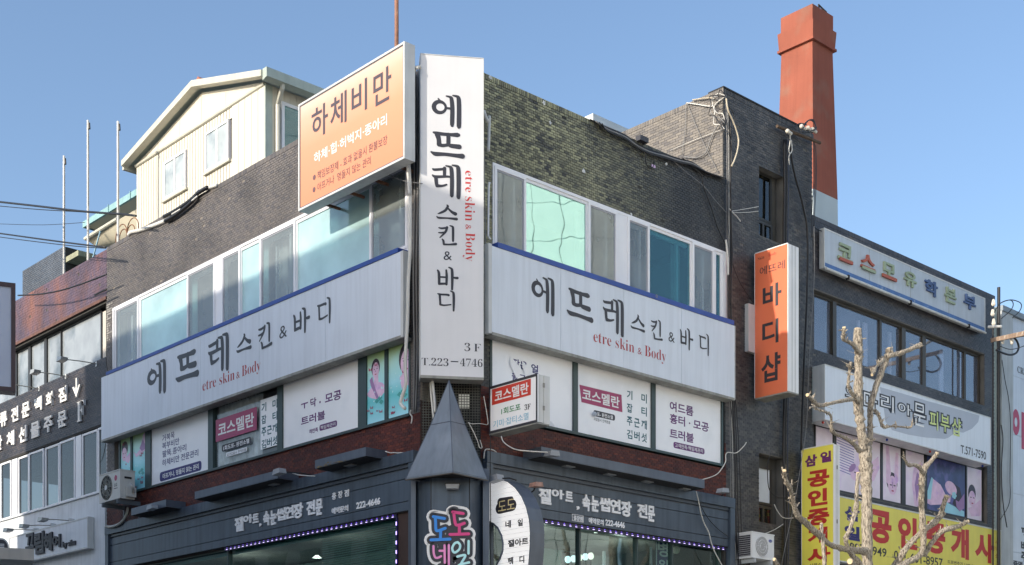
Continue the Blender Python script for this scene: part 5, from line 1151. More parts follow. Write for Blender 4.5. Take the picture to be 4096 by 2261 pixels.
# ================================================================= blade signs on tower and office
def blade(px, F, off, x1, z0, z1, th, face, name, label, cat='sign'):
    q = F.at(px, 1500, off)[0]; b = sub(F, q, off, (L.d.x, L.d.y)); u1 = b.u(x1)
    t = thing(name, label, cat, tuple(b.P(u1 / 2, 0, z0)))
    part('face_panel', MB().box(b, 0, u1, -.015, 0, z0, z1), face, t); part('box', MB().box(b, .004, u1 + .02, -th, -.017, z0, z1), mat('box_white', (.78, .78, .78), .4, .03), t)
    mb = MB()
    for k in (.35, .65): mb.box(b, u1 + .0205, u1 + .024, -th * k - .004, -th * k + .004, z0, z1)
    mb.box(b, 0, u1 + .02, -th, .004, z0 - .03, z0 - .004); part('seam', mb, M['dirty_metal'], t)
    mb = MB(); mb.box(b, -.012, -.001, -.05, .006, z0, z1); mb.box(b, 0, u1 + .006, -.02, .006, z1 + .001, z1 + .02); mb.box(b, u1 + .001, u1 + .014, -.015, .006, z0, z1); part('edge_trim', mb, mat('box_white', (.78, .78, .78), .4, .03), t)
    for zz in (z0 + .4, z1 - .4): part('bracket', MB().box(b, -.25, -.013, -th * .6, -th * .4, zz, zz + .05), M['rust'], t)
    return t, b
OR = mat('orange_blade', (.74, .18, .085), .4, .04)
t, Bo = blade(3020, R, 0.0, 3150, 8.483, 11.355, .34, OR, 'orange_blade_sign', 'tall orange vertical sign with black letters jutting from the stair tower')
mb = MB()
for st, x0, x1, xc, yt, yb, bd in (('에뜨레', 3039, 3140, 3092, 1054, 1088, .0), ('바', 3051, 3126, 3095, 1134, 1226, .02), ('디', 3049, 3114, 3095, 1277, 1373, .02), ('샵', 3045, 3122, 3085, 1414, 1526, .025)): put(mb, Bo, .003, st, x0, x1, xc, yt, yb, bd)
put(mb, Bo, .003, serif('Skin'), 3031, 3057, 3043, 1026, 1038, -.01); part('lettering', mb, M['ink'], t)
mb = MB(); put(mb, Bo, .003, serif('Body'), 3074, 3107, 3090, 1011, 1025, -.01); part('lettering', mb, RI, t)
z1b = RB.z(3208, 1799, .1); q_ = sub(R, R.at(3208, 1500, 0)[0], 0, (L.d.x, L.d.y)); z1b = q_.z(3270, 1789)
t, By = blade(3208, R, 0.0, 3333, 3.6, z1b, .20, YL2, 'yellow_blade_sign', 'tall yellow vertical sign with stacked red letters jutting out behind the left branch')
mb = MB()
for st, x0, x1, xc, yc, h in (('공', 3230, 3317, 3273, 1914, 66), ('인', 3231, 3310, 3271, 1990, 66), ('중', 3230, 3317, 3273, 2068, 66), ('개', 3230, 3310, 3271, 2143, 64), ('사', 3229, 3322, 3274, 2221, 62)): put(mb, By, .003, st, x0, x1, xc, yc - h / 2, yc + h / 2, .05)
part('lettering', mb, RD, t)
mb = MB(); put(mb, By, .003, '삼', 3219, 3268, 3244, 1820, 1866, .045); put(mb, By, .003, '일', 3281, 3325, 3303, 1806, 1850, .045); part('lettering', mb, mat('plum', (.16, .03, .16), .4, .05), t)
mb = MB(); put(mb, By, .003, '사무소', 3237, 3287, 3262, 2253, 2266, .01); part('lettering', mb, M['ink'], t)
for zz in (z1b - .5, z1b - 1.6): part('hinge', MB().box(By, By.u(3333) + .024, By.u(3333) + .035, -.11, -.09, zz, zz + .08), M['dirty_metal'], t)

# ================================================================= white panelled building at the far right
RW_ = shift(R, -.45)
D = thing('white_panel_building', 'white panelled building with a giant red ring logo cut by the right edge', 'building', tuple(RW_.P(20, -1, 0)))
du0, du1, du2 = RB.u(3976) + .02, RW_.u(4046), 26.0; dz = RW_.z(4040, 1262)
PAN = mat('panel_white', (.68, .73, .80), .4, .06, 2, streak=.12); PIL = mat('pilaster', (.48, .50, .50), .5, .08, 3, streak=.2)
part('pilaster', MB().box(RW_, RW_.u(4000), du1 - .01, -1, .05, 0, dz), PIL, D); part('recess', MB().box(RW_, du0, RW_.u(4000) - .003, -1, -.1, 0, dz + .1), mat('pale_green_wall', (.42, .50, .47), .6, .1), D)
for i in range(6):
    for j in range(7):
        a = du1 + i * .95; z = 2.0 + j * (dz - 2.0) / 7
        part('panel', MB().box(RW_, a + .004, a + .946, -.05, .0, z + .004, z + (dz - 2) / 7 - .004), PAN, D)
part('backing', MB().box(RW_, du1, du2, -3, -.052, 0, dz), M['dirty_metal'], D); part('coping', MB().box(RW_, RW_.u(4000) + .003, du2, -.3, .08, dz + .003, dz + .14), mat('coping_grey', (.24, .28, .31), .5, .1), D)
mb = MB(); put(mb, RW_, .004, serif('CRE'), 4069, 4106, 4088, 1471, 1497, .01); part('lettering', mb, mat('grey_ink', (.10, .11, .13), .5, .1), D)
mb = MB(); cu, czz = RW_.at(4064, 1689, .004); cm = []
for j in range(24):
    a0, a1 = 2 * math.pi * j / 24, 2 * math.pi * (j + 1) / 24; ro, ri = (.20, .335), (.075, .12)
    mb.add([RW_.P(cu + r[0] * math.cos(a), .004, czz + r[1] * math.sin(a)) for r, a in ((ri, a0), (ro, a0), (ro, a1), (ri, a1))], [(0, 1, 2, 3)])
u_, z_ = RW_.at(4086, 1700, .004); mb.poly(RW_, [(u_, z_ - .62), (u_ + .5, z_ - .62), (u_ + .5, z_ + .34), (u_, z_ + .34)], .004)
part('ring_logo', mb, mat('logo_red', (.50, .02, .09), .45, .05), D)
mb = MB()
for ch, yc in (('퍼', 2128), ('베', 2185), ('주', 2228)): put(mb, RW_, .004, ch, 4084, 4112, 4096, yc - 20, yc + 20, .05)
put(mb, RW_, .004, '증명사', 4052, 4112, 4084, 2246, 2272, .05); part('lettering', mb, M['ink'], D)

# ================================================================= left building
LF = shift(L, -.04)
E_ = thing('left_building', 'dark tiled building with rusty purple tiled top and white lower wall at the left edge', 'building', tuple(LF.P(-15, -1, 0)))
eu0, eu1 = -19.5, -11.66
zm1, zm0 = L.z(230, 1104), 11.52; zl1 = L.z(240, 1505); zl0 = 8.74; zwb = 7.22
LH = [(-19.4, LF.u(424), zl1, 11.40), (-19.4, LF.u(424) + .01, zwb, zl0 - .04)]
mb = MB(); grid_wall(mb, LF, eu0, eu1, 0, 11.5, LH, -.3, 0); part('wall', mb, M['mortar_r'], E_)
mb = MB()
for z in (5.2, 8.72, 11.46): mb.box(LF, eu0, eu1, -7, -.31, z, z + .12)
mb.box(LF, eu0, eu1, -2.6, -2.5, 3, 11.4); part('floor_slab', mb, M['inside'], E_)
part('mansard', MB().box(LF, eu0, eu1, -.6, .02, zm0, 12.565), M['mortar_t'], E_)
S = []
MF = shift(LF, .02)
bricks(S, MF, eu0, eu1, zm0, 12.565, [], 0, 'rusty', bl=.075, bh=.06, j=.005, soldier=0, hide=lambda u, z: u < -15.5, miss=.004)
bricks(S, LF, eu0, eu1, zl0, zl1, [], 0, 'lb', bl=.12, bh=.05, hide=lambda u, z: u < -16)
lay(E_, S, BM)
part('drip_band', MB().box(MF, eu0, eu1, -.05, .035, zm0 - .07, zm0 - .003), mat('rust_band', (.13, .06, .045), .7, .3, 8), E_)
WH = mat('white_render', (.76, .80, .83), .7, .07, 3, streak=.12)
part('lower_wall', MB().box(LF, eu0, eu1, .002, .07, 0, zwb - .04), WH, E_); part('sill', MB().box(LF, eu0, eu1, .002, .11, zwb - .037, zwb), M['white_pvc'], E_)
wx = [(-60, 66), (71, 117), (127, 181), (191, 246), (249, 407)]
frE = grid_frame(LF, [(LF.u(a, -.15), LF.u(b, -.15)) for a, b in wx], zl1 + .03, 11.36, M['dark_alu'], w=.05, o=-.12, d=.08, parent=E_)
for a, b in wx: part('pane', MB().box(LF, LF.u(a, -.15), LF.u(b, -.15), -.17, -.16, zl1 + .03, 11.36), mat('dusty_glass', (.33, .36, .38), .12, .15, 2, col2=(.16, .19, .21), c2amt=.5, c2scale=1.3), frE)
part('side_blind', MB().box(LF, LF.u(411, -.1), LF.u(424, -.1), -.14, -.1, zl1 + .05, 11.3), mat('cream_board', (.6, .55, .48), .6, .1), E_)
wx = [(-70, 0), (2, 43.5), (70, 112), (115, 174), (178, 233), (238, 299), (325, 387), (392, 430)]
for i, (a, b) in enumerate(wx): window(E_, LF, LF.u(a), LF.u(b), zwb + .01, zl0 - .06, -.02 + (.02 if i % 2 else 0), M['white_pvc'], G_DARK, fw=.05)
for a, b in ((45, 68), (301, 323)): part('mullion', MB().box(LF, LF.u(a), LF.u(b), -.08, -.01, zwb + .01, zl0 - .06), M['white_pvc'], E_)
# raised letters there, each a chunky block
RW2 = mat('raised_white', (.80, .78, .74), .5, .05)
row1 = [('류', 4, 33, 1645, 1710), ('전', 50, 78, 1625, 1691), ('문', 92, 123, 1607, 1674), ('백', 143, 172, 1585, 1649), ('화', 188, 220, 1565, 1630), ('점', 239, 271, 1545, 1613)]
row2 = [('단', -18, 13, 1742, 1808), ('체', 31, 62, 1722, 1789), ('선', 80, 111, 1702, 1774), ('물', 127, 163, 1685, 1755), ('주', 180, 214, 1663, 1734), ('문', 235, 270, 1642, 1713)]
for k, (row, lab) in enumerate(((row1, 'upper row of chunky white letters on the dark tiled wall at left'), (row2, 'lower row of chunky white letters on the dark tiled wall, half in shade'))):
    letters(LF, '', None, .035, lab, m=RW2, group='raised shop letters on the left building', bold=.04, off=.012, xyh=[(c, a, b, y0 + 4, y1 - 4) for c, a, b, y0, y1 in row])
letters(LF, '', None, .05, 'tall white serif letter F below the arrow on the left wall', m=RW2, off=.012, bold=-.01, xyh=[(serif('F'), 314, 344, 1606, 1686)])
t = thing('arrow_sign', 'white downward arrow fixed to the dark tiled wall above the letter F', 'sign', tuple(LF.P(LF.u(315), 0, LF.z(315, 1590))))
ua = LF.u(314.5); za, zb = LF.z(315, 1592), LF.z(315, 1514)
part('shaft', MB().box(LF, ua - .03, ua + .03, .012, .06, za + .15, zb), RW2, t); part('head', MB().prism(LF, [(ua, za), (ua + .2, za + .27), (ua + .13, za + .27), (ua, za + .14), (ua - .13, za + .27), (ua - .2, za + .27)], .012, .061), RW2, t)
# hair shop sign
so6 = .22; t, u0, u1 = signbox(LF, 40, 349, LF.z(349, 2187, so6), LF.z(349, 2073, so6), so6, .14, mat('hair_sign', (.76, .80, .85), .45, .04, streak=.1), 'hair_shop_sign', 'white box sign with black brush style letters under three arm lamps', trimw=.035)
mb = MB(); o = so6 + .004
for ch, x0, x1, yt, yb in (('끄', 107, 141, 2134, 2196), ('림', 142, 180, 2128, 2216), ('헤', 181, 213, 2132, 2206), ('어', 214, 246, 2140, 2192)): l_ = MB(); put(l_, LF, o, ch, x0, x1, (x0 + x1) / 2, yt, yb, .04, .04); part('letter', l_, M['ink'], t)
put(mb, LF, o, 'by sihu', 254, 305, 280, 2162, 2192, .03, .03); part('lettering', mb, M['ink'], t)
def armlamp(F, xm, ym, xh, yh, reach, label, m=M['lamp_metal'], off=.02, grp='arm lamps over the signs on the left building'):
    u, z = F.at(xm, ym, off); u2, z2 = F.at(xh, yh, reach)
    t = thing('arm_lamp', label, 'lamp', tuple(F.P(u, off, z)), grp)
    part('arm', MB().tube([F.P(u, off, z), F.P((u + u2) / 2, (off + reach) / 2, (z + z2) / 2 + .01), F.P(u2, reach, z2)], .011, 6), M['dirty_metal'], t)
    part('head', MB().prism(F, [(u2 - .13, z2 - .05), (u2 + .09, z2 - .04), (u2 + .13, z2 + .02), (u2 - .08, z2 + .05)], reach - .06, reach + .10), m, t)
    mb = MB(); mb.box(F, u - .03, u + .03, 0, off, z - .06, z + .05); part('mount', mb, M['trim'], t)
for i, (a, b, c, d) in enumerate(((384, 1455, 252, 1437), (262, 1505, 145, 1488), (155, 1555, 20, 1535))): armlamp(LF, a, b, c, d, .75, ('arm lamp nearest the long grey sign, above the dark tiled wall', 'middle arm lamp above the dark tiled wall', 'arm lamp half hidden by the brown framed sign')[i])
for i, (a, b, c, d) in enumerate(((275, 2083, 175, 2078), (202, 2102, 100, 2104), (133, 2121, 36, 2120))): armlamp(LF, a, b, c, d, .75, ('right arm lamp over the brush lettered hair sign', 'middle arm lamp over the brush lettered hair sign', 'left arm lamp over the brush lettered hair sign')[i], off=.2)
# pieces at the very left edge: brown framed sign and beige awning box
Fz = sub(L, -9.5, 3.4, (.93, .37))
uu, zz = Fz.at(62, 1150); u9 = uu
t = thing('brown_framed_sign', 'blank pale light box sign in a dark brown frame cut by the left edge', 'sign', tuple(Fz.P(u9 - .6, 0, Fz.z(50, 1580))))
zt1, zb1 = Fz.z(60, 1135), Fz.z(60, 1568)
part('face_panel', MB().box(Fz, u9 - 1.6, u9 - .08, -.03, 0, zb1 + .08, zt1 - .08), mat('pale_face', (.62, .64, .72), .4, .03), t)
mb = MB(); fb = .08
for q in ((u9 - 1.7, u9, zt1 - fb, zt1), (u9 - 1.7, u9, zb1, zb1 + fb), (u9 - fb, u9, zb1 + fb, zt1 - fb)): mb.box(Fz, q[0], q[1], -.32, .03, q[2], q[3])
part('frame', mb, mat('brown_frame', (.09, .05, .045), .5, .1), t); part('back_box', MB().box(Fz, u9 - 1.68, u9 - .09, -.3, -.035, zb1 + .082, zt1 - .082), M['dark'], t)
u9, z9 = Fz.at(136, 2200); zc0 = Fz.z(136, 2242)
solo('awning_box', MB().box(Fz, u9 - 2.4, u9, -1.3, 0, zc0, Fz.z(136, 2197)), mat('beige_box', (.55, .50, .44), .6, .08, streak=.1), 'beige awning box end cut by the lower left corner', 'awning')
mb = MB(); cu_, cz_ = Fz.at(6, 2185, -.35)
mb.disc(Fz, cu_, cz_ - .02, .14, .18, -.4, 22, .05); t = thing('round_shop_sign', 'small round black and white sign peeping over the beige awning box', 'sign', tuple(Fz.P(cu_, -.4, cz_ - .2)))
part('rim', mb, M['trim'], t); part('face', MB().disc(Fz, cu_, cz_ - .02, .115, .15, -.347, 22), M['ink'], t)
mb = MB(); [mb.box(Fz, cu_ - .03, cu_ + .05, -.346, -.344, cz_ - .06 + k * .03, cz_ - .045 + k * .03) for k in range(4)]; part('emblem', mb, M['white_ink'], t)
# ================================================================= rooftop cabin
LH_ = shift(L, -1.3)
H = thing('rooftop_cabin', 'cream metal clad cabin with a gable roof on top of the corner building', 'building', tuple(LH_.P(-5, -2, 12.1)))
CRM = mat('cream_cladding', (.67, .63, .53), .5, .04, 2, streak=.06); CRM2 = mat('cream_trim', (.54, .53, .45), .45, .05, 3, streak=.08); GRN = mat('grey_green_trim', (.40, .46, .41), .45, .06, 3, streak=.1)
hu0, hu1 = LH_.u(546), LH_.u(1060); zE = (LH_.z(548, 674) + LH_.z(1059, 318)) / 2; ua, zA_ = LH_.at(807, 366)
ha = (hu0 + hu1) / 2; zA_ = LH_.z(807, 372)
ha = ua
W1 = (LH_.u(660), LH_.u(747), LH_.z(700, 780), LH_.z(700, 628)); W2 = (LH_.u(826), LH_.u(919), LH_.z(870, 668), LH_.z(870, 508))
# corrugated left part: boards one by one
x = hu0; ux = LH_.u(929); n = int((ux - hu0) / .115); w = (ux - hu0) / n
for i in range(n):
    a, b = hu0 + i * w, hu0 + (i + 1) * w; mb = MB(); z0 = 12.0
    segs = [(z0, zE - .06)]
    for W in (W1, W2):
        if a < W[1] and b > W[0]: segs = [(z0, W[2]), (W[3], zE - .06)]
    for s0, s1 in segs: mb.box(LH_, a + .010, b - .010, -.03, .0, s0, s1)
    part('cladding_board', mb, CRM, H)
n2 = 5; w2 = (hu1 - ux) / n2
for i in range(n2): part('cladding_panel', MB().box(LH_, ux + .01 + i * w2, ux + (i + 1) * w2 - .003, -.03, .01, 12.0, zE - .06), CRM, H)
mb = MB(); grid_wall(mb, LH_, hu0, hu1, 12.0, zE - .05, [W1, W2], -.12, -.032); part('backing_wall', mb, mat('seam_grey', (.12, .11, .10), .7, .1), H)
# gable panels above the belt trim
cuts = [hu0, hu0 + (ha - hu0) * .35, hu0 + (ha - hu0) * .68, ha, ha + (hu1 - ha) * .4, hu1]
def zr(u): return zE + (zA_ - zE) * ((u - hu0) / (ha - hu0) if u < ha else (hu1 - u) / (hu1 - ha))
for a, b in zip(cuts, cuts[1:]):
    P = [(a + .005, zE + .02), (b - .005, zE + .02), (b - .005, zr(b)), (a + .005, zr(a))]
    P = [p for i, p in enumerate(P) if i == 0 or abs(p[0] - P[i - 1][0]) + abs(p[1] - P[i - 1][1]) > .02]
    part('gable_panel', MB().prism(LH_, [(u, max(z, zE + .02)) for u, z in P], -.1, .005), CRM, H)
part('belt_trim', MB().tube([LH_.P(hu0 - .02, .01, zE - .02), LH_.P(hu1, .01, zE - .02)], .04, 8), CRM2, H)
for W in (W1, W2):
    f = window(H, LH_, W[0], W[1], W[2], W[3], .04, M['white_pvc'], G_MIST, fw=.05, depth=.1)
    part('sash_bar', MB().box(LH_, (W[0] + W[1]) / 2 - .03, (W[0] + W[1]) / 2 + .03, -.02, .035, W[2] + .05, W[3] - .05), M['white_pvc'], f)
    part('casing', MB().box(LH_, W[0] - .06, W[1] + .06, .0, .06, W[2] - .05, W[2] - .003), CRM2, H)
# side wall down the right street direction, with gutter and window
hc = LH_.P(hu1, 0, 0); HS = Frame((hc.x, hc.y), (R.d.x, R.d.y))
WS = (HS.u(1122), HS.u(1122) + 1.5, 12.2, HS.z(1130, 410))
mb = MB(); grid_wall(mb, HS, .0, 5.5, 12.0, zE, [WS], -.1, 0); part('side_wall', mb, mat('side_cladding', (.55, .53, .46), .6, .05), H)
for i in range(36):
    a = i * .15
    if a + .14 > WS[0] and a < WS[1]:
        part('cladding_board', MB().box(HS, a + .004, a + .146, 0, .015, WS[3], zE - .02), CRM, H)
    else: part('cladding_board', MB().box(HS, a + .004, a + .146, 0, .015, 12.0, zE - .02), CRM, H)
f = window(H, HS, WS[0], WS[1], WS[2], WS[3], .05, M['white_pvc'], G_TEALD, fw=.07, depth=.12)
part('corner_post', MB().box(HS, -.01, .16, .0, .03, 12.0, zE - .02), GRN, H)
# roof slabs with deep fascia
ov = .25; sL = (zA_ - zE) / (ha - hu0); sR = (zA_ - zE) / (hu1 - ha)
for s, (ue, k) in enumerate(((hu0, -1), (hu1, 1))):
    o = ov; sl = sL if k < 0 else sR
    P = [(ue + k * o, zE - sl * o + .04), (ha, zA_ + .05), (ha, zA_ + .19), (ue + k * o, zE - sl * o + .17)]
    part('fascia', MB().prism(LH_, P, .10, .26), CRM2, H)
    P2 = [(ue + k * o, zE - sl * o + .10), (ha, zA_ + .10), (ha, zA_ + .22), (ue + k * o, zE - sl * o + .20)]
    part('roof_slab', MB().prism(LH_, P2, -5.5, .098), GRN, H)
part('ridge_cap', MB().prism(LH_, [(ha - .12, zA_ + .245), (ha + .1, zA_ + .245), (ha, zA_ + .33)], -5.5, .1), mat('ridge_red', (.34, .13, .09), .6, .1), H)
ge = hu1 + ov; zg = zE - sR * ov
part('gutter', MB().prism(LH_, [(ge, zg - .04), (ge + .16, zg + .0), (ge + .15, zg + .19), (ge, zg + .19)], -5.5, .22), GRN, H)
part('gutter_end', MB().prism(LH_, [(hu0 - ov - .06, zE - sL * ov - .02), (hu0 - ov + .02, zE - sL * ov - .02), (hu0 - ov + .02, zE - sL * ov + .14), (hu0 - ov - .06, zE - sL * ov + .14)], -5.5, .2), CRM2, H)
dx = HS.u(1104); part('downpipe', MB().tube([LH_.P(ge + .08, -dx + .05, zg + .08), LH_.P(ge + .06, -dx + .05, zg - .08), LH_.P(hu1 + .07, -dx, zg - .32), LH_.P(hu1 + .07, -dx, 12.1)], .05, 8), CRM2, H)

# ================================================================= roof canopy, dish and heart ornament behind the parapet
K = sub(L, 0, -2.6)
t = thing('flat_roof_canopy', 'pale teal edged flat roof canopy behind the cream cabin', 'canopy', tuple(K.P(-11, -1, 12.1)))
k0, k1 = K.u(330), K.u(600); zk1 = K.z(330, 888); zk0 = K.z(330, 912)
TEL = mat('teal_fascia', (.24, .42, .44), .5, .1, 3, streak=.15); CRMS = mat('canopy_soffit', (.60, .56, .44), .7, .05)
part('fascia', MB().box(K, k0, k1, -.06, 0, zk0, zk1), TEL, t); part('fascia', MB().box(K, k0, k0 + .05, -1.6, -.062, zk0, zk1), mat('teal_dark', (.06, .13, .20), .5, .1), t)
part('soffit', MB().box(K, k0 + .055, k1, -1.6, -.063, zk0 + .02, zk1 - .02), CRMS, t)
part('roof_ring', MB().tube([K.P((k0 + k1) / 2 - .2 + .28 * math.cos(a), -.8 + .28 * math.sin(a), zk0 + .005) for a in np.linspace(0, 6.28, 18)], .03, 6), CRMS, t)
for i in range(3): part('joint_strap', MB().box(K, k0 + .3 + i * 1.2, k0 + .33 + i * 1.2, .002, .02, zk0 - .01, zk1 + .03), TEL, t)
for u_ in (k0 + .5, k1 - .3): part('post', MB().box(K, u_, u_ + .1, -1.4, -1.3, 12.0, zk0 + .02), CRMS, t)
t = thing('cream_curved_hood', 'curved cream hood panel under the teal canopy', 'hood', tuple(K.P(-10.5, .4, 12.1)))
h0, z0 = K.at(341, 956, .5); h1, z1 = K.at(470, 870, .5); h2, z2 = K.at(545, 1000, .5)
part('rim', MB().tube([K.P(h0, .5, z0), K.P(h1, .5, z0 + .02)], .05, 8), CRM2, t)
P = [(h0, z0)] + [(h1, z0)] + [(h2 + .5, z0)] + [(h2 + .3, z0 - .7), (h2 - .1, z0 - .95), (h2 - .7, z0 - .7), (h0 + .8, z0 - .25)]
top = [K.P(u, .48, z) for u, z in [(h0, z0), (h1, z0), (h2 + .6, z0)]]; bot = [K.P(u, -.3, z) for u, z in [(h0 + .3, z0 - .05), (h1, z0 - .62), (h2 + .5, z0 - .95)]]
rows = []
for j in range(9):
    a = j / 8; rows.append([lerp(Vector(p), Vector(q), a) + Vector((0, 0, -.18 * math.sin(a * math.pi))) for p, q in zip([K.P(h0 + (h2 + .6 - h0) * i / 6, .48, z0) for i in range(7)], [K.P(h0 + .3 + (h2 + .3 - h0) * i / 6, -.2, z0 - .95 * (i / 6)) for i in range(7)])])
mb = MB(); V = [p for r in rows for p in r]; mb.add(V, [(j * 7 + i, j * 7 + i + 1, j * 7 + 8 + i, j * 7 + 7 + i) for j in range(8) for i in range(6)]); part('shell', mb, CRMS, t, sm=True)
part('strut', MB().tube([K.P(h0 + .05, .9, 12.2), K.P((h0 + h1) / 2, .52, z0 - .05)], .022, 6), mat('strut_blue', (.12, .30, .42), .5, .1), t)
t = thing('heart_ornament', 'rusty wire heart ornament standing on the parapet in front of the cream hood', 'ornament', tuple(L.P(L.u(505, -.6), -.6, 12.5)))
for s in (1.0, .68):
    P = []
    for a in np.linspace(-2.5, 2.5, 30):
        hx = 16 * math.sin(a) ** 3; hz = 13 * math.cos(a) - 5 * math.cos(2 * a) - 2 * math.cos(3 * a) - math.cos(4 * a)
        P.append(L.P(L.u(508, -.6) + hx * .034 * s, -.6, 12.98 + hz * .034 * s))
    part('wire', MB().tube(P, .012, 5), M['rust'], t)
part('stem', MB().tube([L.P(L.u(508, -.6), -.6, 12.4), L.P(L.u(508, -.6), -.6, 13.2)], .012, 5), M['rust'], t)
part('upright', MB().tube([L.P(L.u(508, -.6) - .25, -.6, 12.3), L.P(L.u(508, -.6) - .33, -.6, 12.75)], .010, 5), M['rust'], t)
# tank room on the left building
T = sub(L, 0, -2.2); t = thing('roof_tank_room', 'dark tiled tank room on the roof of the left building', 'building', tuple(T.P(-16, -1, 11.5)))
a0, a1 = T.u(91), T.u(256); zt_ = T.z(256, 986)
part('wall', MB().box(T, a0, a1, -3, 0, 11.5, zt_), M['mortar_t'], t)
S = []; bricks(S, T, a0, a1, 12.0, zt_, [], 0, 'rust2', bl=.13, bh=.055, j=.008, hide=lambda u, z: False)
BM['rust2'] = brick_mat('brick_tank', [(.06, .075, .10), (.085, .10, .125), (.07, .08, .10)], .5)
S2 = Frame((T.P(a1, 0, 0).x, T.P(a1, 0, 0).y), (R.d.x, R.d.y)); 
part('side_wall', MB().box(S2, 0.01, 3.0, -.1, .004, 11.5, zt_), M['mortar_r'], t)
lay(t, S, BM)
part('hood_slab', MB().box(S2, .05, 1.5, .006, .75, zt_ - .42, zt_ - .28), mat('mossy_concrete', (.30, .31, .22), .9, .2, 6), t)
# flagpoles
for px, yt_, yb, lab in ((256, 624, 1082, 'shortest and leftmost of the three white flagpoles'), (352, 482, 1030, 'tallest middle flagpole of the three'), (472, 486, 962, 'right flagpole next to the cream cabin')):
    F_ = sub(L, 0, -.35); u, z = F_.at(px, yt_); t = thing('flagpole', lab, 'flagpole', tuple(F_.P(u, 0, 12.1)), 'three flagpoles on the roofs at left')
    part('pole', MB().tube([F_.P(u, 0, 12.1), F_.P(u, 0, z)], .027, 10), mat('pole_white', (.62, .62, .60), .45, .12, 6, streak=.15), t)
    part('pulley', MB().tube([F_.P(u + .05, 0, z - .08), F_.P(u + .07, 0, z - .22)], .03, 6), M['black_cable'], t)
    part('halyard', MB().tube([F_.P(u + .06, .02, z - .15), F_.P(u + .09, .02, z - .9), F_.P(u + .045, .02, z - 2.0)], .006, 4), M['black_cable'], t)
# rusty mast behind the billboard
F_ = sub(L, 0, -.5); u, z = F_.at(1586, -40)
solo('rusty_mast', MB().tube([F_.P(u, 0, 12.0), F_.P(u, 0, 13.4), F_.P(u + .004, 0, 13.9), F_.P(u, 0, z)], .036, 10), mat('mast_rust', (.28, .13, .08), .7, .3, 5, col2=(.40, .30, .24), c2amt=.42, c2scale=5, c2vert=.4), 'thin rusty mast rising behind the orange billboard', 'mast')

# ================================================================= chimney
Yc = 34.0; cc = world_at(3252, 0, Yc); KL = Frame((cc.x, cc.y), (L.d.x, L.d.y)); KR = Frame((cc.x, cc.y), (R.d.x, R.d.y))
ch = thing('brick_chimney', 'tall orange painted square chimney with a pale grey foot behind the stair tower', 'chimney', (cc.x + .5, cc.y + 1.5, 11.0))
wl_, wr_ = -KL.u(3112), KR.u(3344); zj = KL.z(3252, 757)
def sq(e, z): # expanded square footprint at height
    a = KL.P(e, 0, 0); c = cc
    p0 = Vector((cc.x, cc.y, 0)) + (-R.n * -1) * 0
    dL, dR = -L.d, R.d
    P = [Vector((cc.x, cc.y, 0)) - dL * e - dR * e, Vector((cc.x, cc.y, 0)) + dR * (wr_ + e) - dL * e, Vector((cc.x, cc.y, 0)) + dR * (wr_ + e) + dL * (wl_ + e), Vector((cc.x, cc.y, 0)) + dL * (wl_ + e) - dR * e]
    return [Vector((q.x, q.y, z)) for q in P]
ztop = KL.z(3252, 8); OC = mat('chimney_orange', (.29, .085, .052), .85, .14, .9, streak=.10, col2=(.27, .115, .078), c2amt=.45, c2scale=1.6, bump=.15)
z1_ = KL.z(3252, 150); z2_ = KL.z(3252, 75)
part('shaft', MB().hex(sq(.03, zj), sq(-.06, z1_)), OC, ch); part('foot', MB().hex(sq(.06, 8), sq(.03, zj - .002)), mat('chimney_grey', (.48, .55, .58), .7, .05, 2, bump=.1), ch)
part('cap_ledge', MB().hex(sq(-.02, z1_ + .002), sq(.01, z2_)), OC, ch); part('cap_ring', MB().hex(sq(-.05, z2_ + .002), sq(-.05, ztop)), OC, ch)
part('moulding', MB().hex(sq(.015, z1_ - .02), sq(.015, z1_ + .04)), OC, ch)
part('rod', MB().tube([sq(-.1, ztop)[3] + Vector((.9, 0, -.1)), sq(-.1, ztop)[3] + Vector((.95, .3, .5)), sq(-.1, ztop)[3] + Vector((1.15, .3, .3))], .025, 5), M['dark'], ch)
# pale block far behind the parapet
X = world_at(2372, 453, 40); XL = Frame((X.x, X.y), (L.d.x, L.d.y)); XR = Frame((X.x, X.y), (R.d.x, R.d.y))
t = thing('far_white_block', 'pale concrete roof block just showing behind the green stained parapet', 'building', (X.x, X.y + 2, 8))
part('wall', MB().hex([Vector((p.x, p.y, 8)) for p in (XR.P(0, 0, 0), XR.P(5, 0, 0), XR.P(5, -3, 0), XR.P(0, -3, 0))], [Vector((p.x, p.y, XR.z(2372, 453))) for p in (XR.P(0, 0, 0), XR.P(5, 0, 0), XR.P(5, -3, 0), XR.P(0, -3, 0))]), mat('far_concrete', (.62, .66, .66), .7, .05), t)
part('coping', MB().hex([Vector((p.x, p.y, XR.z(2372, 453) - .35)) for p in (XR.P(-.05, .05, 0), XR.P(5, .05, 0), XR.P(5, -3, 0), XR.P(-.05, -3, 0))], [Vector((p.x, p.y, XR.z(2372, 453) - .2)) for p in (XR.P(-.05, .05, 0), XR.P(5, .05, 0), XR.P(5, -3, 0), XR.P(-.05, -3, 0))]), M['trim'], t)

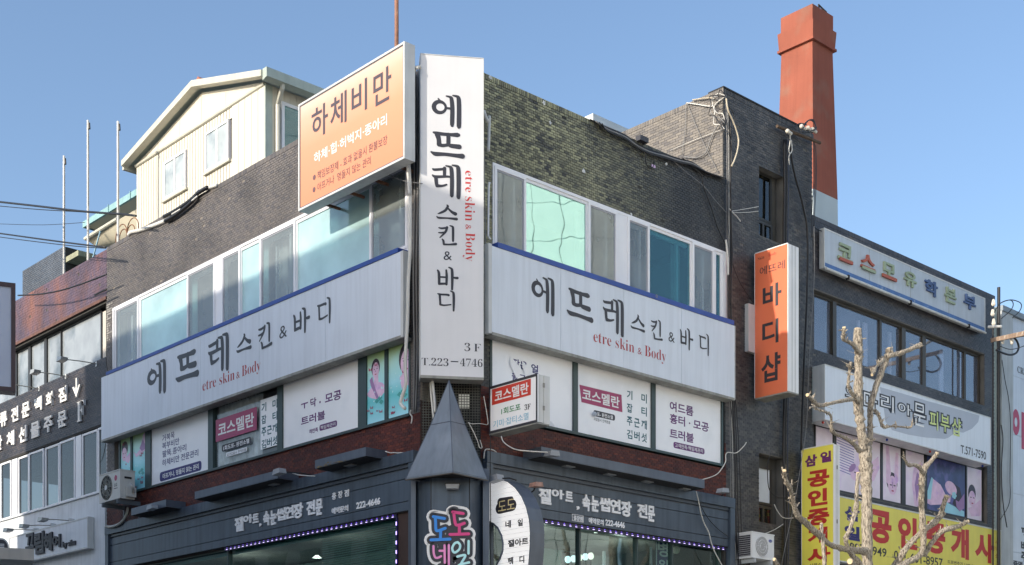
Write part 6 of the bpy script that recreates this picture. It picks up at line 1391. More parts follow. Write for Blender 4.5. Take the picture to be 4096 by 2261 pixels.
# ================================================================= air conditioners
def fan_grille(mb, F, u, z, r, off, n=14):
    for j in range(n): a = math.pi * 2 * j / n; mb.box(Frame((F.P(u, 0, 0).x, F.P(u, 0, 0).y), (F.d.x, F.d.y)), -.001, .001, off, off + .004, z, z + .001)
    for rr in (r, r * .66, r * .36): mb.tube([F.P(u + rr * math.cos(a), off + .01, z + rr * math.sin(a)) for a in np.linspace(0, 2 * math.pi, 24)], .006, 4)
    for j in range(n): a = 2 * math.pi * j / n; mb.tube([F.P(u + .05 * math.cos(a), off + .01, z + .05 * math.sin(a)), F.P(u + r * math.cos(a), off + .012, z + r * math.sin(a))], .005, 4)
AC = mat('ac_cream', (.62, .60, .55), .4, .05, streak=.06)
off = .52; a0, a1 = L.u(397, off), L.u(480, off); z0, z1 = L.z(397, 2015, off), L.z(397, 1906, off)
t = thing('air_conditioner', 'beige outdoor air conditioner with a round red logo under the long left sign', 'air conditioner', tuple(L.P((a0 + a1) / 2, .3, z0)), 'outdoor air conditioner units')
part('body', MB().box(L, a0, a1, off - .34, off, z0, z1), AC, t); part('lid', MB().box(L, a0 - .01, a1 + .01, off - .35, off + .01, z1 + .002, z1 + .025), AC, t)
fu = a0 + (a1 - a0) * .36; fz = (z0 + z1) / 2; fr_ = min((z1 - z0) * .43, (a1 - a0) * .32)
part('fan_opening', MB().disc(L, fu, fz, fr_, fr_ * 1.05, off + .001, 26, .004), M['dark'], t)
mb = MB()
for j in range(4): a = j * math.pi / 2 + .4; mb.add([L.P(fu + .04 * math.cos(a), off + .006, fz + .04 * math.sin(a)), L.P(fu + fr_ * .9 * math.cos(a - .4), off + .006, fz + fr_ * .9 * math.sin(a - .4)), L.P(fu + fr_ * .92 * math.cos(a + .4), off + .008, fz + fr_ * .92 * math.sin(a + .4))], [(0, 1, 2)])
part('fan_blade', mb, mat('fan_grey', (.10, .11, .10), .5, .1), t)
mb = MB(); fan_grille(mb, L, fu, fz, fr_, off); part('fan_grille', mb, mat('grille_wire', (.30, .31, .27), .5, .1), t)
part('hub', MB().disc(L, fu, fz, .055, .055, off + .012, 12, .01), M['trim'], t)
lu = a0 + (a1 - a0) * .80; part('round_logo', MB().disc(L, lu, z1 - .14, .06, .06, off + .001, 16, .003), mat('logo_crimson', (.45, .02, .10), .4, .05), t)
mb = MB(); mb.text(L, 'LG', lu - .06, lu + .06, z1 - .32, z1 - .25, off + .002, 0, .03); mb.box(L, lu - .08, lu + .08, off + .001, off + .002, z0 + .22, z0 + .235); part('lettering', mb, M['ink'], t)
sa = Frame((L.P(a1, 0, 0).x, L.P(a1, 0, 0).y), (R.d.x, R.d.y))
mb = MB(); mb.box(L, a1 + .002, a1 + .03, off - .25, off - .08, z0 + .30, z0 + .40); part('handle_recess', MB().box(L, a1 + .002, a1 + .01, off - .26, off - .10, z1 - .16, z1 - .12), M['dark'], t); part('valve_cover', MB().box(L, a1 + .002, a1 + .08, off - .33, off - .12, z0 + .04, z0 + .24), AC, t)
for u_ in (a0 + .15, a1 - .12):
    mb = MB(); mb.box(L, u_, u_ + .04, .0, off + .02, z0 - .10, z0 - .012); part('bracket', mb, mat('bracket_grey', (.12, .14, .16), .5, .1), t)
    part('bracket', MB().hex([L.P(u_, 0, z0 - .35), L.P(u_ + .04, 0, z0 - .35), L.P(u_ + .04, .04, z0 - .35), L.P(u_, .04, z0 - .35)], [L.P(u_, 0, z0 - .103), L.P(u_ + .04, 0, z0 - .103), L.P(u_ + .04, .04, z0 - .103), L.P(u_, .04, z0 - .103)]), mat('bracket_grey', (.12, .14, .16), .5, .1), t)
cable(L, .15, [(512, 2030), (505, 2060), (485, 2090), (462, 2104), (440, 2108), (425, 2106)], .032, mat('hose_grey', (.42, .42, .38), .5, .1), 'thick grey hose curving down from the left air conditioner', 'pipes of the air conditioners', 'drain_hose')
cable(L, .22, [(520, 1935, .40), (530, 1950, .35), (532, 1972, .25), (522, 1990, .2)], .03, M['white_cable'], 'short white insulated pipe at the side of the left air conditioner', 'pipes of the air conditioners', 'insulated_pipe')
off = .50; a0, a1 = RT.u(3007, off), RT.u(3096, off); z0, z1 = RT.z(3007, 2230, off), RT.z(3007, 2130, off)
t = thing('air_conditioner', 'white outdoor air conditioner with an oval blue badge hung low on the stair tower', 'air conditioner', tuple(RT.P((a0 + a1) / 2, .3, z0)), 'outdoor air conditioner units')
ACW = mat('ac_white', (.74, .75, .76), .4, .04, streak=.05)
part('body', MB().box(RT, a0, a1, off - .36, off, z0, z1), ACW, t); part('lid', MB().box(RT, a0 - .01, a1 + .01, off - .37, off + .01, z1 + .002, z1 + .025), ACW, t)
fu = a0 + (a1 - a0) * .45; fz = (z0 + z1) / 2; fr_ = (z1 - z0) * .40
part('fan_opening', MB().disc(RT, fu, fz, fr_, fr_, off + .001, 26, .004), M['dark'], t)
mb = MB()
for k in range(-7, 8): hh = math.sqrt(max(fr_ ** 2 - (k * fr_ / 8) ** 2, 0)); mb.box(RT, fu + k * fr_ / 8 - .004, fu + k * fr_ / 8 + .004, off + .006, off + .012, fz - hh, fz + hh)
fan_grille(mb, RT, fu, fz, fr_, off + .005, 2); part('fan_grille', mb, ACW, t)
part('oval_badge', MB().disc(RT, a1 - .12, z1 - .11, .055, .03, off + .001, 16, .003), mat('badge_blue', (.02, .05, .30), .4, .05), t)
mb = MB(); mb.text(RT, 'Carrier', a1 - .16, a1 - .08, z1 - .12, z1 - .10, off + .005, 0, .0); part('lettering', mb, M['white_ink'], t)
Ft = RT; mb = MB(); mb.box(RT, a0 - .006, a0 - .001, off - .33, off - .03, z0 + .04, z1 - .04); part('fin_panel', mb, M['ink'], t)
mb = MB()
for k in range(12): mb.box(RT, a0 - .009, a0 - .0065, off - .33, off - .03, z0 + .05 + k * .04, z0 + .055 + k * .04)
part('fin_bar', mb, ACW, t)
for u_ in (a0 + .06, a1 - .12): part('bracket', MB().box(RT, u_, u_ + .05, 0, off + .02, z0 - .09, z0 - .012), mat('bracket_pale', (.45, .48, .50), .5, .1), t)

# ================================================================= floodlights near the fascia
def flood(F, x, y, off, label, m, s=.10):
    u, z = F.at(x, y, off); t = thing('floodlight', label, 'lamp', tuple(F.P(u, off, z)), 'small floodlights')
    part('reflector', MB().prism(F, [(u - s, z - s * .45), (u + s, z - s * .3), (u + s * .8, z + s * .4), (u - s * .7, z + s * .3)], off - .06, off + .09), m, t)
    part('arm', MB().tube([F.P(u, off, z), F.P(u + .25, off * .5, z - .02), F.P(u + .35, .0, z - .06)], .012, 5), M['dark'], t)
FG = mat('flood_grey', (.30, .32, .35), .4, .1)
flood(L, 1120, 1888, .55, 'dark floodlight lying on the right end of the long left canopy', FG, .12)
flood(L, 612, 2030, .5, 'dark floodlight on the short canopy by the left air conditioner', FG, .12)
flood(R, 2205, 1815, .55, 'floodlight on the left end of the longest canopy', FG, .12)
flood(R, 2888, 1963, .35, 'floodlight at the right end of the right fascia', FG, .11)
flood(R, 2142, 1940, .6, 'rust marked floodlight over the chunky letters next to the round sign', mat('flood_rust', (.35, .2, .16), .5, .3, 14), .10)
flood(Bd, 1985, 1915, .12, 'grey floodlight at the top of the round white sign', FG, .13)

# ================================================================= poles, insulators and the rusty crossarm at the right
Pf = sub(R, 0, .15)
for px, y0_, y1_, r, lab in ((3995, 1150, 2280, .04, 'black service pipe climbing between the office and the white panelled building'), (3972, 1270, 2280, .022, 'thin dark conduit beside the black service pipe')):
    u = Pf.u(px); solo('service_pipe', MB().tube([Pf.P(u, 0, 3), Pf.P(u, 0, Pf.z(px, y0_))], r, 8), M['black_cable'], lab, 'pipe', 'service pipes at the right')
INS = mat('porcelain', (.66, .62, .54), .3, .08)
for i, (x, y) in enumerate(((3974, 1210), (3971, 1250), (3975, 1288))):
    u, z = Pf.at(x, y, .1); mb = MB()
    for k in range(4): ball(mb, Pf.P(u, .1, z - .045 + k * .03), .055 - .006 * k, 5)
    solo('insulator', mb, INS, ('top', 'middle', 'lowest')[i] + ' white porcelain insulator on the corner of the office building', 'insulator', 'porcelain insulators at the right')
solo('crossarm', MB().tube([Pf.P(*(lambda c: (c[0], .2, c[1]))(Pf.at(3952, 1308, .2))), Pf.P(*(lambda c: (c[0], .5, c[1]))(Pf.at(4008, 1306, .5)))], .035, 8), M['trim'], 'short pale pipe stub jutting from the office corner below the insulators', 'pipe')
ra = [Pf.at(3962, 1362, .1), Pf.at(4110, 1330, 2.2)]
solo('rusty_crossarm', MB().hex([Pf.P(ra[0][0], .1, ra[0][1] - .05), Pf.P(ra[0][0], .2, ra[0][1] - .05), Pf.P(ra[0][0], .2, ra[0][1] + .05), Pf.P(ra[0][0], .1, ra[0][1] + .05)], [Pf.P(ra[1][0], 2.2, ra[1][1] - .05), Pf.P(ra[1][0] + .1, 2.2, ra[1][1] - .05), Pf.P(ra[1][0] + .1, 2.2, ra[1][1] + .05), Pf.P(ra[1][0], 2.2, ra[1][1] + .05)]),
     mat('crossarm_rust', (.42, .30, .22), .8, .2, 6, col2=(.55, .50, .42), c2amt=.45, c2scale=6), 'rusty steel crossarm reaching out at the right edge', 'crossarm')
for i, (x, y) in enumerate(((4012, 1360), (4048, 1362))):
    u, z = Pf.at(x, y, .7 + i * .5); mb = MB(); ball(mb, Pf.P(u, .7 + i * .5, z), .05, 6); ball(mb, Pf.P(u, .7 + i * .5, z - .06), .04, 6); solo('insulator', mb, INS, ('left', 'right')[i] + ' hanging insulator under the rusty crossarm', 'insulator', 'porcelain insulators at the right')
# bracket with caps on the tower
t = thing('cable_bracket', 'rusty angle bracket with white cable caps near the top right of the stair tower', 'bracket', tuple(RT.P(RT.u(3180), .1, RT.z(3180, 560))))
p0 = RT.at(3108, 505, .12); p1 = RT.at(3280, 572, .12)
part('angle_iron', MB().tube([RT.P(p0[0], .12, p0[1]), RT.P(p1[0], .12, p1[1])], .035, 6), mat('dark_rust', (.09, .06, .04), .8, .3, 8), t)
for x, y in ((3150, 525), (3206, 506), (3232, 512), (3250, 518)): u, z = RT.at(x, y, .25); mb = MB(); ball(mb, RT.P(u, .25, z), .045, 6); mb.tube([RT.P(u, .25, z), RT.P(u + .13, .25, z - .02)], .034, 7); part('cap', mb, INS, t)
solo('junction_box', MB().box(R, R.u(2542), R.u(2575), .0, .12, R.z(2555, 572), R.z(2555, 552)), M['ink'], 'black junction box lying on the green tinted parapet', 'box')

# ================================================================= cables
bk, gy, wh = M['black_cable'], M['grey_cable'], M['white_cable']
def C_(F, off, pts, r, m, lab, **k): cable(F, off, pts, r, m, lab, **k)
C_(L, .35, [(1683, 268, .3), (1667, 270), (1650, 278), (1642, 300), (1630, 400), (1626, 480), (1630, 580), (1637, 680), (1641, 800), (1640, 1000), (1633, 1130), (1630, 1280), (1621, 1450), (1624, 1530), (1608, 1590), (1603, 1615), (1620, 1635)], .030, wh, 'outer of the two thick white hoses left of the vertical sign', name='hose', cat='hose', group='thick white hoses at the corner')
C_(L, .38, [(1672, 272), (1655, 290), (1650, 420), (1640, 520), (1629, 600), (1632, 700), (1638, 780)], .026, wh, 'inner of the two thick white hoses beside the orange billboard', name='hose', cat='hose', group='thick white hoses at the corner')
for i, (x, r) in enumerate(((1655, .012), (1660, .009), (1667, .012), (1673, .008))): C_(L, .08, [(x + 4, 275), (x, 500), (x + 3, 800), (x - 2, 1100), (x + 2, 1400), (x - 3 * i, 1650)], r, bk if i % 2 else gy, ('first', 'second', 'third', 'fourth')[i] + ' thin cable counted rightwards from the white hoses at the corner')
C_(L, .3, [(1545, 690), (1600, 720), (1690, 735)], .007, gy, 'loose grey wire end under the orange billboard')
C_(R, .06, [(1933, 440), (1937, 700), (1942, 1000), (1938, 1200)], .008, gy, 'grey wire right beside the vertical sign on the green tinted wall')
C_(R, .10, [(1934, 442), (1950, 485), (1957, 480)], .028, M['trim'], 'upper short grey pipe fork beside the vertical sign', name='pipe', cat='pipe', group='short pipes on the wall right of the vertical sign')
C_(R, .10, [(1957, 465), (1956, 520), (1953, 606)], .026, M['trim'], 'vertical grey pipe piece under the pipe fork', name='pipe', cat='pipe', group='short pipes on the wall right of the vertical sign')
C_(R, .10, [(1960, 735), (1955, 750), (1953, 930), (1953, 945), (1962, 958)], .018, M['white_pvc'], 'thin white pipe beside the first right window', name='pipe', cat='pipe', group='short pipes on the wall right of the vertical sign')
# bundle along the right parapet
for i in range(5):
    j = i * 4; C_(R, .03 + .015 * i, [(2360 + j * 3, 478 + j), (2430, 508 + j + 2), (2500, 540 + j), (2548, 575 + j), (2600, 600 + j), (2660, 617 + j), (2720, 632 + j + 4), (2770, 650 + i * 3), (2830, 690), (2900, 713)], .011 if i != 2 else .014, bk if i != 2 else gy, ('topmost', 'second', 'middle pale', 'fourth', 'lowest')[i] + ' cable of the bundle running along the right parapet edge')
C_(R, .05, [(2583, 600), (2582, 640), (2590, 665), (2608, 672), (2616, 650), (2612, 618)], .010, bk, 'hanging black cable loop with a tag below the junction box')
solo('paper_tag', MB().box(R, R.u(2598), R.u(2613), .05, .055, R.z(2605, 674), R.z(2605, 663)), mat('tag_pink', (.62, .42, .62), .5, .05), 'small pink tag on the hanging black cable loop', 'tag')
C_(R, .05, [(2670, 624), (2740, 685), (2815, 745), (2860, 800), (2905, 850)], .006, gy, 'thin grey wire slanting down the dark wall towards the tower')
C_(R, .05, [(2730, 632), (2780, 675), (2808, 705), (2815, 750), (2845, 830), (2870, 910), (2905, 985)], .011, bk, 'black cable slanting down the dark wall to the last window')
C_(R, .05, [(2812, 706), (2860, 702), (2905, 716)], .008, bk, 'short black wire near the right end of the parapet')
# vertical bundle between facade and tower
for i, (x, r, m) in enumerate(((2908, .007, gy), (2914, .005, wh), (2919, .013, bk), (2924, .010, bk), (2911, .007, bk), (2927, .010, bk))):
    C_(R, .06 + .012 * i, [(x - 4, 380 + 25 * i), (x, 600), (x + 3 * math.sin(i), 800), (x + 2, 1000), (x + 4 * math.sin(i * 2), 1200), (x + 8, 1500), (x + 14 + 3 * i, 1800), (x + 18 + 4 * i, 2100), (x + 30 + 4 * i, 2290)], r, m, ('first', 'second', 'third', 'fourth', 'fifth', 'sixth')[i] + ' cable of the vertical bundle at the joint of facade and stair tower', wob=.003)
C_(R, .25, [(2905, 395), (2912, 440), (2930, 480), (2945, 520), (2954, 560), (2950, 600), (2938, 640), (2926, 665)], .016, mat('cream_cable', (.55, .48, .36), .5, .1), 'thick cream cable bowing out right of the tower corner')
C_(R, .2, [(2908, 420), (2932, 450), (2940, 500), (2930, 540), (2918, 575)], .008, bk, 'thin black cable bowing inside the thick cream one')
for i, (x, y) in enumerate(((2880, 395), (2865, 410), (2890, 380), (2870, 440), (2850, 405))):
    C_(TL, .1 + i * .03, [(2903, 385), (x - 10, y - 20), (x - 30 + 6 * i, y + 15), (x - 15, y + 55), (x + 10, y + 60), (2898, 480 + i * 12)], .009, (wh, gy, bk, wh, bk)[i], ('widest', 'second', 'third', 'fourth', 'smallest')[i] + ' loop of the tangle at the sunlit tower corner')
C_(TL, .05, [(2746, 412), (2790, 418), (2848, 425), (2880, 398)], .012, wh, 'pale cable pair running to the tangle on the sunlit tower side')
C_(TL, .05, [(2744, 410), (2740, 520), (2728, 620)], .007, gy, 'thin grey wire hanging at the left on the sunlit tower side')
C_(TL, .05, [(2748, 412), (2800, 540), (2872, 690)], .006, gy, 'thin grey wire crossing the sunlit tower side diagonally')
C_(TL, .06, [(2735, 628), (2790, 630), (2825, 608), (2840, 565), (2860, 520), (2895, 470)], .012, gy, 'grey cable sweeping up the sunlit tower side to the tangle')
C_(TL, .05, [(2682, 602), (2780, 560), (2898, 515)], .006, wh, 'straight pale line strung along the sunlit tower side')
C_(TL, .06, [(2770, 400), (2820, 393), (2860, 393)], .012, mat('cream_cable', (.55, .48, .36), .5, .1), 'short cream cable near the top of the sunlit tower side')
C_(RT, .15, [(2920, 845), (2940, 850), (2990, 850), (3034, 845)], .006, wh, 'lower of two pale wires crossing to the upper tower window')
C_(RT, .15, [(2920, 845), (2960, 840), (3034, 827)], .006, wh, 'upper of two pale wires crossing to the upper tower window')
C_(RT, .2, [(2917, 835), (2935, 855), (2950, 870), (2962, 886)], .011, wh, 'frayed white cable end beside the tower joint')
C_(R, .1, [(2903, 960), (2908, 1000), (2912, 1060), (2912, 1100)], .022, wh, 'white foam pipe piece at the last window corner', name='pipe', cat='pipe', group='short pipes on the wall right of the vertical sign')
C_(RT, .12, [(2926, 1045), (2960, 1130), (3015, 1215)], .007, bk, 'black stay wire slanting down to the orange vertical sign')
for i, (x, r, m) in enumerate(((3137, .03, bk), (3145, .014, bk), (3152, .012, mat('blue_black', (.02, .03, .06), .5, .1)))):
    C_(RT, .08 + i * .02, [(x, 560), (x + 2, 750), (x - 1, 950), (x + 1, 1150), (x + 2, 1500), (x - 2, 1800), (x + 4, 2100), (x, 2290)], r, m, ('thickest', 'middle', 'thin') [i] + ' vertical black cable right of the tower windows')
C_(RT, .12, [(3160, 545), (3168, 640), (3185, 720), (3205, 790), (3218, 850), (3228, 900), (3232, 1000), (3228, 1200), (3215, 1500), (3205, 1800)], .024, bk, 'thick black cable curving down from the tower bracket')
C_(RT, .12, [(3160, 530), (3175, 510), (3200, 495), (3225, 500)], .016, bk, 'black cable arching over the tower bracket')
for i in range(4): C_(RT, .2 + .05 * i, [(3205, 525), (3222 + i * 6, 490 - i * 4), (3250 + 4 * i, 478 + 8 * i), (3262, 505 + 5 * i), (3240 - 8 * i, 530), (3212, 528)], .008, bk, ('first', 'second', 'third', 'fourth')[i] + ' wiry loop above the white caps of the tower bracket')
C_(RT, .15, [(3160, 530), (3160, 570), (3155, 600), (3160, 615), (3168, 600), (3165, 560)], .012, wh, 'knotted white cable hanging from the tower bracket')
C_(RT, .15, [(3162, 610), (3155, 630), (3158, 660)], .010, wh, 'frayed white end under the knotted cable on the tower')
for i, x in enumerate((3252, 3258, 3263)): C_(RT, .1, [(x, 560 + 10 * i), (x + 3, 700), (x - 4, 850), (x - 6, 950)], .008, bk, ('left', 'middle', 'right')[i] + ' thin wire dropping in front of the orange chimney')
C_(RB, .1, [(3254, 900), (3270, 918), (3340, 945), (3420, 985)], .012, bk, 'black cable over the left end of the academy sign')
C_(RB, .5, [(3256, 905), (3257, 1100), (3246, 1300), (3234, 1500), (3226, 1700), (3205, 1850), (3180, 2000), (3150, 2140), (3120, 2290)], .006, gy, 'long pale cable sweeping down past the yellow vertical sign')
C_(RT, .15, [(3083, 1815, -.05), (3072, 1850), (3070, 1900), (3078, 1960), (3110, 1990), (3150, 1992)], .009, bk, 'black cable looping across the lower tower window')
C_(RT, .25, [(3060, 2135), (3100, 2118), (3133, 2096)], .007, wh, 'pale wire rising from the white air conditioner')
C_(RT, .25, [(3097, 2018), (3112, 2048), (3135, 2072), (3175, 2072)], .008, wh, 'pale wire below the lower tower window')
C_(R, .12, [(2795, 1922), (2840, 1910), (2870, 1895), (2890, 1870), (2903, 1845), (2903, 1822), (2912, 1810), (2945, 1812), (2975, 1785), (2985, 1770)], .010, wh, 'white cable climbing from the longest canopy to the tower')
C_(R, .12, [(2784, 1965), (2795, 2010), (2803, 2050), (2815, 2090), (2835, 2130), (2845, 2170), (2860, 2210), (2890, 2265)], .011, wh, 'white cable dangling across the right fascia')
C_(R, .10, [(2786, 1965), (2800, 2015), (2830, 2070), (2870, 2115), (2915, 2148)], .008, bk, 'black cable dangling across the right fascia')
C_(Bs, .05, [(2005, 1745), (2012, 1765), (2035, 1785), (2070, 1800), (2130, 1806), (2190, 1810)], .010, wh, 'white cable from the small blade sign to the longest canopy')
C_(R, .2, [(1935, 1585), (1945, 1640), (1952, 1690), (1950, 1698)], .007, wh, 'white cable loop behind the small blade sign')
C_(R, .3, [(1872, 1690), (1890, 1696), (1920, 1695), (1948, 1700)], .005, wh, 'pale wire crossing from the spire to the small blade sign')
C_(R, .35, [(1874, 1690), (1895, 1730), (1910, 1765), (1918, 1790), (1928, 1790), (1920, 1760)], .007, wh, 'white cable running down the right edge of the spire')
C_(R, .08, [(1935, 1835), (1940, 1802), (1955, 1797), (1975, 1802), (1990, 1815)], .010, wh, 'arched white cable above the right cornice')
C_(R, .25, [(1962, 1740), (1961, 1900), (1963, 2100), (1962, 2290)], .008, bk, 'straight black wire in front of the round white sign')
C_(L, .1, [(1542, 1806), (1560, 1812), (1575, 1811), (1595, 1812), (1632, 1811)], .010, wh, 'short white cable above the left cornice beside the spire')
C_(L, .3, [(1170, 1893, .3), (1200, 1901), (1260, 1905)], .010, wh, 'white cable lying on the left cornice beside the long canopy')
C_(L, .02, [(1722, 1515, .0), (1725, 1580), (1735, 1680)], .02, wh, 'left white pipe inside the corner mesh recess')
C_(L, .04, [(1728, 1515, .02), (1738, 1600), (1740, 1650)], .024, wh, 'taped white pipe inside the corner mesh recess')
C_(L, .12, [(1643, 1640), (1640, 1655), (1648, 1668), (1645, 1695)], .012, wh, 'frayed white cable end under the right woman poster')
# hoses on the parapet in front of the cabin
C_(L, .03, [(515, 942), (525, 930), (560, 922), (610, 905), (660, 885), (685, 872)], .045, wh, 'thick cream hose lying on the parapet below the cream cabin', name='hose', cat='hose', group='hoses on the left parapet')
C_(L, .05, [(655, 868), (690, 850), (730, 825), (770, 795), (800, 765)], .04, bk, 'thick black cable bundle sagging over the left parapet', name='hose', cat='hose', group='hoses on the left parapet')
C_(L, .08, [(660, 885), (700, 862), (740, 832), (775, 800), (790, 775), (830, 750)], .04, bk, 'second black cable bundle hanging over the left parapet', name='hose', cat='hose', group='hoses on the left parapet')
C_(L, .10, [(688, 858), (722, 838)], .02, wh, 'short white piece among the black bundle, lower one', name='hose', cat='hose', group='hoses on the left parapet')
C_(L, .10, [(768, 804), (790, 785)], .018, wh, 'short white piece among the black bundle, upper one', name='hose', cat='hose', group='hoses on the left parapet')
C_(L, .03, [(790, 770), (805, 760), (835, 752), (868, 742)], .038, wh, 'cream hose at the upper end of the black bundle', name='hose', cat='hose', group='hoses on the left parapet')
# overhead wires at the left
for i, (pts, r) in enumerate(((((-30, 930), (150, 955), (300, 975), (424, 990)), .018), (((-30, 945), (150, 968), (300, 985), (424, 994)), .010), (((-30, 805), (150, 825), (320, 845), (480, 857), (545, 864)), .024), (((-30, 822), (150, 838), (330, 848)), .010), (((-30, 895), (170, 900), (340, 890)), .006))):
    C_(L, .5, pts, r, bk, ('lower thick', 'lower thin', 'upper thick', 'upper thin', 'faint single')[i] + ' overhead wire crossing the sky at left', group='overhead wires at left')
C_(L, .4, [(72, 1182), (150, 1178), (230, 1165), (300, 1145), (370, 1120), (426, 1098)], .018, bk, 'black wire sagging across the rusty tiles', group='overhead wires at left')
C_(L, .3, [(378, 1180, .28), (385, 1178, .28), (400, 1170, .28), (426, 1158, .28)], .02, bk, 'short black cable at the lower edge of the rusty tiles', group='overhead wires at left')
C_(L, .1, [(424, 1430), (428, 1470), (436, 1500)], .010, bk, 'black wire at the left end of the long grey sign')
for i, (F_, x, y, s_, lab) in enumerate(((R, 1961, 310, .035, 'white plaster dab at the top of the green tinted wall beside the vertical sign'), (R, 2175, 412, .04, 'white plaster dab just under the top course, mid green tinted wall'), (R, 2200, 490, .03, 'small white dab under the mid wall plaster dab'), (R, 2335, 685, .045, 'paint splash on the green tinted wall above the windows'), (R, 2525, 857, .025, 'tiny white dab just above the window mullion'), (R, 2665, 657, .03, 'pale scrape on the dark wall below the junction box'))):
    u, z = F_.at(x, y, .012); r_ = random.Random(i); solo('plaster_dab', MB().prism(F_, [(u + s_ * r_.uniform(.6, 1.2) * math.cos(a), z + s_ * r_.uniform(.5, 1.3) * math.sin(a)) for a in np.linspace(0, 2 * math.pi, 9, False)], .008, .018), M['trim'], lab, 'plaster', 'plaster dabs on the right wall')
lbm = MB()
for i in range(20):
    z = 11.28 - i * .052; r_ = random.Random(50 + i); w_ = r_.uniform(.06, .30) * (1 - i / 26); lbm.box(L, uL0 + .002, uL0 + w_, .010, .0125, z, z + r_.uniform(.025, .042))
    if i % 3 == 0: lbm.box(L, uL0 + w_ + .03, uL0 + w_ + .1, .010, .0125, z, z + .03)
solo('lime_bloom', lbm, M['concrete'], 'white lime bloom on the tiles at the left end of the brown wall', 'stain')['kind'] = 'stuff'
C_(L, .1, [(425, 1765), (412, 1830), (400, 1850)], .007, bk, 'thin black wire above the left air conditioner')
# wires at the right
C_(Pf, .4, [(3978, 1250), (3995, 1220), (4020, 1204), (4045, 1202), (4053, 1220), (4040, 1245), (4005, 1275)], .012, bk, 'smaller black wire loop against the sky at right', group='wires at the right edge')
C_(Pf, .5, [(3980, 1245), (4000, 1215), (4040, 1200), (4075, 1208), (4086, 1222), (4078, 1245), (4050, 1272)], .012, bk, 'larger black wire loop against the sky at right', group='wires at the right edge')
C_(Pf, .5, [(3985, 1400), (4010, 1412), (4040, 1420), (4065, 1412), (4075, 1390), (4068, 1365), (4055, 1350)], .026, bk, 'thick black cable sagging below the rusty crossarm', group='wires at the right edge')
C_(Pf, .8, [(4000, 1385), (4040, 1398), (4080, 1390), (4110, 1378)], .010, bk, 'thin wire sagging below the rusty crossarm', group='wires at the right edge')
C_(RW_, .1, [(4008, 1440), (4020, 1520), (4035, 1600), (4042, 1700), (4040, 1900), (4038, 2010), (4000, 2080)], .010, bk, 'long dark wire hanging down the white panels', group='wires at the right edge')
C_(Pf, .1, [(4005, 1700), (4012, 1760), (4006, 1880), (4012, 2010), (4028, 2110)], .014, bk, 'bent dark cable at the foot of the service pipe', group='wires at the right edge')

# ================================================================= pruned street tree
TF = sub(R, 0, 3.0)
BARK = bpy.data.materials.new('bark'); BARK.use_nodes = True
_n, _l = BARK.node_tree.nodes, BARK.node_tree.links; _b = _n['Principled BSDF']
_g = _n.new('ShaderNodeNewGeometry'); _m = _n.new('ShaderNodeMapping'); _m.inputs['Scale'].default_value = (26, 26, 5); _l.new(_g.outputs['Position'], _m.inputs[0])
_z = _n.new('ShaderNodeTexNoise'); _z.inputs['Scale'].default_value = 2.2; _z.inputs['Detail'].default_value = 9; _z.inputs['Roughness'].default_value = .65; _l.new(_m.outputs[0], _z.inputs['Vector'])
_c = _n.new('ShaderNodeValToRGB'); _c.color_ramp.elements[0].position = .40; _c.color_ramp.elements[0].color = (.12, .10, .08, 1); _c.color_ramp.elements[1].position = .56; _c.color_ramp.elements[1].color = (.60, .53, .43, 1); _l.new(_z.outputs[0], _c.inputs[0]); _l.new(_c.outputs[0], _b.inputs['Base Color'])
_p = _n.new('ShaderNodeBump'); _p.inputs['Strength'].default_value = 1.0; _p.inputs['Distance'].default_value = .05; _l.new(_z.outputs[0], _p.inputs['Height']); _l.new(_p.outputs[0], _b.inputs['Normal']); _b.inputs['Roughness'].default_value = .9
CUT = mat('cut_wood', (.66, .52, .32), .8, .1, 8)
tree = thing('pruned_tree', 'heavily pruned leafless street tree with pale cut branch ends in front of the office building', 'tree', tuple(TF.P(TF.u(3470), 0, 0)))
def limb(name, pts, d0=0.0, d1=None, cutend=True):
    d1 = d0 if d1 is None else d1; P = []; Rr = []; n = len(pts)
    for i, (x, y, w) in enumerate(pts):
        off = d0 + (d1 - d0) * i / (n - 1); u, z = TF.at(x, y, off); p = TF.P(u, off, z); P.append((p.x, p.y, p.z, w / FPX * p.y))
    Q = smooth(P, 6); Q2 = []; rr = []
    for i, q in enumerate(Q):
        r = q[3] * (1 + rng.normal(0, .055)); Q2.append(Vector(q[:3]) + Vector(rng.normal(0, .05, 3)) * q[3]); rr.append(max(r * .88 * (1.18 if rng.random() < .07 else 1), .006))
    ns = 14 if rr[0] > .03 else 9; mb = MB().tube(Q2, rr, ns)
    for k, v in enumerate(mb.v): mb.v[k] = tuple(np.array(v) + rng.normal(0, .035, 3) * rr[min(k // ns, len(rr) - 1)])
    o = part(name, mb, BARK, tree, sm=True)
    if cutend and rr[-1] > .02:
        e = Q2[-1]; dirn = (Q2[-1] - Q2[-2]).normalized(); mb = MB().tube([e - dirn * .004, e + dirn * .012], rr[-1] * .92, 12); part('cut_face', mb, CUT, tree)
    return Q2, rr
def stubs(Q, R_, n, seed, long=.08):
    n = int(n * 1.6); r = random.Random(seed); mb = MB(); mc = MB()
    for _ in range(n):
        i = r.randrange(1, len(Q) - 1); d = Vector((r.uniform(-1, 1), r.uniform(-1, .3), r.uniform(-.4, .8))).normalized(); a = Q[i]; s = R_[i] + r.uniform(.015, long)
        mb.tube([a, a + d * s * .6, a + d * s + Vector((r.uniform(-.02, .02), 0, r.uniform(-.02, .04)))], [.018, .012, .004 + r.random() * .010], 5)
        if r.random() < .35: mb.tube([a + d * s * .5, a + d * (s + .08) + Vector((r.uniform(-.06, .06), r.uniform(-.06, .06), r.uniform(-.02, .09)))], [.005, .002], 4)
    o = part('twig_stub', mb, BARK, tree); o['kind'] = 'stuff'
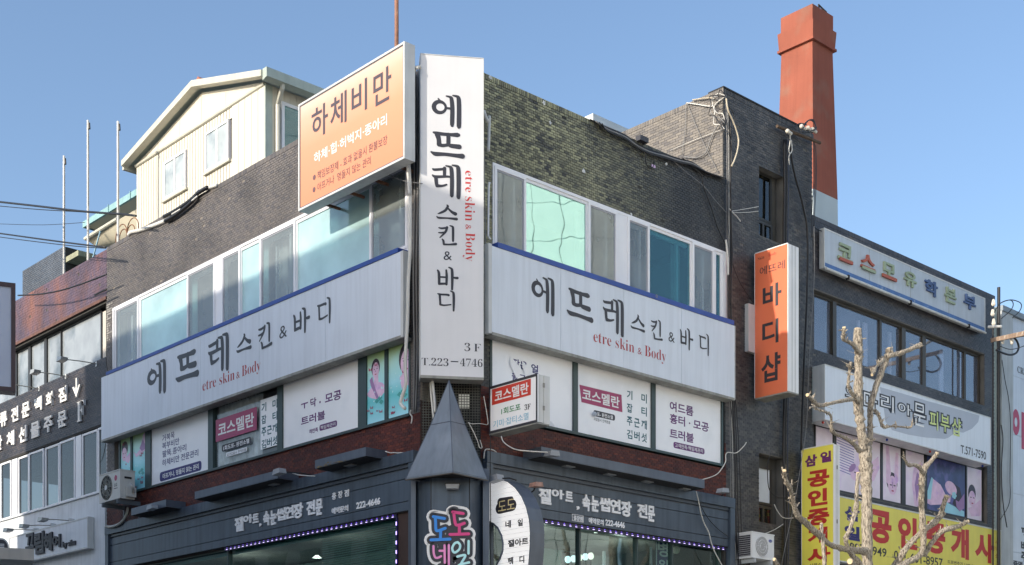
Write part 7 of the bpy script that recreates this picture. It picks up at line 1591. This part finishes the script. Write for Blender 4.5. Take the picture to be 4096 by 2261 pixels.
q = limb('trunk', [(3472, 2330, 27), (3470, 2261, 25), (3468, 2100, 25), (3467, 1960, 24), (3464, 1880, 28), (3460, 1800, 29), (3457, 1775, 27)], 0, 0, False); stubs(*q, 12, 1)
lowt = TF.at(3472, 2330); part('trunk', MB().tube([TF.P(lowt[0] + .05, 0, .1), TF.P(lowt[0], 0, lowt[1] * .5), TF.P(lowt[0], 0, lowt[1])], [.17, .13, .118], 12), BARK, tree, sm=True)
q = limb('branch', [(3455, 1800, 19), (3448, 1740, 19), (3440, 1680, 20), (3432, 1610, 22), (3434, 1500, 18), (3434, 1440, 18), (3433, 1380, 18), (3431, 1318, 19)], .02, .1); stubs(*q, 14, 2)
q = limb('branch', [(3474, 1800, 14), (3480, 1740, 13), (3481, 1680, 13), (3483, 1630, 14), (3500, 1560, 14), (3525, 1490, 14), (3543, 1440, 15), (3553, 1410, 14), (3556, 1394, 10)], .0, .25); stubs(*q, 10, 3)
q = limb('branch', [(3548, 1425, 12), (3572, 1420, 11), (3605, 1412, 10), (3645, 1396, 10), (3681, 1380, 11)], .25, .4); stubs(*q, 6, 4)
q = limb('branch', [(3532, 1438, 8), (3522, 1452, 6), (3505, 1468, 6), (3493, 1490, 8), (3488, 1500, 6)], .3, .5); stubs(*q, 7, 5)
q = limb('branch', [(3436, 1415, 13), (3420, 1392, 9), (3405, 1373, 8), (3388, 1366, 7), (3374, 1358, 8), (3374, 1340, 8), (3376, 1312, 8)], .1, .4); stubs(*q, 7, 6)
q = limb('branch', [(3432, 1608, 11), (3412, 1580, 9), (3395, 1550, 7), (3394, 1515, 7), (3399, 1480, 7), (3400, 1462, 9), (3406, 1448, 4)], .1, .35); stubs(*q, 8, 7)
q = limb('branch', [(3415, 1596, 10), (3380, 1602, 9), (3340, 1610, 8), (3300, 1620, 8), (3275, 1622, 8), (3256, 1608, 9), (3243, 1594, 8), (3230, 1580, 8)], .1, .5); stubs(*q, 14, 8)
q = limb('branch', [(3440, 1805, 11), (3410, 1772, 9), (3375, 1750, 8), (3345, 1737, 8), (3328, 1722, 9), (3325, 1690, 6), (3322, 1662, 6), (3300, 1648, 5), (3275, 1638, 5), (3252, 1628, 4), (3238, 1634, 3)], .1, .6); stubs(*q, 14, 9)
q = limb('branch', [(3496, 1638, 9), (3510, 1655, 8), (3522, 1682, 7), (3534, 1708, 8), (3560, 1706, 5), (3600, 1707, 4), (3636, 1710, 5), (3648, 1702, 4), (3650, 1678, 2)], .1, .4); stubs(*q, 10, 10)
q = limb('branch', [(3462, 2205, 18), (3422, 2202, 15), (3380, 2196, 13), (3329, 2183, 12), (3300, 2165, 12), (3278, 2144, 13), (3228, 2097, 14), (3193, 2066, 14), (3179, 2035, 11), (3172, 2000, 9), (3166, 1973, 9), (3158, 1948, 11), (3146, 1930, 10), (3141, 1905, 8), (3136, 1884, 9)], .1, .9); stubs(*q, 26, 11)
q = limb('branch', [(3286, 2096, 8), (3288, 2140, 8), (3294, 2200, 9), (3300, 2290, 10)][::-1], .5, .4)
q = limb('branch', [(3452, 2290, 18), (3434, 2252, 15), (3412, 2225, 12), (3399, 2206, 11), (3385, 2175, 10), (3383, 2152, 11), (3391, 2136, 10), (3405, 2100, 9), (3418, 2058, 11), (3426, 2020, 12), (3426, 1990, 9), (3428, 1950, 9), (3433, 1893, 10)], .15, .5); stubs(*q, 14, 12)
q = limb('branch', [(3560, 2300, 18), (3581, 2262, 16), (3600, 2232, 15), (3616, 2206, 14), (3655, 2159, 13), (3702, 2117, 14), (3735, 2092, 14), (3773, 2053, 13)], .0, .5); stubs(*q, 8, 13)
q = limb('branch', [(3755, 2072, 10), (3766, 2045, 10), (3776, 2015, 10), (3786, 1984, 11)], .45, .6); stubs(*q, 3, 14)
q = limb('branch', [(3575, 2300, 20), (3600, 2268, 17), (3640, 2245, 15), (3670, 2228, 14), (3688, 2208, 13), (3694, 2160, 14), (3692, 2097, 15), (3686, 2020, 13), (3687, 1960, 13), (3690, 1900, 15), (3698, 1874, 14), (3718, 1852, 10), (3735, 1832, 9), (3748, 1814, 9)], .2, .7); stubs(*q, 14, 15)
q = limb('branch', [(3690, 1890, 10), (3675, 1868, 9), (3655, 1860, 8), (3636, 1862, 8), (3626, 1850, 5), (3619, 1832, 4), (3613, 1808, 3)], .6, .9); stubs(*q, 8, 16)
q = limb('branch', [(3692, 2226, 13), (3712, 2196, 12), (3735, 2162, 11), (3755, 2136, 12), (3780, 2120, 12), (3826, 2108, 11), (3850, 2098, 10), (3872, 2086, 9)], .3, .8); stubs(*q, 8, 17)
limb('branch', [(3130, 2290, 9), (3112, 2262, 8), (3098, 2238, 8)], .8, .9)
limb('branch', [(3425, 2275, 12), (3410, 2258, 13), (3399, 2246, 13)], .5, .9)

# ================================================================= across the streets (they cast the shade and fill the reflections)
OCC = mat('opposite_wall', (.52, .50, .47), .8, .1)
def block(name, F, u0, u1, o0, o1, z1, m, label, wins=True, wm_=G_DARK):
    t = thing(name, label, 'building', tuple(F.P((u0 + u1) / 2, (o0 + o1) / 2, 0)), None)
    part('wall', MB().box(F, u0, u1, min(o0, o1), max(o0, o1), 0, z1), m, t)
    fo_ = o0; k = -1 if o1 > o0 else 1
    if wins:
        nz_ = int((z1 - 1) / 3.1)
        for j in range(nz_):
            for i in range(int((u1 - u0 - 1) / 2.2)):
                a = u0 + .8 + i * 2.2; part('window', MB().box(F, a, a + 1.4, min(fo_, fo_ + k * .03), max(fo_, fo_ + k * .03), 1.4 + j * 3.1, 2.9 + j * 3.1), M['dark_alu'], t)
    return t
dz_ = (15.0 - 15.0) * .4
block('opposite_building', L, -13.9, -.15, 15.0, 24.0, 16.48, OCC, 'four storey building across the left street whose roof line shades the facade, outside the frame')
block('opposite_building', L, -17.1, -13.92, 15.0, 24.0, 15.4, mat('opposite_wall_b', (.40, .38, .34), .8, .1), 'slightly lower building next to it across the left street, outside the frame')
block('opposite_building', L, -40, -17.12, 16.0, 26.0, 12.6, mat('opposite_wall_c', (.36, .30, .27), .8, .1), 'low row across the left street further down, outside the frame')
# pale tower across the right street, mirrored in the windows
Gf = Frame((17.5, 32.0), (0, -1))
t = thing('opposite_building', 'tall pale panelled building across the right street mirrored in the green windows, outside the frame', 'building', (19, 22, 0))
PG = mat('pale_panel_wall', (.70, .78, .80), .6, .04); DKW = mat('dark_block', (.12, .14, .15), .5, .1)
part('wall', MB().foot([(17.6, 19.6), (17.6, 24.9), (24, 24.9), (24, 19.6)], 0, 30), M['ink_fade'], t)
for i in range(6):
    for j in range(26): part('panel', MB().foot([(17.5, 19.6 + i * .88 + .012), (17.5, 19.6 + i * .88 + .868), (17.597, 19.6 + i * .88 + .868), (17.597, 19.6 + i * .88 + .012)], 1.0 + j * 1.1, 1.0 + j * 1.1 + 1.08), PG, t)
t = thing('opposite_building', 'darker building further along the right street, outside the frame', 'building', (19, 30, 0))
part('wall', MB().foot([(17.8, 25.0), (17.8, 36), (24, 36), (24, 25.0)], 0, 9), DKW, t)

# unseen row added along the right street: bounces sunlight on the shop fronts
for i, (y0, y1, h, c, lab) in enumerate(((9.5, 19.3, 13.5, (.62, .58, .50), 'cream row building across the right street, outside the frame'), (-3, 9.2, 16.0, (.68, .66, .62), 'pale row building near the crossing across the right street, outside the frame'), (-16, -3.3, 12.0, (.55, .42, .34), 'tan row building at the crossing behind the viewer, outside the frame'))):
    t = thing('opposite_building', lab, 'building', (20, (y0 + y1) / 2, 0)); Ff = Frame((17.5, y1), (0, -1))
    part('wall', MB().foot([(17.5, y0), (17.5, y1), (25, y1), (25, y0)], 0, h), mat('row_wall_%s' % 'abc'[i], c, .8, .08), t)
    for j in range(int(h / 3.1)):
        for k in range(int((y1 - y0 - 1) / 2.4)): part('window', MB().foot([(17.46, y0 + .9 + k * 2.4), (17.46, y0 + 2.3 + k * 2.4), (17.499, y0 + 2.3 + k * 2.4), (17.499, y0 + .9 + k * 2.4)], 1.3 + j * 3.1, 2.8 + j * 3.1), M['dark_alu'], t)
bpy.data.scenes.remove(_TS)
